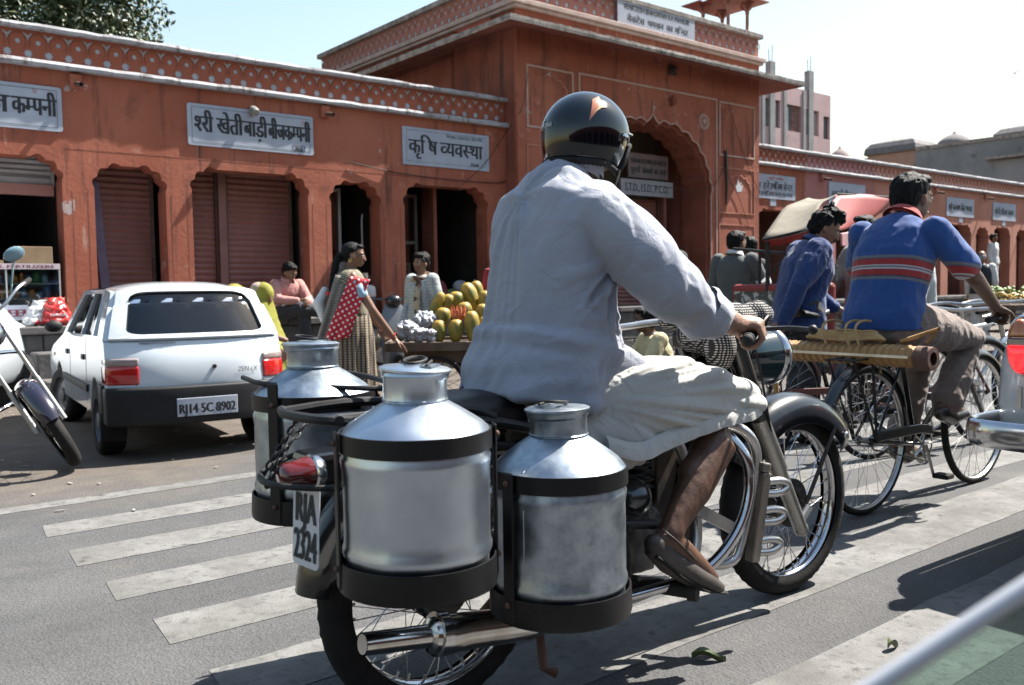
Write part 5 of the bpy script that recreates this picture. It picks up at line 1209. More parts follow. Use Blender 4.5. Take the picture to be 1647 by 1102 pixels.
    if collar:
        b = B(); nk = P['nek']; n = 28; ax = (P['head']-P['nek']).normalized()
        CM = frame_of(nk, V(P['hf'])-ax*ax.dot(V(P['hf'])), ax); rr = (neckr+.012)*s
        vs = []
        for j, (r_, z) in enumerate(((rr*1.12, -.012), (rr, .030), (rr+.004, .034), (rr+.016, .016), (rr+.026, -.008))):
            for i in range(n+1): a = R(25)+(2*pi-R(50))*i/n; vs.append(CM @ V((r_*math.cos(a), r_*math.sin(a), z*s+.006*math.cos(a))))
        b.add(vs, [(j*(n+1)+i, j*(n+1)+i+1, (j+1)*(n+1)+i+1, (j+1)*(n+1)+i) for j in range(4) for i in range(n)]); b.build('collar', collar, t, smooth=60)
    if shoes:
        for c in 'LR':
            b = B(); f = (P['ft'+c]-P['an'+c]); f.z = f.z; a0 = P['an'+c]+V((0, 0, -.045*s)); limb(b, [a0-f*.22, a0+f*.4, P['ft'+c]+f*.05, P['ft'+c]+f*.38], [(.042*s, .045*s), (.044*s, .042*s), (.046*s, .030*s), (.034*s, .022*s)], 16)
            voxel(b, 'shoe', shoes, t, .006, 2)
    return t, P, HM
def cloth(nm, c, c2=None, **k):
    k.setdefault('wrinkle', .5); k.setdefault('bump', .15); k.setdefault('bscale', 300); k.setdefault('sheen', .15); return mat(nm, c, c2 or tuple(q*1.25 for q in c), 5, .9, **k)
# ---- the rider
rshirt = cloth('grey_blue_shirt', (.33, .352, .425), (.375, .395, .465), bump=.35, bscale=420); dhoti = cloth('off_white_dhoti', (.46, .45, .42), (.53, .52, .49)); slip = mat('dusty_leather', (.022, .017, .014), (.065, .052, .044), 9, .55, bump=.15)
rd = thing('person', 'motorcyclist in grey blue shirt, white dhoti and glossy black helmet riding the milk motorcycle', 'person', MO)
b = B()
torso(b, None, (0, 1, 0), [((.34, 0, .80), .16, .13), ((.36, 0, .92), .17, .13), ((.39, 0, 1.06), .16, .12), ((.40, 0, 1.20), .17, .11), ((.43, 0, 1.32), .14, .09), ((.47, 0, 1.41), .06, .06)])
limb(b, [(.46, 0, 1.38), (.50, 0, 1.48)], [.062, .058]); HMr = frame_of((.525, 0, 1.525), (1, -.12, -.05)); head_shape(b, HMr, 1.0)
limb(b, [(.42, -.19, 1.29), (.54, -.31, 1.09), (.62, -.315, 1.04), (.70, -.318, 1.005), (.765, -.322, .982), (.79, -.325, .975)], [.05, .046, .046, .043, .034, .031], 18)
limb(b, [(.42, .19, 1.29), (.55, .31, 1.08), (.79, .32, .975)], [.05, .046, .03])
limb(b, [(.40, -.10, .80), (.88, -.20, .745), (.80, -.235, .63), (.69, -.255, .52), (.605, -.265, .44), (.585, -.268, .415)], [.085, .062, .062, .051, .037, .036], 18)
limb(b, [(.70, -.245, .56), (.78, -.235, .61)], [.045, .05])
limb(b, [(.40, .10, .80), (.88, .20, .745), (.60, .25, .42)], [.085, .06, .036])
limb(b, [(.575, -.268, .405), (.62, -.27, .365), (.69, -.275, .30), (.735, -.278, .262)], [.034, .034, .030, .022], 16); limb(b, [(.555, -.265, .40), (.545, -.262, .385)], [.030, .026]); limb(b, [(.60, .26, .40), (.72, .27, .28)], [.034, .024])
def griphand(sg):
    w0 = V((.785, sg*.318, .976)); axis = V((.11, -sg*.077*-1, .014)).normalized()
    axis = (V((.79, sg*.362, .934))-V((.90, sg*.285, .948))).normalized()      # along the bar, outwards
    c0 = V((.90, sg*.285, .948)); fw = V((1, 0, 0)); fw = (fw-axis*fw.dot(axis)).normalized(); up_ = fw.cross(axis); up_ = up_ if up_.z > 0 else -up_
    def at(u_, ang, r): return c0+axis*u_+(fw*math.cos(R(ang))+up_*math.sin(R(ang)))*r
    pc = at(.062, 105, .036); limb(b, [w0, pc], [(.034, .026), (.040, .024)], 16); b.ell(at(.062, 95, .035), (.038, .040, .022), 16, 10)
    for k, u_ in enumerate((.022, .044, .066, .087)):
        L_ = (1, 1.05, 1, .85)[k]
        pts = [at(u_, 105, .038), at(u_, 60, .040), at(u_, 5, .036), at(u_, -45, .031), at(u_, -100*L_, .030), at(u_, -140*L_, .029)]
        limb(b, pts, [.0130, .0128, .0110, .0098, .0088, .0078], 10)
    pts = [at(.02, 150, .040), at(.005, 195, .036), at(.0, 235, .031), at(.005, 268, .028)]; limb(b, pts, [.016, .0135, .0115, .0095], 10)
    limb(b, [pc, at(.02, 150, .038)], [.024, .018], 12)
griphand(-1); griphand(1)
voxel(b, 'body', sk_d, rd, .0048, 3, lambda p, n: n*(.0012*NZ.noise(V((p.x*60, p.y*60, p.z*25)))))
bd = [o for o in rd.children if o.name.startswith('body')][0]
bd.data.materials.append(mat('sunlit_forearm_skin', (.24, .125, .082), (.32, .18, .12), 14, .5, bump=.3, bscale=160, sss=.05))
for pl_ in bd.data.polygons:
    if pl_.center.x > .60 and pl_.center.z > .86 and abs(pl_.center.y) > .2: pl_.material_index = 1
# helmet
Hh = frame_of((.520, -.005, 1.512), (1, -.10, -.06))
b = B(); n, m_ = 56, 30; vs = []
for i in range(m_+1):
    for j in range(n):
        t = 2*pi*j/n; cx_, cy_ = math.cos(t), math.sin(t)
        low = -.085-.028*max(0, cx_)-.006*cx_
        if cx_ > .55 and True: low = -.02 if cx_ > .72 else low+( -.02-low)*(cx_-.55)/.17
        ph0 = i/m_; zz = .124-(0.124-low)*(1-math.cos(ph0*pi/2)) if i < m_ else low
        rr = math.sqrt(max(0, 1-(max(zz, 0)/.124)**2)) if zz > 0 else 1-.9*(zz/.124)**2*.28
        vs.append(V((.130*rr*cx_, .117*rr*cy_, zz)))
b.add(vs, [(i*n+j, (i+1)*n+j, (i+1)*n+(j+1) % n, i*n+(j+1) % n) for i in range(m_) for j in range(n)])
helm = mat('helmet_gloss', (.0015, .004, .007), rough=.10, coat=.55, spec=.35)
hb = b.build('helmet', helm, rd, M=MO @ Hh, smooth=180); sld = hb.modifiers.new('s', 'SOLIDIFY'); sld.thickness = .012
edge = [vs[m_*n+j]+V((0, 0, -.004)) for j in range(n)]
b = B(); b.tube(edge, .009, 8, closed=True); b.build('rubber_trim', rubber, hb, M=MO @ Hh, smooth=True)
b = B()
for j in range(n):
    if j % 1 == 0: p = edge[j]; b.box(-.0025, .0025, -.0025, .0025, -.012, -.002, T=MX.Translation(p*.985))
b.build('padding', blackp, hb, M=MO @ Hh)['kind'] = 'stuff'
b = B(); b.lathe([(0, 0), (.010, 0), (.011, .006), (0, .008)], 12, T_((.055, -.111, -.012)) @ MX.Rotation(R(90), 4, 'X')); b.tube([(.06, -.117, .0), (.10, -.085, .005), (.125, -.03, .01)], .004, 6); b.build('visor_hinge', chrome, hb, M=MO @ Hh, smooth=True)
b = B(); b.tube(cr([(.05, -.10, -.10), (.05, -.085, -.14), (.04, -.06, -.165)], 4), .004, 6); b.build('chin_strap', blackp, hb, M=MO @ Hh)
flash = mat('copper_flash', (.45, .15, .07), rough=.2, coat=.8); fl2 = mat('gold_flash', (.5, .4, .22), rough=.2)
def on_helm(az, z):      # azimuth measured from behind, positive to the rider's right
    t = R(180+az); rr = math.sqrt(max(0, 1-(max(z, 0)/.124)**2)) if z > 0 else 1-.9*(z/.124)**2*.28
    return V((.1318*rr*math.cos(t), .1188*rr*math.sin(t), z))
def decal(nm, pts, m):
    b = B(); c = []
    for i in range(len(pts)): a, bq = pts[i], pts[(i+1) % len(pts)]; c += [(a[0]+(bq[0]-a[0])*k/5, a[1]+(bq[1]-a[1])*k/5) for k in range(5)]
    ce = (sum(p[0] for p in pts)/len(pts), sum(p[1] for p in pts)/len(pts))
    vs = [on_helm(*ce)*1.006]+[on_helm(ce[0]+(p[0]-ce[0])*k/4, ce[1]+(p[1]-ce[1])*k/4)*1.006 for k in range(1, 5) for p in c]; N_ = len(c)
    fs = [(0, 1+i, 1+(i+1) % N_) for i in range(N_)]+[(1+r*N_+i, 1+(r+1)*N_+i, 1+(r+1)*N_+(i+1) % N_, 1+r*N_+(i+1) % N_) for r in range(3) for i in range(N_)]
    b.add(vs, fs); b.build(nm, m, hb, M=MO @ Hh, smooth=180)
decal('copper_stripe', [(62, .018), (68, .085), (84, .100), (80, .07)], flash)
decal('gold_stripe', [(70, .045), (82, .085), (90, .065), (80, .06)], fl2)
for txt, az0, z0, hh_, ww in (('PLATINA', -20, .008, .013, 31), ('BAJAJ', -19, .026, .005, 14)):
    L_ = lettering(txt, MX.Identity(4), mat('white_print', (.7, .72, .75)), hb, 1.0, 1.0)
    L_.matrix_basis = MX.Identity(4); mw = MO @ Hh
    for v in L_.data.vertices: v.co = on_helm(az0+ww*v.co.x+v.co.y*1.2, z0+hh_*v.co.y)*1.008
    L_.data.update()
# shirt
b = B()
torso(b, None, (0, 1, 0), [((.335, 0, .775), .222, .200), ((.345, 0, .83), .220, .185), ((.365, 0, .89), .214, .172), ((.378, 0, .935), .222, .178), ((.385, 0, .97), .205, .160), ((.39, 0, 1.06), .200, .150), ((.395, 0, 1.16), .208, .142), ((.40, 0, 1.25), .212, .128), ((.412, 0, 1.31), .200, .112), ((.432, 0, 1.355), .150, .095), ((.455, 0, 1.380), .090, .076), ((.470, 0, 1.395), .066, .064)])
for sg in (-1, 1):
    limb(b, [(.418, sg*.165, 1.275), (.455, sg*.215, 1.225), (.50, sg*.265, 1.155), (.545, sg*.298, 1.085), (.60, sg*.308, 1.05), (.665, sg*.312, 1.015)], [.088, .092, .088, .082, .074, .066], 20)
CREASE = [((.43, -.03, 1.385), (.33, -.05, 1.26), .012, .011), ((.41, .05, 1.36), (.29, .08, 1.20), .012, .006), ((.42, -.16, 1.33), (.34, -.12, 1.19), .014, .007),
 ((.45, -.215, 1.165), (.29, -.15, 1.10), .011, .010), ((.45, -.21, 1.15), (.33, -.185, 1.01), .012, .011), ((.45, -.205, 1.13), (.42, -.20, .99), .012, .010), ((.44, -.20, 1.12), (.25, -.03, .99), .016, .007),
 ((.22, .08, .975), (.26, -.06, .945), .010, .005), ((.24, -.06, .945), (.38, -.20, .955), .010, .010), ((.24, -.02, 1.03), (.36, -.18, 1.0), .012, .006), ((.36, -.20, 1.03), (.50, -.17, .975), .012, .008),
 ((.20, 0, .90), (.28, -.16, .85), .013, .007), ((.40, -.20, .93), (.33, -.21, .80), .013, .010), ((.47, -.17, .95), (.44, -.21, .80), .013, .008), ((.24, -.14, .93), (.22, -.10, .79), .014, .006),
 ((.47, -.24, 1.13), (.66, -.32, .955), .013, .012), ((.50, -.24, 1.20), (.56, -.30, 1.16), .012, .009), ((.52, -.31, 1.19), (.60, -.35, 1.08), .010, .006), ((.58, -.27, 1.13), (.62, -.36, 1.03), .010, .011), ((.55, -.37, 1.11), (.62, -.36, 1.00), .010, .008), ((.62, -.27, 1.08), (.67, -.36, 1.02), .009, .009),
 ((.44, -.24, 1.30), (.49, -.30, 1.16), .013, .006)]
CREASE = [(V(a), V(c), w*.72, d*1.35) for a, c, w, d in CREASE]
def crease(p):
    s_ = 0
    for a, c, w, d in CREASE:
        ac = c-a; t = max(0, min(1, (p-a).dot(ac)/ac.dot(ac))); q = (p-a-ac*t); r = q.length
        if r < w*5:
            wob = w*(1+.5*NZ.noise(p*20)); e = math.sin(pi*min(1, max(0.0, .12+t*.8))); s_ += d*e*(-math.exp(-(r/wob)**2)+.65*math.exp(-((r-2.0*wob)/wob)**2))
    return s_
def rfold(p, n):
    v = V((0, 0, 0)); sl = abs(p.y) > .19 and p.z > .92 and p.x > .42
    if sl:                       # sleeve: rings that gather at the elbow and cuff
        t = (p.x-.42)/.25; a = NZ.noise(V((p.x*26, p.y*5, p.z*9+3)))
        v = n*(a*.013*(.35+t))+n*NZ.noise(V((p.x*9, p.y*9, p.z*9)))*.006
    else:
        tw = max(0, min(1, (1.08-p.z)/.2))          # waist bunching
        dd = NZ.noise(V((p.x*4, p.y*4, p.z*22)))*.010*tw
        up_ = max(0, (p.z-1.12)/.25); radial = NZ.noise(V((math.atan2(p.y, p.x-.3)*3.2, p.z*1.2, 2)))*.019
        creas = (1-abs(NZ.noise(V((p.y*9+p.z*5, p.x*3, p.z*2.2+5))))*3)*.0045
        low = max(0, (.90-p.z)/.1); flare = math.sin(math.atan2(p.y, p.x-.34)*7)*.007*low
        v = n*(dd+radial*(.45+.5*up_)+creas+flare)
    return v+n*crease(p)
voxel(b, 'shirt', rshirt, rd, .0062, 3, rfold)
for sg in (-1, 1):
    b = B(); c0, c1 = V((.655, sg*.312, 1.020)), V((.722, sg*.318, .990)); d = (c1-c0).normalized()
    pts = [c0, c0+d*.01, c0.lerp(c1, .5), c1, c1-d*.004, c0.lerp(c1, .4)]; rs = [.068, .071, .066, .058, .052, .050]
    b.tube(pts, rs, 28, cap=False)
    for p in b.v: p += V((NZ.noise(p*30), NZ.noise(p*30+V((5, 0, 0))), NZ.noise(p*30+V((0, 7, 0)))))*.008
    b.build('rolled_cuff', rshirt, rd, smooth=80)
b = B(); CM = frame_of((.484, 0, 1.418), (1, 0, -.25), (.25, 0, 1)); n = 40; vs = []
for r_, z in ((.074, -.018), (.069, .030), (.071, .036), (.077, .030), (.083, .002), (.084, -.012)):
    for i in range(n+1): a = R(28)+(2*pi-R(56))*i/n; vs.append(CM @ V((r_*math.cos(a), r_*math.sin(a), z+.010*math.cos(a+pi)*.4)))
b.add(vs, [(j*(n+1)+i, j*(n+1)+i+1, (j+1)*(n+1)+i+1, (j+1)*(n+1)+i) for j in range(5) for i in range(n)]); b.build('collar', rshirt, rd, smooth=60)
b = B(); rings = []                                     # shirt tail lying over the thigh
for i in range(10):
    t = i/9; c = V((.42+.20*t, -.165-.02*t, .885-.055*t)); w_ = .085*(1-t)**.5+.01
    rings.append([c+V((.0, -.030*math.cos(a)*1.0, w_*math.sin(a)*.9)) for a in (2*pi*k/14 for k in range(14))])
b.loft(rings); voxel(b, 'shirt_tail', rshirt, rd, .007, 2, foldd(.004, 20))
# dhoti
b = B()
torso(b, None, (0, 1, 0), [((.36, 0, .69), .19, .15), ((.37, 0, .78), .205, .17), ((.37, 0, .88), .20, .155)])
for sg in (-1, 1):
    secs = [(.40, .12, .775, .085, .105), (.50, .145, .755, .100, .130), (.60, .165, .765, .105, .125), (.70, .185, .772, .100, .115), (.80, .20, .768, .092, .088), (.90, .212, .752, .082, .066), (.965, .215, .742, .066, .048), (.99, .213, .732, .045, .03)]
    rings = []
    for x, y, z, wy, wz in secs:
        rings.append([V((x, sg*y+wy*math.copysign(abs(math.cos(a))**.85, math.cos(a)), z+wz*math.sin(a))) for a in (2*pi*k/26 for k in range(26))])
    b.loft(rings)
    b.loft([[V((x, sg*(y+wy*math.cos(a)), z+wz*math.sin(a))) for a in (2*pi*k/20 for k in range(20))] for x, y, z, wy, wz in ((.30, .13, .70, .06, .09), (.40, .15, .68, .075, .10), (.50, .165, .665, .08, .085), (.58, .17, .67, .075, .06))])
def dfold(p, n):
    an = math.atan2(p.z-.80, p.x-.33); rad = math.hypot(p.z-.80, p.x-.33)
    a = NZ.noise(V((an*9, rad*2.0, 1.3)))+.6*NZ.noise(V((an*19, rad*2.5, 4.3)))
    return n*((abs(a)*1.5-.25)*.020*min(1, rad*2.2)*(1 if p.x > .42 else .5))
voxel(b, 'dhoti', dhoti, rd, .0065, 2, dfold)
b = B(); hemp = cr([(.38, -.245, .655), (.48, -.262, .628), (.58, -.262, .645), (.68, -.272, .668), (.80, -.285, .69), (.90, -.285, .697), (.975, -.262, .712), (.995, -.215, .728)], 8)
rings = [[p+V((0, .0, .035)), p+V((0, -.006, .02)), p+V((0, -.004, -.003)), p+V((0, .004, -.004)), p+V((0, .008, .02)), p+V((0, .012, .045))] for p in hemp]
b.loft(rings)
for p in b.v: p += V((0, NZ.noise(V((p.x*34, 0, p.z*3)))*.009, 0))
b.build('dhoti_hem', dhoti, rd, smooth=60)
# slipper
b = B(); d = V((.225, -.03, -.175)).normalized()
limb(b, [(.525, -.264, .395), (.575, -.268, .345), (.66, -.276, .285), (.735, -.283, .243), (.765, -.286, .232)], [(.028, .038), (.034, .040), (.041, .034), (.036, .024), (.018, .013)], 20)
sh_ = voxel(b, 'slipper', slip, rd, .005, 2)
b = B(); limb(b, [(.515, -.264, .368), (.60, -.272, .297), (.68, -.280, .247), (.775, -.288, .217)], [(.030, .008), (.036, .007), (.038, .007), (.02, .006)], 16); b.build('sole', rubber, sh_, smooth=60)
b = B(); b.tube(cr([(.545, -.25, .440), (.60, -.235, .405), (.655, -.255, .345), (.66, -.285, .325), (.635, -.305, .345), (.575, -.302, .40), (.54, -.28, .435)], 6), .003, 8); b.build('slipper_edge', slip, sh_, smooth=True)
b = B(); limb(b, [(.53, .264, .395), (.66, .276, .285), (.765, .286, .232)], [(.032, .042), (.042, .036), (.018, .015)], 14); voxel(b, 'slipper', slip, rd, .008, 2)
# ------------------------------------------------------------------ helpers for placing
def FR(x, y, deg, z=0): return MX.Translation((x, y, z)) @ MX.Rotation(R(deg), 4, 'Z')
Cc = V((0, 0, CAMH))
# ------------------------------------------------------------------ white hatchback
CM_ = FR(-2.78, 6.14, 123)
car = thing('hatchback_car', 'small white hatchback parked in front of the shops with plate RJ14 5C 8902', 'car', CM_)
white = mat('white_car_paint', (.66, .71, .76), rough=.25, coat=1, spec=.5)
bplast = mat('grey_black_plastic', (.007, .0075, .009), (.013, .013, .015), 6, .6, spec=.3)
glassd = thin_glass('tinted_glass', (.20, .23, .24), .07)
def arch_cut(cx_, r, z0, zc, n=12, rev=False):
    a0 = math.asin((z0-zc)/r); pts = [(cx_-r*math.cos(a0+(pi-2*a0)*i/n), zc+r*math.sin(a0+(pi-2*a0)*i/n)) for i in range(n+1)]
    return pts
prof = [(-.47, .26)]+arch_cut(0, .285, .26, .235)+arch_cut(2.02, .285, .26, .235)+[(2.62, .27), (2.70, .45), (2.64, .58), (2.40, .66), (1.72, .775), (-.36, .815), (-.455, .775), (-.495, .66), (-.505, .50)]
b = B(); b.prism(prof, -1.11, .06); b.build('body', white, car, bevel=.075, seg=5, smooth=45)
b = B(); b.box(-.4, 2.5, -1.0, -.05, .24, .30); b.build('underbody', blackp, car)
def quadpanel(name, m, p00, p10, p11, p01, holes, th, parent, outer=None):
    P_ = [V(p) for p in (p00, p10, p11, p01)]; nrm = (P_[1]-P_[0]).cross(P_[3]-P_[0]).normalized()
    b = B(); b.prism(outer or [(0, 0), (1, 0), (1, 1), (0, 1)], 0, th, holes=holes, plane='xy')
    def f(p):
        u_, v_ = p.x, p.y; q = P_[0]*(1-u_)*(1-v_)+P_[1]*u_*(1-v_)+P_[2]*u_*v_+P_[3]*(1-u_)*v_
        bow = .025*math.sin(pi*min(1, max(0, u_)))*math.sin(pi*min(1, max(0, .3+v_*.6)))
        return q+nrm*(p.z+(bow if th > 0 or True else 0)*0)
    b.v = [f(p) for p in b.v]; return b.build(name, m, parent)
def rr(x0, x1, y0, y1, r=.08, k=4):
    out = []
    for cx_, cy_, a in ((x1-r, y1-r, 0), (x0+r, y1-r, 90), (x0+r, y0+r, 180), (x1-r, y0+r, 270)):
        out += [(cx_+r*math.cos(R(a+90*i/k)), cy_+r*math.sin(R(a+90*i/k))) for i in range(k+1)]
    return out
yl, yr, tl_, tr_ = .035, -1.085, -.055, -.995
zb_, zt2 = .785, 1.15
RB, RT, FB, FT = -.445, -.215, 1.66, 1.06
# rear
qa = ((RB, yr, zb_), (RB, yl, zb_), (RT, tl_, zt2), (RT, tr_, zt2))
quadpanel('tailgate_frame', white, *qa, [rr(.085, .915, .07, .93, .09)], -.03, car)
w_ = quadpanel('rear_window', glassd, *qa, [], -.006, car, outer=rr(.07, .93, .05, .95, .1))
q = [rr(.065, .935, .045, .955, .1)]; quadpanel('rubber_seal', rubber, *qa, [rr(.10, .90, .10, .90, .09)], .006, car, outer=q[0])
for yb, ytp, sgn in ((yl, tl_, 1), (yr, tr_, -1)):
    P_ = ((RB, yb, zb_), (FB, yb, zb_-.02), (FT, ytp, zt2), (RT, ytp, zt2)) if sgn > 0 else ((FB, yb, zb_-.02), (RB, yb, zb_), (RT, ytp, zt2), (FT, ytp, zt2))
    hs_ = [[(.10, .06), (.22, .06), (.22, .90), (.16, .90)], [(.245, .06), (.52, .06), (.52, .92), (.245, .92)], [(.55, .06), (.93, .06), (.88, .90), (.55, .92)]]
    if sgn < 0: hs_ = [[(1-x, y) for x, y in h] for h in hs_]
    th_ = .03*(-1 if sgn > 0 else -1)
    quadpanel('side_frame', white, *P_, hs_, -.03, car)
    for h in hs_: quadpanel('side_window', glassd, *P_, [], -.006, car, outer=[(x, y) for x, y in h])
quadpanel('windscreen', glassd, (FB, yl, zb_-.02), (FB, yr, zb_-.02), (FT, tr_, zt2), (FT, tl_, zt2), [], -.006, car)
b = B(); rings = []
for i in range(11):
    t = i/10; x = -.245+1.33*t; z = zt2+.042*math.sin(pi*min(1, max(0, .12+t*.76)))**.7-.01; hw = .478
    rings.append([V((x, -.525+hw*math.sin(a), z-.055*abs(math.sin(a))**3.5-(.03 if abs(math.sin(a)) > .97 else 0))) for a in (R(-90+180*k/16) for k in range(17))])
k_ = 17; vs = [p for r in rings for p in r]; b.add(vs, [(i*k_+j, i*k_+j+1, (i+1)*k_+j+1, (i+1)*k_+j) for i in range(10) for j in range(k_-1)])
o = b.build('roof', white, car, smooth=70); sm = o.modifiers.new('s', 'SOLIDIFY'); sm.thickness = .03
b = B(); b.box(-.56, -.40, -1.12, .07, .235, .485); b.box(-.44, -.30, .045, .078, .30, .50); b.box(-.44, -.30, -1.13, -1.095, .30, .50); b.build('bumper', bplast, car, bevel=.03, seg=3)
for y0, y1, sg in ((-.13, .063, 1), (-1.113, -.94, -1)):
    b = B(); b.box(-.512, -.36, y0, y1, .50, .625); tl = b.build('tail_lamp', mat('red_lamp', (.45, .01, .012), (.55, .02, .02), 30, .12, coat=1), car, bevel=.015, seg=3)
    b = B(); b.box(-.510, -.37, y0+.002, y1-.002, .627, .675); b.build('clear_lens', mat('smoky_lens', (.38, .30, .29), (.30, .24, .23), 30, .15, coat=1), tl, bevel=.012, seg=3)
b = B(); b.box(-.572, -.566, -.73, -.335, .285, .405); pl_ = b.build('number_plate', signw, car, bevel=.004)
PT = CM_ @ T_((-.5735, -.345, .305)) @ MX.Rotation(R(-90), 4, 'Z') @ MX.Rotation(R(90), 4, 'X')
lettering('RJ14 5C 8902', PT, ink, pl_, .062, .37, .004)
lettering('ZEN-LX', CM_ @ T_((-.5085, -.755, .555)) @ MX.Rotation(R(-90), 4, 'Z') @ MX.Rotation(R(90), 4, 'X'), ink, car, .032, .14, 0, shear=.2)
lettering('MARUTI SUZUKI', CM_ @ T_((-.470, -.14, .763)) @ MX.Rotation(R(-90), 4, 'Z') @ MX.Rotation(R(68), 4, 'X'), ink, car, .013, .22, .001)
b = B(); b.cyl((-.50, -.60, .60), (-.512, -.60, .60), .014, n=12); b.build('lock', iron, car)
b = B(); b.box(-.40, -.395, -.62, -.48, .84, .865, T=MX.Identity(4)); b.build('window_sticker', signw, car)
b = B(); b.box(.32, 1.68, .058, .078, .40, .455); b.box(.32, 1.68, -1.128, -1.108, .40, .455); b.build('rubbing_strip', bplast, car, bevel=.008)
b = B()
for x in (.42, 1.30): b.box(x-.003, x+.003, .0595, .0615, .32, .79)
b.build('door_gap', ink, car)
for x in (.62, 1.5): b = B(); b.box(x-.11, x, .058, .072, .62, .66); b.build('door_handle', bplast, car, bevel=.006)
b = B(); b.box(2.30, 2.36, .055, .066, .56, .59); b.build('side_repeater', mat('amber', (.6, .2, .02), rough=.2), car)
b = B(); b.ell((1.62, .14, .84), (.035, .07, .05), 12, 8); b.build('door_mirror', bplast, car, smooth=True)
steel = mat('painted_steel_wheel', (.16, .16, .165), (.22, .22, .225), 6, .5, .3)
for x, y, st_ in ((0, -.01, 0), (0, -1.04, 0), (2.02, -.01, 14), (2.02, -1.04, 14)):
    W0 = CM_ @ T_((x, y, .235)) @ MX.Rotation(R(st_), 4, 'Z') @ MX.Rotation(R(90 if y < -.5 else -90), 4, 'X'); w2 = child('wheel', car, W0)
    b = B(); b.lathe([(.15, -.075), (.21, -.08), (.232, -.06), (.236, -.02), (.236, .02), (.232, .06), (.21, .08), (.15, .075)], 40); b.build('tyre', rubber, w2, smooth=50)
    b = B(); b.lathe([(.155, .07), (.15, .045), (.13, .03), (.10, .045), (.06, .05), (.055, .07), (0, .075)], 32); b.lathe([(.152, -.07), (.15, 0), (0, 0)], 24)
    for k in range(8): a = 2*pi*k/8; b.ell((.108*math.cos(a), .108*math.sin(a), .036), (.014, .014, .006), 8, 4)
    b.build('rim', steel, w2, smooth=40)
b = B(); b.box(-.36, -.33, -.02, -.16, .12, .26, T=T_((0, .10, 0))); b.build('mud_flap', rubber, car)
sdark = mat('seat_cloth', (.03, .03, .035), (.05, .05, .055), 8, .9)
for y in (-.30, -.78):
    b = B(); b.ell((.95, y, .78), (.08, .19, .26), 14, 10); b.ell((.93, y, 1.03), (.05, .10, .07), 12, 8); b.box(.95, 1.35, y-.18, y+.18, .45, .56); b.build('seat', sdark, car, smooth=60)
b = B(); b.box(.02, .14, -1.0, -.06, .5, .86); b.build('rear_bench', sdark, car, bevel=.04)
b = B(); b.tube([(1.42+.05*math.sin(t), -.80+.15*math.cos(t), .84+.14*math.sin(t)) for t in (2*pi*k/20 for k in range(20))], .010, 6, closed=True); b.build('steering_wheel', rubber, car)
b = B(); b.box(1.2, 1.24, -.60, -.46, 1.03, 1.08); b.build('rear_view_mirror', rubber, car)
b = B(); b.box(-.38, 1.7, -1.05, 0, .40, .44); b.build('floor_pan', sdark, car)
def car_shape(root, f, lim=.09, skip=('wheel',)):
    inv = WM[root.name].inverted()
    def go(o):
        for ch in o.children:
            if ch.name.startswith(skip): continue
            go(ch)
            if ch.type != 'MESH': continue
            if any(m_.type == 'BEVEL' for m_ in ch.modifiers): bpy.context.view_layer.update(); bake(ch)
            me = ch.data; bm = bmesh.new(); bm.from_mesh(me); T = inv @ WM[ch.name]; Ti = T.inverted()
            bmesh.ops.triangulate(bm, faces=[q for q in bm.faces if len(q.verts) > 4])
            for _ in range(5):
                es = [e for e in bm.edges if e.calc_length() > lim]
                if not es or len(bm.faces) > 12000: break
                bmesh.ops.subdivide_edges(bm, edges=es, cuts=1, use_grid_fill=True)
            for v in bm.verts: v.co = Ti @ f(T @ v.co)
            bm.to_mesh(me); bm.free()
            if ch.name.split('.')[0] in ('body', 'bumper', 'rear_window', 'tailgate_frame', 'roof', 'tail_lamp', 'clear_lens'): smoothen(me, 40)
            me.update()
    go(root)
def hatch_f(p):
    t = min(1.1, abs(p.y+.525)/.585); w = max(0, min(1, (.9-p.x)/1.1)); q = p.copy()
    q.x += .13*t**3.2*w*w + .035*max(0, (p.z-.5)/.6)**2*w
    s_ = 1-.035*max(0, p.z-.55)-.03*max(0, .45-p.z); q.y = -.525+(p.y+.525)*s_
    if p.z > .9: q.z -= .055*t**4*((p.z-.9)/.25)
    if p.z > 1.05 and p.x < .1: q.z -= .03*((.1-p.x)/.35)**2
    return q
car_shape(car, hatch_f)
# white car cut by the left edge
c2 = thing('parked_car', 'white car at the left edge, only its rear corner with a red lamp showing', 'car', FR(-4.28, 6.2, 103))
b = B(); rings = []
def rplan(ins, x1=3.4, y1=1.5, r=.16):
    return [(x, y) for x, y in rr(ins, x1-ins, ins, y1-ins, r, 5)]
for z, ins in ((.24, .06), (.32, .01), (.55, .0), (.78, .03), (.84, .10), (1.08, .24), (1.20, .34), (1.22, .48)):
    rings.append([V((x, y, z)) for x, y in rplan(ins)])
b.loft(rings); b.build('body', white, c2, smooth=50)
b = B(); b.box(-.012, .05, .03, .26, .46, .70); b.build('tail_lamp', MATS['red_lamp'], c2, bevel=.02)
b = B(); b.box(-.014, .05, .06, .16, .53, .62); b.build('lamp_insert', MATS['smoky_lens'], c2, bevel=.01)
b = B(); b.box(-.05, .10, .02, 1.4, .22, .40); b.build('bumper', bplast, c2, bevel=.03)
b = B(); b.lathe([(0, -.08), (.24, -.08), (.25, 0), (.24, .08), (0, .08)], 28, T_((.5, .12, .25)) @ MX.Rotation(R(90), 4, 'X')); b.build('wheel', rubber, c2, smooth=40)
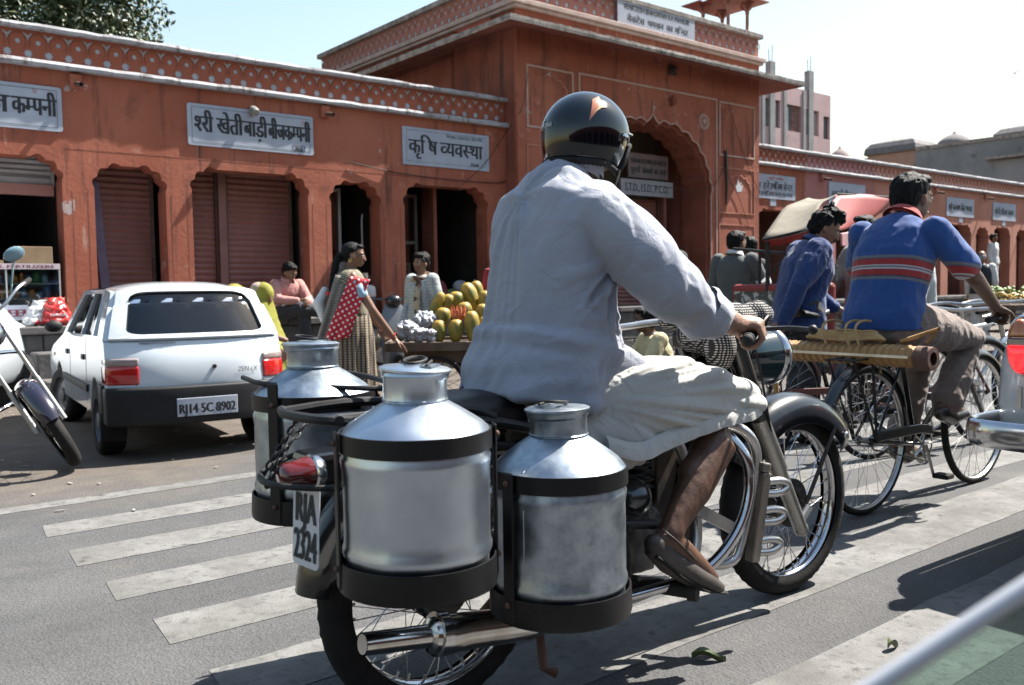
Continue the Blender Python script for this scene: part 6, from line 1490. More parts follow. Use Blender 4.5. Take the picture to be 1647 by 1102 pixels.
# motorcycle by the left edge, leaning on its stand
BMo = FR(-2.84, 5.56, -8) @ MX.Rotation(R(8), 4, 'X')
def commuter_bike(M, label, body_m, steer=25, mirror=True):
    t = thing('motorcycle', label, 'motorcycle', M)   # front contact at the origin, x forward
    FMx = M @ T_((0, 0, .29)) @ MX.Rotation(R(steer), 4, V((-.36, 0, .63))) @ T_((0, 0, -.29))
    wheel(t, FMx @ T_((0, 0, .29)), .29, .042, .022, 24, tread=True, hubr=.05, hubw=.04, brake=.07)
    wheel(t, M @ T_((-1.25, 0, .29)), .29, .045, .024, 24, tread=False, hubr=.05, hubw=.04, brake=.07)
    b = B(); fender(b, (0, 0, .29), .315, 30, 185, .062, .04); b.build('front_mudguard', body_m, t, M=FMx, smooth=50)
    b = B()
    for y in (-.085, .085): b.tube([(0, y, .29), (-.16, y, .55)], .019, 10); b.tube([(-.16, y, .55), (-.36, y, .92)], .014, 10)
    b.build('fork', MATS['fork_alloy'], t, M=FMx, smooth=True)
    b = B(); b.tube(cr([(-.52, .36, 1.0), (-.42, .28, 1.02), (-.36, .12, .97), (-.36, -.12, .97), (-.42, -.28, 1.02), (-.52, -.36, 1.0)], 5), .011, 8); b.build('handlebar', dullc, t, M=FMx, smooth=True)
    for y in (-1, 1):
        b = B(); b.cyl((-.55, y*.38, .995), (-.46, y*.31, 1.01), .017, n=10); b.build('grip', rubber, t, M=FMx)
        b = B(); b.tube([(-.42, y*.24, 1.02), (-.40, y*.30, 1.13), (-.42, y*.34, 1.19)], .005, 6); b.ell((-.42, y*.36, 1.22), (.015, .065, .045), 14, 8); b.build('mirror', mat('blue_mirror', (.20, .32, .38), rough=.15, coat=.5) if mirror else blackp, t, M=FMx, smooth=True)
    b = B(); b.ell((-.30, 0, .88), (.09, .09, .09), 16, 10); b.build('headlight', chrome, t, M=FMx, smooth=True)
    b = B(); b.ell((-.62, 0, .80), (.26, .13, .11), 18, 12); b.build('tank', body_m, t, smooth=True)
    b = B(); b.ell((-1.1, 0, .80), (.36, .13, .05), 18, 10); b.build('seat', seatm, t, smooth=True)
    b = B(); b.tube([(-.38, 0, .82), (-.45, 0, .4), (-.9, 0, .3), (-1.25, .1, .29)], .02, 8); b.tube([(-.5, 0, .78), (-1.45, 0, .72)], .02, 8); b.tube([(-1.3, .12, .7), (-1.25, .12, .3)], .025, 8); b.tube([(-1.3, -.12, .7), (-1.25, -.12, .3)], .025, 8); b.build('frame', blackp, t, smooth=True)
    b = B(); b.ell((-.66, 0, .42), (.17, .12, .13), 14, 10)
    for k in range(6): b.box(-.62, -.42, -.09, .09, .50+.025*k, .508+.025*k)
    b.build('engine', alum, t)
    b = B()
    for y in (-1, 1): b.tube(cr([(-.36, y*.05, .74), (-.30, y*.24, .70), (-.30, y*.30, .55), (-.42, y*.26, .38), (-.45, y*.05, .34)], 6), .013, 8)
    b.build('crash_bar', chrome, t, smooth=True)
    b = B(); b.tube([(-.5, -.13, .36), (-.9, -.17, .26), (-1.5, -.18, .32)], [.018, .03, .04], 12); b.build('exhaust', chrome, t, smooth=True)
    b = B(); fender(b, (-1.25, 0, .29), .33, 60, 175, .065, .04); b.build('rear_mudguard', body_m, t, smooth=50)
    b = B(); b.box(-1.66, -1.58, -.07, .07, .62, .69); b.build('tail_lamp', MATS['red_lamp'], t, bevel=.01)
    return t
commuter_bike(BMo, 'dark motorcycle with chrome front mudguard leaning at the left edge', mat('deep_purple_black', (.015, .012, .025), rough=.2, coat=.8), -48)
# ------------------------------------------------------------------ cyclist and his bicycle
BF = FR(1.646, 4.188, 37.3)
bicycle(BF, 'old black bicycle ridden by the man in the blue striped polo shirt', mg=wornp, wheelbase=1.07)
wood = mat('weathered_cane', (.24, .12, .04), (.40, .22, .08), 9, .7, bump=.4); rope = mat('straw_rope', (.36, .22, .09), (.48, .32, .15), 20, .9, bump=.5)
YC = -.03
bx = thing('wooden_box', 'long ribbed wooden box roped across the carrier of the bicycle', 'box', BF @ T_((-.03, .03, .725)) @ MX.Rotation(R(90), 4, 'Z'))   # x now runs to the left
b = B(); b.tube([(-.30, 0, .035), (.42, 0, .035)], [(.062, .048)]*2, 8); b.build('box_core', wood, bx, bevel=.01)
for k in range(19):
    b = B(); x = -.27+k*.037; b.tube([(x, 0, .035), (x+.024, 0, .035)], [(.066, .052)]*2, 8); o = b.build('hoop_strip', wood, bx, bevel=.003, seg=1) if k == 0 else dup(o, bx)
    if k: o.matrix_basis = T_((k*.037, 0, 0))
b = B(); b.lathe([(.03, 0), (.052, 0), (.055, .07), (.03, .07), (.026, .03)], 12, T_((-.37, 0, .03)) @ MX.Rotation(R(90), 4, 'Y')); b.build('end_socket', rust, bx, smooth=40)
b = B(); b.box(-.29, .35, .062, .068, .03, .042); b.box(-.28, .36, -.068, -.062, .03, .042); b.build('metal_strip', dullc, bx)
b = B(); b.box(.40, .52, -.02, .02, .0, .06); b.tube([(.46, 0, .06), (.48, 0, .11), (.44, .01, .13), (.41, 0, .09)], .018, 8); b.build('knotted_end', rust, bx, smooth=True)
b = B(); b.tube([(.44, .02, -.02), (.42, .03, -.20), (.40, .03, -.36)], .013, 8); b.build('bamboo_leg', wood, bx)
rp = thing('rope_coil', 'coil of straw rope lying on the wooden box of the bicycle', 'rope', BF @ T_((-.03, .03, .825)) @ MX.Rotation(R(90), 4, 'Z'))
for k in range(5):
    b = B(); rx, ry = .20-.01*k, .035-.003*k; b.tube([(.06+rx*math.cos(t)+jig(.004), ry*math.sin(t), .005+.010*k*.8+.006*math.sin(3*t)) for t in (2*pi*i/24 for i in range(24))], .0075, 6, closed=True); b.build('rope_loop', rope, rp, smooth=True)
b = B()
for x in (.10, -.02, -.07): b.tube(cr([(x, .09, -.02), (x+.02, .088, .06), (x+.03, 0, .09), (x+.01, -.088, .06), (x, -.09, -.05), (x, -.09, -.16 if x < 0 else -.06)], 5), .006, 6)
b.build('tie_cord', rope, rp, smooth=True)
b = B(); b.tube([(-.22, 0, .0), (-.40, .02, .06), (-.34, .0, -.0)], .010, 6); b.build('stick', wood, rp)
polo = bpy.data.materials.new('striped_polo')
def polo_mat(m):
    m.use_nodes = True; t = m.node_tree; N = t.nodes; L = t.links; b_ = N['Principled BSDF']; tc = N.new('ShaderNodeTexCoord'); mp = N.new('ShaderNodeMapping'); L.new(tc.outputs['Object'], mp.inputs[0])
    mp.inputs['Rotation'].default_value = (0, R(-12), 0)
    sx = N.new('ShaderNodeSeparateXYZ'); L.new(mp.outputs[0], sx.inputs[0]); mr = N.new('ShaderNodeMapRange'); mr.inputs[1].default_value = .9; mr.inputs[2].default_value = 1.5; L.new(sx.outputs[2], mr.inputs[0])
    c = N.new('ShaderNodeValToRGB'); L.new(mr.outputs[0], c.inputs[0]); e = c.color_ramp; e.interpolation = 'CONSTANT'
    bl, gr, rd_, wh = (.002, .038, .165, 1), (.085, .09, .11, 1), (.20, .010, .012, 1), (.28, .28, .30, 1); z0 = .325
    st = [(0, bl), (z0, gr), (z0+.025, (.03, .02, .03, 1)), (z0+.035, rd_), (z0+.085, wh), (z0+.098, (.08, .01, .02, 1)), (z0+.105, wh), (z0+.117, rd_), (z0+.165, (.05, .03, .06, 1)), (z0+.172, gr), (z0+.195, bl)]
    e.elements[0].color = st[0][1]; e.elements[1].position = st[1][0]; e.elements[1].color = st[1][1]
    for p, q in st[2:]: x = e.elements.new(p); x.color = q
    L.new(c.outputs[0], b_.inputs['Base Color']); b_.inputs['Roughness'].default_value = .9; b_.inputs['Sheen Weight'].default_value = .2
polo_mat(polo)
trous = cloth('beige_trousers', (.15, .11, .095), (.19, .145, .125)); blk_shoe = mat('black_shoe', (.012, .012, .012), (.03, .028, .026), 12, .3, coat=.3); redc = cloth('red_collar', (.32, .02, .02))
CY = dict(pel=(.16, 0, .93), wst=(.18, 0, 1.03), che=(.24, 0, 1.21), nek=(.315, 0, 1.40), head=(.40, 0, 1.505), hf=(1, -.25, -.05), up=(0, 0, 1),
          shL=(.27, .185, 1.33), shR=(.27, -.185, 1.33), elL=(.44, .31, 1.12), elR=(.40, -.31, 1.10), wrL=(.66, .28, .96), wrR=(.655, -.285, .965),
          hiL=(.20, .10, .90), hiR=(.20, -.10, .90), knL=(.70, .13, .66), knR=(.72, -.13, .80), anL=(.52, .12, .26), anR=(.49, -.13, .49), ftL=(.66, .12, .20), ftR=(.63, -.135, .435))
person('cyclist seen from behind in a blue polo shirt with red and grey stripes', BF, CY, 1, sk_d, top=polo, bottom=trous, hairk='short', sleeve=.55, curlL=1.1, curlR=1.1, hdL=V((.8, 0, -.35)), hdR=V((.8, .1, -.35)), pnL=V((0, 0, -1)), pnR=V((0, 0, -1)),
       hem=-.06, vox=.008, folds=.009, shoes=blk_shoe, collar=redc, build=1.05)
# bicycles standing behind
bicycle(FR(1.75, 5.95, 20), 'bicycle standing between the headlight and the man in the blue jacket', mg=mat('maroon_paint', (.10, .02, .02), (.14, .05, .04), 8, .4), steer=-25)
bicycle(FR(2.22, 5.55, 28), 'black bicycle with bright spokes just behind the cyclist', fr=mat('brown_frame_paint', (.09, .03, .02), rough=.4), mg=blackp, wheelbase=1.08, carrier=False)
bicycle(FR(2.95, 6.3, 30), 'bicycle with silver mudguards between the cyclist and the white car on the right', fr=dullc, mg=chrome, wheelbase=1.0, steer=10, carrier=False)
# ------------------------------------------------------------------ cycle rickshaw
rk = thing('cycle_rickshaw', 'cycle rickshaw with a red hood and cream outer cover behind the man in blue', 'rickshaw', FR(2.42, 7.45, 37))
RI = WM[rk.name].inverted()
def scr(px, py, d):
    v = Fv+Rv*((px-823.5)/FPX)+Dv*((py-551)/FPX); return Cc+v*(d/v.y)
cream = mat('cream_tarpaulin', (.15, .13, .095), (.22, .19, .145), 4, .85, bump=.3); rvin = mat('red_vinyl', (.20, .014, .014), (.26, .024, .02), 3, .6)
def patch(name, g, m, off=0, nu=10, nv=10, sag=.03, parent=rk):
    g = [[scr(*p) for p in row] for row in g]
    def f(u_, v_):
        k = len(g)-1; j = min(k-1, int(v_*k)); t = v_*k-j; r0, r1 = g[j], g[j+1]; kk = len(r0)-1; i = min(kk-1, int(u_*kk)); s_ = u_*kk-i
        p = (r0[i].lerp(r0[i+1], s_)).lerp(r1[i].lerp(r1[i+1], s_), t); return p+V((0, 0, -sag*math.sin(pi*((u_*kk) % 1))+off))
    b = B(); b.add(*sheet(f, nu, nv)); o = b.build(name, m, parent, M=WM[parent.name], xform=WM[parent.name].inverted(), smooth=60); q = o.modifiers.new('s', 'SOLIDIFY'); q.thickness = .008; return o
patch('hood_cover', [[(1226, 384, 7.3), (1302, 368, 7.1)], [(1262, 332, 7.9), (1320, 326, 7.6)], [(1300, 318, 8.2), (1346, 312, 7.9)]], cream)
patch('hood_lining', [[(1302, 369, 7.15), (1346, 313, 7.95)], [(1350, 372, 7.5), (1390, 312, 8.3)], [(1384, 362, 8.1), (1442, 318, 8.8)]], rvin)
patch('hood_side', [[(1228, 386, 7.3), (1302, 371, 7.1)], [(1236, 396, 7.35), (1290, 384, 7.15)]], rvin, sag=.01)
patch('hood_flap', [[(1350, 375, 7.5), (1386, 356, 8.0)], [(1352, 395, 7.5), (1372, 388, 8.0)]], mat('pink_print', (.38, .15, .17), (.5, .32, .33), 12, .7))
b = B()
for a, c, r in (((1234, 388, 7.3), (1236, 560, 7.3), .018), ((1240, 440, 7.3), (1302, 370, 7.15), .012), ((1226, 386, 7.3), (1302, 369, 7.12), .010), ((1346, 312, 7.95), (1442, 318, 8.8), .010), ((1222, 405, 7.5), (1222, 560, 7.5), .014), ((1180, 400, 8.3), (1262, 408, 7.3), .014)):
    b.tube([scr(*a), scr(*c)], r, 8)
b.build('hood_frame', iron, rk, M=WM[rk.name], xform=RI, smooth=True)
b = B(); b.box(-.35, .35, -.50, .45, .62, .70); b.box(-.38, -.30, -.50, .45, .70, 1.10); b.build('seat', rvin, rk, bevel=.03)
b = B(); b.box(-.40, -.385, -.46, .40, .70, 1.04); b.build('back_panel', mat('painted_panel', (.05, .05, .05), (.45, .45, .44), 16, .6, lo=.5, hi=.55), rk)
b = B(); b.box(-.45, .8, -.42, .40, .40, .44); b.tube([(.8, 0, .42), (1.6, 0, .5)], .02); b.build('chassis', iron, rk)
for y in (-.52, .50):
    wheel(rk, WM[rk.name] @ T_((-.05, y, .34)), .34, .022, .016, 28, tread=False, spm=dullc, spr=.0014, hubr=.025)
    b = B(); fender(b, (-.05, y, .34), .365, 10, 170, .035, .02); b.build('mudguard', MATS['maroon_paint'], rk, smooth=50)
# ------------------------------------------------------------------ people around
shirtw = cloth('white_cotton', (.50, .50, .50)); navy = cloth('navy_cloth', (.004, .022, .105), (.006, .030, .14)); greyk = cloth('grey_knit', (.06, .072, .072), (.08, .092, .092)); dkt = cloth('dark_trousers', (.02, .02, .025))
person('man with windblown hair in a dark blue work jacket, looking down', FR(2.00, 6.22, 4), dict(pel=(-.02, 0, .90), wst=(-.01, 0, 1.03), che=(.04, 0, 1.20), nek=(.09, 0, 1.375), head=(.165, -.01, 1.475), hf=(1, -.30, -.50), up=(.3, 0, 1),
       shL=(.06, .19, 1.31), shR=(.04, -.19, 1.31), elR=(-.13, -.28, 1.07), wrR=(-.23, -.26, .84), elL=(.14, .24, 1.06), wrL=(.3, .15, .92)), 1, sk_m, top=navy, bottom=dkt, hairk='tousled', stache=hair_b, vox=.008, folds=.011, hem=-.12, shoes=blk_shoe, collar=navy, build=1.22)
b = B(); b.tube([(.115, .03, 1.36), (.14, .0, 1.30), (.15, -.01, 1.2)], [.03, .03, .02], 8); b.build('shirt_front', shirtw, bpy.data.objects[[o.name for o in COL.objects if o.get('label', '').startswith('man with windblown')][0]], smooth=True)
gsw, _, _ = person('man in a grey pullover with white sleeve bands, back turned beside the gateway', FR(2.18, 8.8, 52), dict(elR=(.10, -.27, 1.12), wrR=(.30, -.20, 1.12), hf=(1, -.35, 0), head=(.03, -.01, 1.56)), .97, sk_m, top=greyk, bottom=dkt, shoes=blk_shoe, collar=shirtw, vox=.01, sleeve=1)
b = B(); b.tube([(.035, -.262, 1.16), (.085, -.268, 1.105)], [.070, .066], 20); b.build('sleeve_band', shirtw, gsw, smooth=50)
person('person in dark clothes half hidden in front of the man in the grey pullover', FR(2.50, 9.5, 120), {}, .95, sk_d, top=cloth('black_cloth', (.015, .015, .018)), bottom=dkt, vox=.011)
cp, P_, H_ = person('man in a dark knitted cap seen above the rider\'s forearm', FR(1.86, 10.0, -8), dict(hf=(1, -.1, 0)), .88, sk_m, top=cloth('brown_cloth', (.10, .05, .04)), bottom=dkt, hairk=None, vox=.010)
b = B(); b.ell(V((-.015, 0, .04))*.88, V((.103, .084, .085))*.88, 20, 12); voxel(b, 'knitted_cap', cloth('dark_cap', (.02, .025, .025)), cp, .006, 1, foldd(.002, 60), M=WM[cp.name] @ H_)
SIT = dict(pel=(0, 0, .45), wst=(.02, 0, .56), che=(.06, 0, .74), nek=(.10, 0, .90), head=(.16, 0, 1.02), shL=(.08, .175, .85), shR=(.08, -.175, .85), elL=(.22, .24, .62), elR=(.22, -.24, .62), wrL=(.38, .12, .60), wrR=(.38, -.12, .60),
           hiL=(.02, .10, .44), hiR=(.02, -.10, .44), knL=(.44, .14, .50), knR=(.44, -.14, .50), anL=(.40, .13, .08), anR=(.40, -.13, .08), ftL=(.55, .14, .03), ftR=(.55, -.14, .03))
person('man in a cream shirt sitting low behind the rider\'s arm', FR(1.10, 6.6, 190), SIT, .83, sk_d, top=cloth('cream_shirt', (.42, .36, .20)), bottom=dkt, vox=.010)
pg, _, _ = person('man in a pale grey shirt with a black star print behind the cyclist', FR(3.28, 7.6, 50), {}, .98, sk_m, top=cloth('pale_shirt', (.46, .50, .50)), bottom=cloth('grey_trousers', (.1, .1, .11)), vox=.011, shoes=blk_shoe)
b = B(); b.add([V((-.168, -.02+.035*(1 if k % 2 == 0 else .4)*math.cos(pi*k/5+pi/2), 1.0+.035*(1 if k % 2 == 0 else .4)*math.sin(pi*k/5+pi/2))) for k in range(10)], [tuple(range(10))]); b.build('star_print', ink, pg)
person('person with a raised hand between the blue jacket and the striped polo', FR(2.86, 7.3, 200), dict(elL=(.10, .30, 1.02), wrL=(.22, .24, 1.20), elR=(.18, -.24, 1.05), wrR=(.30, -.05, 1.20)), .97, sk_m, top=cloth('beige_grey', (.20, .19, .18)), bottom=dkt, vox=.011, curlL=.9, hdL=V((.1, 0, 1)))
om, _, _ = person('grey haired man in a white kurta and dark waistcoat walking away on the right', FR(8.85, 17.0, 60), {}, 1.0, sk_m, top=shirtw, bottom=shirtw, hairk='fringe', hairm=hair_g, vox=.013, hem=-.35)
b = B(); torso(b, None, (0, 1, 0), [((0, 0, .88), .205, .165), ((0, 0, 1.08), .18, .145), ((0, 0, 1.25), .195, .15), ((0, 0, 1.36), .165, .12), ((0, 0, 1.43), .09, .085)]); voxel(b, 'waistcoat', cloth('black_waistcoat', (.012, .018, .022)), om, .012, 2)
person('small figure in white standing in the shade of the far arcade', ST @ T_((23.2, .3, .78)) @ MX.Rotation(R(-90), 4, 'Z'), {}, .95, sk_m, top=shirtw, bottom=shirtw, vox=.016, face=False)
person('small dark figure standing in the narrow far arch', ST @ T_((22.9, 1.4, .78)) @ MX.Rotation(R(-90), 4, 'Z'), {}, 1.0, sk_d, top=dkt, bottom=dkt, vox=.016, face=False)
# boy on the plinth
pinks = cloth('pink_shirt', (.42, .19, .17)); 
person('boy in a pink shirt sitting on the plinth with his legs crossed', ST @ T_((2.85, .08, 0)) @ MX.Rotation(R(-90), 4, 'Z'),
       dict(pel=(0, 0, .90), wst=(.02, 0, 1.0), che=(.07, 0, 1.15), nek=(.13, 0, 1.285), head=(.185, .0, 1.385), hf=(1, .25, -.55), up=(.4, 0, 1), shL=(.10, .16, 1.22), shR=(.10, -.16, 1.22), elL=(.22, .22, 1.02), elR=(.24, -.20, 1.04), wrL=(.40, .13, 1.0), wrR=(.38, .0, 1.02),
            hiL=(.04, .09, .87), hiR=(.04, -.09, .87), knL=(.36, .10, .84), knR=(.42, .02, .94), anL=(.34, .11, .40), anR=(.40, .36, .86), ftL=(.44, .12, .32), ftR=(.46, .47, .82)), .97, sk_m, top=pinks, bottom=dkt, hairk='short', vox=.008, shoes=blk_shoe, folds=.008, collar=pinks, curlL=.8, curlR=.8)
# crouching woman in yellow green
ygm = mat('yellow_green_sari', (.19, .18, .015), (.27, .26, .03), 6, .85, chip=[((.25, .06, .15), 14, .66, .02)], bump=.1)
yw = thing('person', 'woman in a yellow green shawl sitting beside the parked hatchback', 'person', FR(-2.52, 9.1, -20))
b = B(); head_shape(b, frame_of((.05, 0, 1.06), (1, -.2, -.2)), .85); torso(b, None, (0, 1, 0), [((0, 0, .42), .16, .12), ((0, 0, .65), .13, .10), ((.02, 0, .82), .14, .10), ((.04, 0, .96), .05, .05)])
limb(b, [(0, -.1, .45), (.35, -.12, .50), (.32, -.12, .1)], [.08, .05, .04]); limb(b, [(0, .1, .45), (.35, .12, .50), (.32, .12, .1)], [.08, .05, .04]); limb(b, [(.02, -.15, .9), (.15, -.2, .7), (.34, -.1, .62)], [.045, .035, .028]); voxel(b, 'body', sk_m, yw, .011, 2)
b = B(); b.ell((.03, 0, 1.08), (.105, .095, .12), 18, 12); b.loft([[V((x+wx*math.cos(a), wy*math.sin(a), z)) for a in (2*pi*k/24 for k in range(24))] for x, z, wx, wy in ((.01, 1.08, .09, .09), (-.01, .95, .13, .15), (-.01, .8, .16, .20), (.03, .6, .20, .24), (.12, .42, .30, .28), (.18, .2, .36, .32), (.22, .02, .42, .36))])
voxel(b, 'shawl', ygm, yw, .011, 2, lambda p, n: n*(.014*math.sin(math.atan2(p.y, p.x-.1)*13+2*NZ.noise(p*3))*max(0, 1.0-p.z)+.006*NZ.noise(p*14)))
b = B(); b.ell((-.02, -.02, 1.13), (.08, .08, .07), 14, 10); b.build('flowered_cloth', mat('pink_flowered', (.40, .22, .33), (.3, .3, .1), 25, .9), yw, smooth=True)
# woman in the sari
def dots_mat(nm, base, dot, sc, r_, stripes=None):
    m = bpy.data.materials.new(nm); m.use_nodes = True; t = m.node_tree; N = t.nodes; L = t.links; b_ = N['Principled BSDF']; tc = N.new('ShaderNodeTexCoord')
    mp = N.new('ShaderNodeMapping'); L.new(tc.outputs['Object'], mp.inputs[0]); mp.inputs['Scale'].default_value = (sc, sc*.0, sc); mp.inputs['Rotation'].default_value = (0, R(28), 0)
    fr_ = N.new('ShaderNodeVectorMath'); fr_.operation = 'FRACTION'; L.new(mp.outputs[0], fr_.inputs[0]); sb = N.new('ShaderNodeVectorMath'); sb.operation = 'SUBTRACT'; L.new(fr_.outputs[0], sb.inputs[0]); sb.inputs[1].default_value = (.5, 0, .5)
    ln = N.new('ShaderNodeVectorMath'); ln.operation = 'LENGTH'; L.new(sb.outputs[0], ln.inputs[0]); lt = N.new('ShaderNodeMath'); lt.operation = 'LESS_THAN'; L.new(ln.outputs['Value'], lt.inputs[0]); lt.inputs[1].default_value = r_
    mx = N.new('ShaderNodeMix'); mx.data_type = 'RGBA'; L.new(lt.outputs[0], mx.inputs[0]); mx.inputs[6].default_value = (*base, 1); mx.inputs[7].default_value = (*dot, 1); L.new(mx.outputs[2], b_.inputs['Base Color']); b_.inputs['Roughness'].default_value = .85; return m
reddot = dots_mat('red_dotted_cloth', (.38, .012, .025), (.6, .55, .52), 26, .24)
saric = mat('brown_striped_sari', (.24, .19, .12), (.36, .30, .20), 4, .85, wave=[('X', 9, (.035, .022, .022), .42), ('Z', 16, (.05, .03, .03), .30)], chip=[((.30, .26, .08), 3, .60, .1)])
saric2 = mat('patterned_wrap', (.33, .30, .20), (.22, .19, .12), 5, .85, wave=[('DIAGONAL', 22, (.03, .025, .03), .40)])
WMt = FR(-1.27, 7.2, 12); s_ = .885
sw, P_, H_ = person('woman with a long black braid in a red dotted and brown striped sari', WMt, dict(pel=(-.01, 0, .93), che=(-.02, 0, 1.25), nek=(-.02, 0, 1.425), head=(.025, 0, 1.56), hf=(1, -.12, -.08), shR=(.0, -.165, 1.36), shL=(0, .165, 1.36),
       elR=(.17, -.22, 1.06), wrR=(.36, -.20, .80), elL=(.12, .22, 1.08), wrL=(.25, .15, .90)), s_, sk_m, top=None, bottom=None, hairk='bun', vox=.007, hdR=V((.75, .05, -.65)), pnR=V((-.5, 0, -.8)), curlR=.25)
def tors(b, secs): torso(b, None, (0, 1, 0), secs)
b = B(); tors(b, [((-.02, 0, 1.08*s_), .13, .095), ((-.02, 0, 1.22*s_), .150, .118), ((-.02, 0, 1.33*s_), .135, .10), ((-.02, 0, 1.41*s_), .075, .065)])
for sg in (-1, 1): limb(b, [(0, sg*.145, 1.33*s_), (.05, sg*.165, 1.25*s_), (.075, sg*.175, 1.20*s_)], [.046, .046, .045])
voxel(b, 'blouse', cloth('blue_blouse', (.25, .36, .46)), sw, .008, 2)
b = B(); b.loft([[V((x+wx*math.cos(a), wy*math.sin(a), z)) for a in (2*pi*k/36 for k in range(36))] for x, z, wx, wy in ((0, .93, .125, .145), (0, .86, .145, .165), (0, .75, .165, .18), (0, .5, .17, .18), (0, .2, .19, .20), (0, .02, .21, .22))])
voxel(b, 'sari_skirt', saric, sw, .009, 1, lambda p, n: n*(.013*math.sin(math.atan2(p.y, p.x)*11+1.5*NZ.noise(p*4))*min(1, max(0, .95-p.z)*2)))
b = B(); tors(b, [((-.01, 0, .90), .150, .130), ((-.01, 0, 1.0), .145, .125), ((-.02, 0, 1.08), .160, .137), ((-.02, -.0, 1.16), .165, .128), ((-.02, .0, 1.225), .13, .098), ((-.02, 0, 1.265), .065, .062)])
b.ell((-.03, -.13, 1.17), (.075, .06, .085), 14, 10)
voxel(b, 'sari_wrap', saric2, sw, .008, 2, foldd(.008, 16, (1, 1, .35)))
b = B()                                                  # dotted end of the sari hanging diagonally across the near side
def pallu(u_, v_):
    a = V((-.02+.15*u_, -.185-.01*math.sin(u_*6), 1.21-.03*u_)); e = V((-.235+.17*u_+.03*u_*u_, -.200-.012*math.sin(u_*12), .70+.03*u_)); p = a.lerp(e, v_); p.y -= .028*math.sin(pi*v_)+.008*math.sin(u_*14+v_*4); return p
b.add(*sheet(pallu, 14, 22)); o = b.build('dotted_sari_end', reddot, sw, smooth=80); q = o.modifiers.new('s', 'SOLIDIFY'); q.thickness = .006
b = B()
def pallu2(u_, v_):
    a = V((-.13+.13*u_, -.17, 1.22-.01*u_)); e = V((-.31+.10*u_, -.17-.012*math.sin(u_*9), .64)); p = a.lerp(e, v_); p.y -= .02*math.sin(pi*v_)+.008*math.sin(u_*12); return p
b.add(*sheet(pallu2, 10, 22)); o = b.build('sari_border', mat('black_white_border', (.30, .28, .24), (.36, .33, .28), 5, .85, wave=[('Z', 26, (.02, .018, .02), .5)]), sw, smooth=80); q = o.modifiers.new('s', 'SOLIDIFY'); q.thickness = .006
b = B(); brd = cr([(-.10, -.02, 1.36), (-.13, -.05, 1.28), (-.155, -.08, 1.15), (-.175, -.10, 1.02), (-.20, -.11, .93), (-.235, -.11, .89)], 8)
b.tube(brd, [.030-.0004*i+(.004 if i % 3 == 0 else 0)-(.018*(i/len(brd))**3) for i in range(len(brd))], 10); b.build('braid', hair_b, sw, smooth=True)
b = B(); b.tube([(-.172, -.10, 1.09), (-.175, -.10, 1.06)], .034, 10); b.build('red_hair_band', redc, sw, smooth=True)
b = B(); b.tube([(-.20, .02, 1.12), (-.26, -.03, 1.0), (-.22, -.02, .85)], [.03, .05, .03], 10); voxel(b, 'white_cloth', shirtw, sw, .009, 3)
b = B(); b.tube([(.305+.028*math.cos(t)*.7, -.183+.028*math.sin(t), .735+.02*math.cos(t)) for t in (2*pi*k/16 for k in range(16))], .005, 6, closed=True); b.build('red_bangle', mat('red_plastic', (.5, .02, .02), rough=.3), sw)
b = B(); b.lathe([(.010, -.002), (.014, 0), (.010, .002)], 12, T_((-.01, -.072, 1.335)) @ MX.Rotation(R(90), 4, 'X')); b.build('earring', mat('gold', (.7, .45, .12), rough=.25, metal=1), sw)
# fruit vendor
chk = mat('checked_shirt', (.36, .38, .37), (.40, .42, .41), 5, .9, wave=[('X', 10, (.22, .26, .29), .12), ('Z', 10, (.25, .26, .26), .12)])
VM = FR(-.90, 9.15, 228)
vd, P_, H_ = person('fruit seller in a pale checked shirt and brown scarf standing behind his cart', VM, dict(hf=(1, .10, -.02), elR=(-.02, -.26, 1.10), wrR=(.12, -.22, .88), elL=(-.02, .26, 1.10), wrL=(.12, .22, .88)), .865, sk_m, top=chk, bottom=dkt, hairk='wavy', vox=.008, folds=.008, build=1.1)
scb = mat('brown_cream_scarf', (.07, .03, .02), (.40, .32, .22), 14, .9, lo=.48, hi=.52)
b = B(); b.tube([(.01+.085*math.cos(t), .09*math.sin(t), 1.215+.015*math.cos(2*t)+.02*math.cos(t)*-1) for t in (2*pi*k/20 for k in range(20))], .030, 10, closed=True); b.tube(cr([(.075, .05, 1.20), (.125, .07, 1.10), (.15, .08, .98), (.145, .085, .86)], 5), [(.035, .02)]*16, 10); voxel(b, 'scarf', scb, vd, .007, 2, foldd(.004, 30))
# ------------------------------------------------------------------ fruit cart
plank = mat('old_plank', (.07, .045, .03), (.15, .10, .07), 7, .85, bump=.5, streak=1)
fc = thing('fruit_cart', 'wooden handcart loaded with papayas between the sari woman and the rider', 'cart', FR(-.42, 7.85, 3))
for k in range(6): b = B(); b.box(-.60, .62, -.36+k*.14, -.225+k*.14, .60, .63); b.build('plank', plank, fc, bevel=.004, seg=1)
b = B(); b.box(-.62, .64, -.40, -.365, .585, .66); b.box(-.62, .64, .48, .515, .585, .66); b.box(-.655, -.62, -.40, .515, .585, .66); b.build('rim_board', plank, fc, bevel=.006)
b = B(); b.box(-.5, .55, -.30, -.25, .48, .585); b.box(-.5, .55, .30, .35, .48, .585)
for x in (-.45, .50): b.box(x, x+.05, -.30, -.25, 0.05, .48); b.box(x, x+.05, .30, .35, .05, .48)
b.build('underframe', plank, fc)
for y in (-.34, .40): wheel(fc, WM[fc.name] @ T_((-.25, y, .27)), .27, .018, .014, 20, tread=False, spm=iron, rim=rust, spr=.002)
wheel(fc, WM[fc.name] @ T_((.40, -.34, .27)), .27, .018, .014, 20, tread=False, spm=iron, rim=rust, spr=.002)
b = B()
for k in range(26): a = jig(.09); b.tube([(.44+jig(.03), -.40+jig(.03), .46), (.50+a, -.42+jig(.05), .20+jig(.05))], .004, 4)
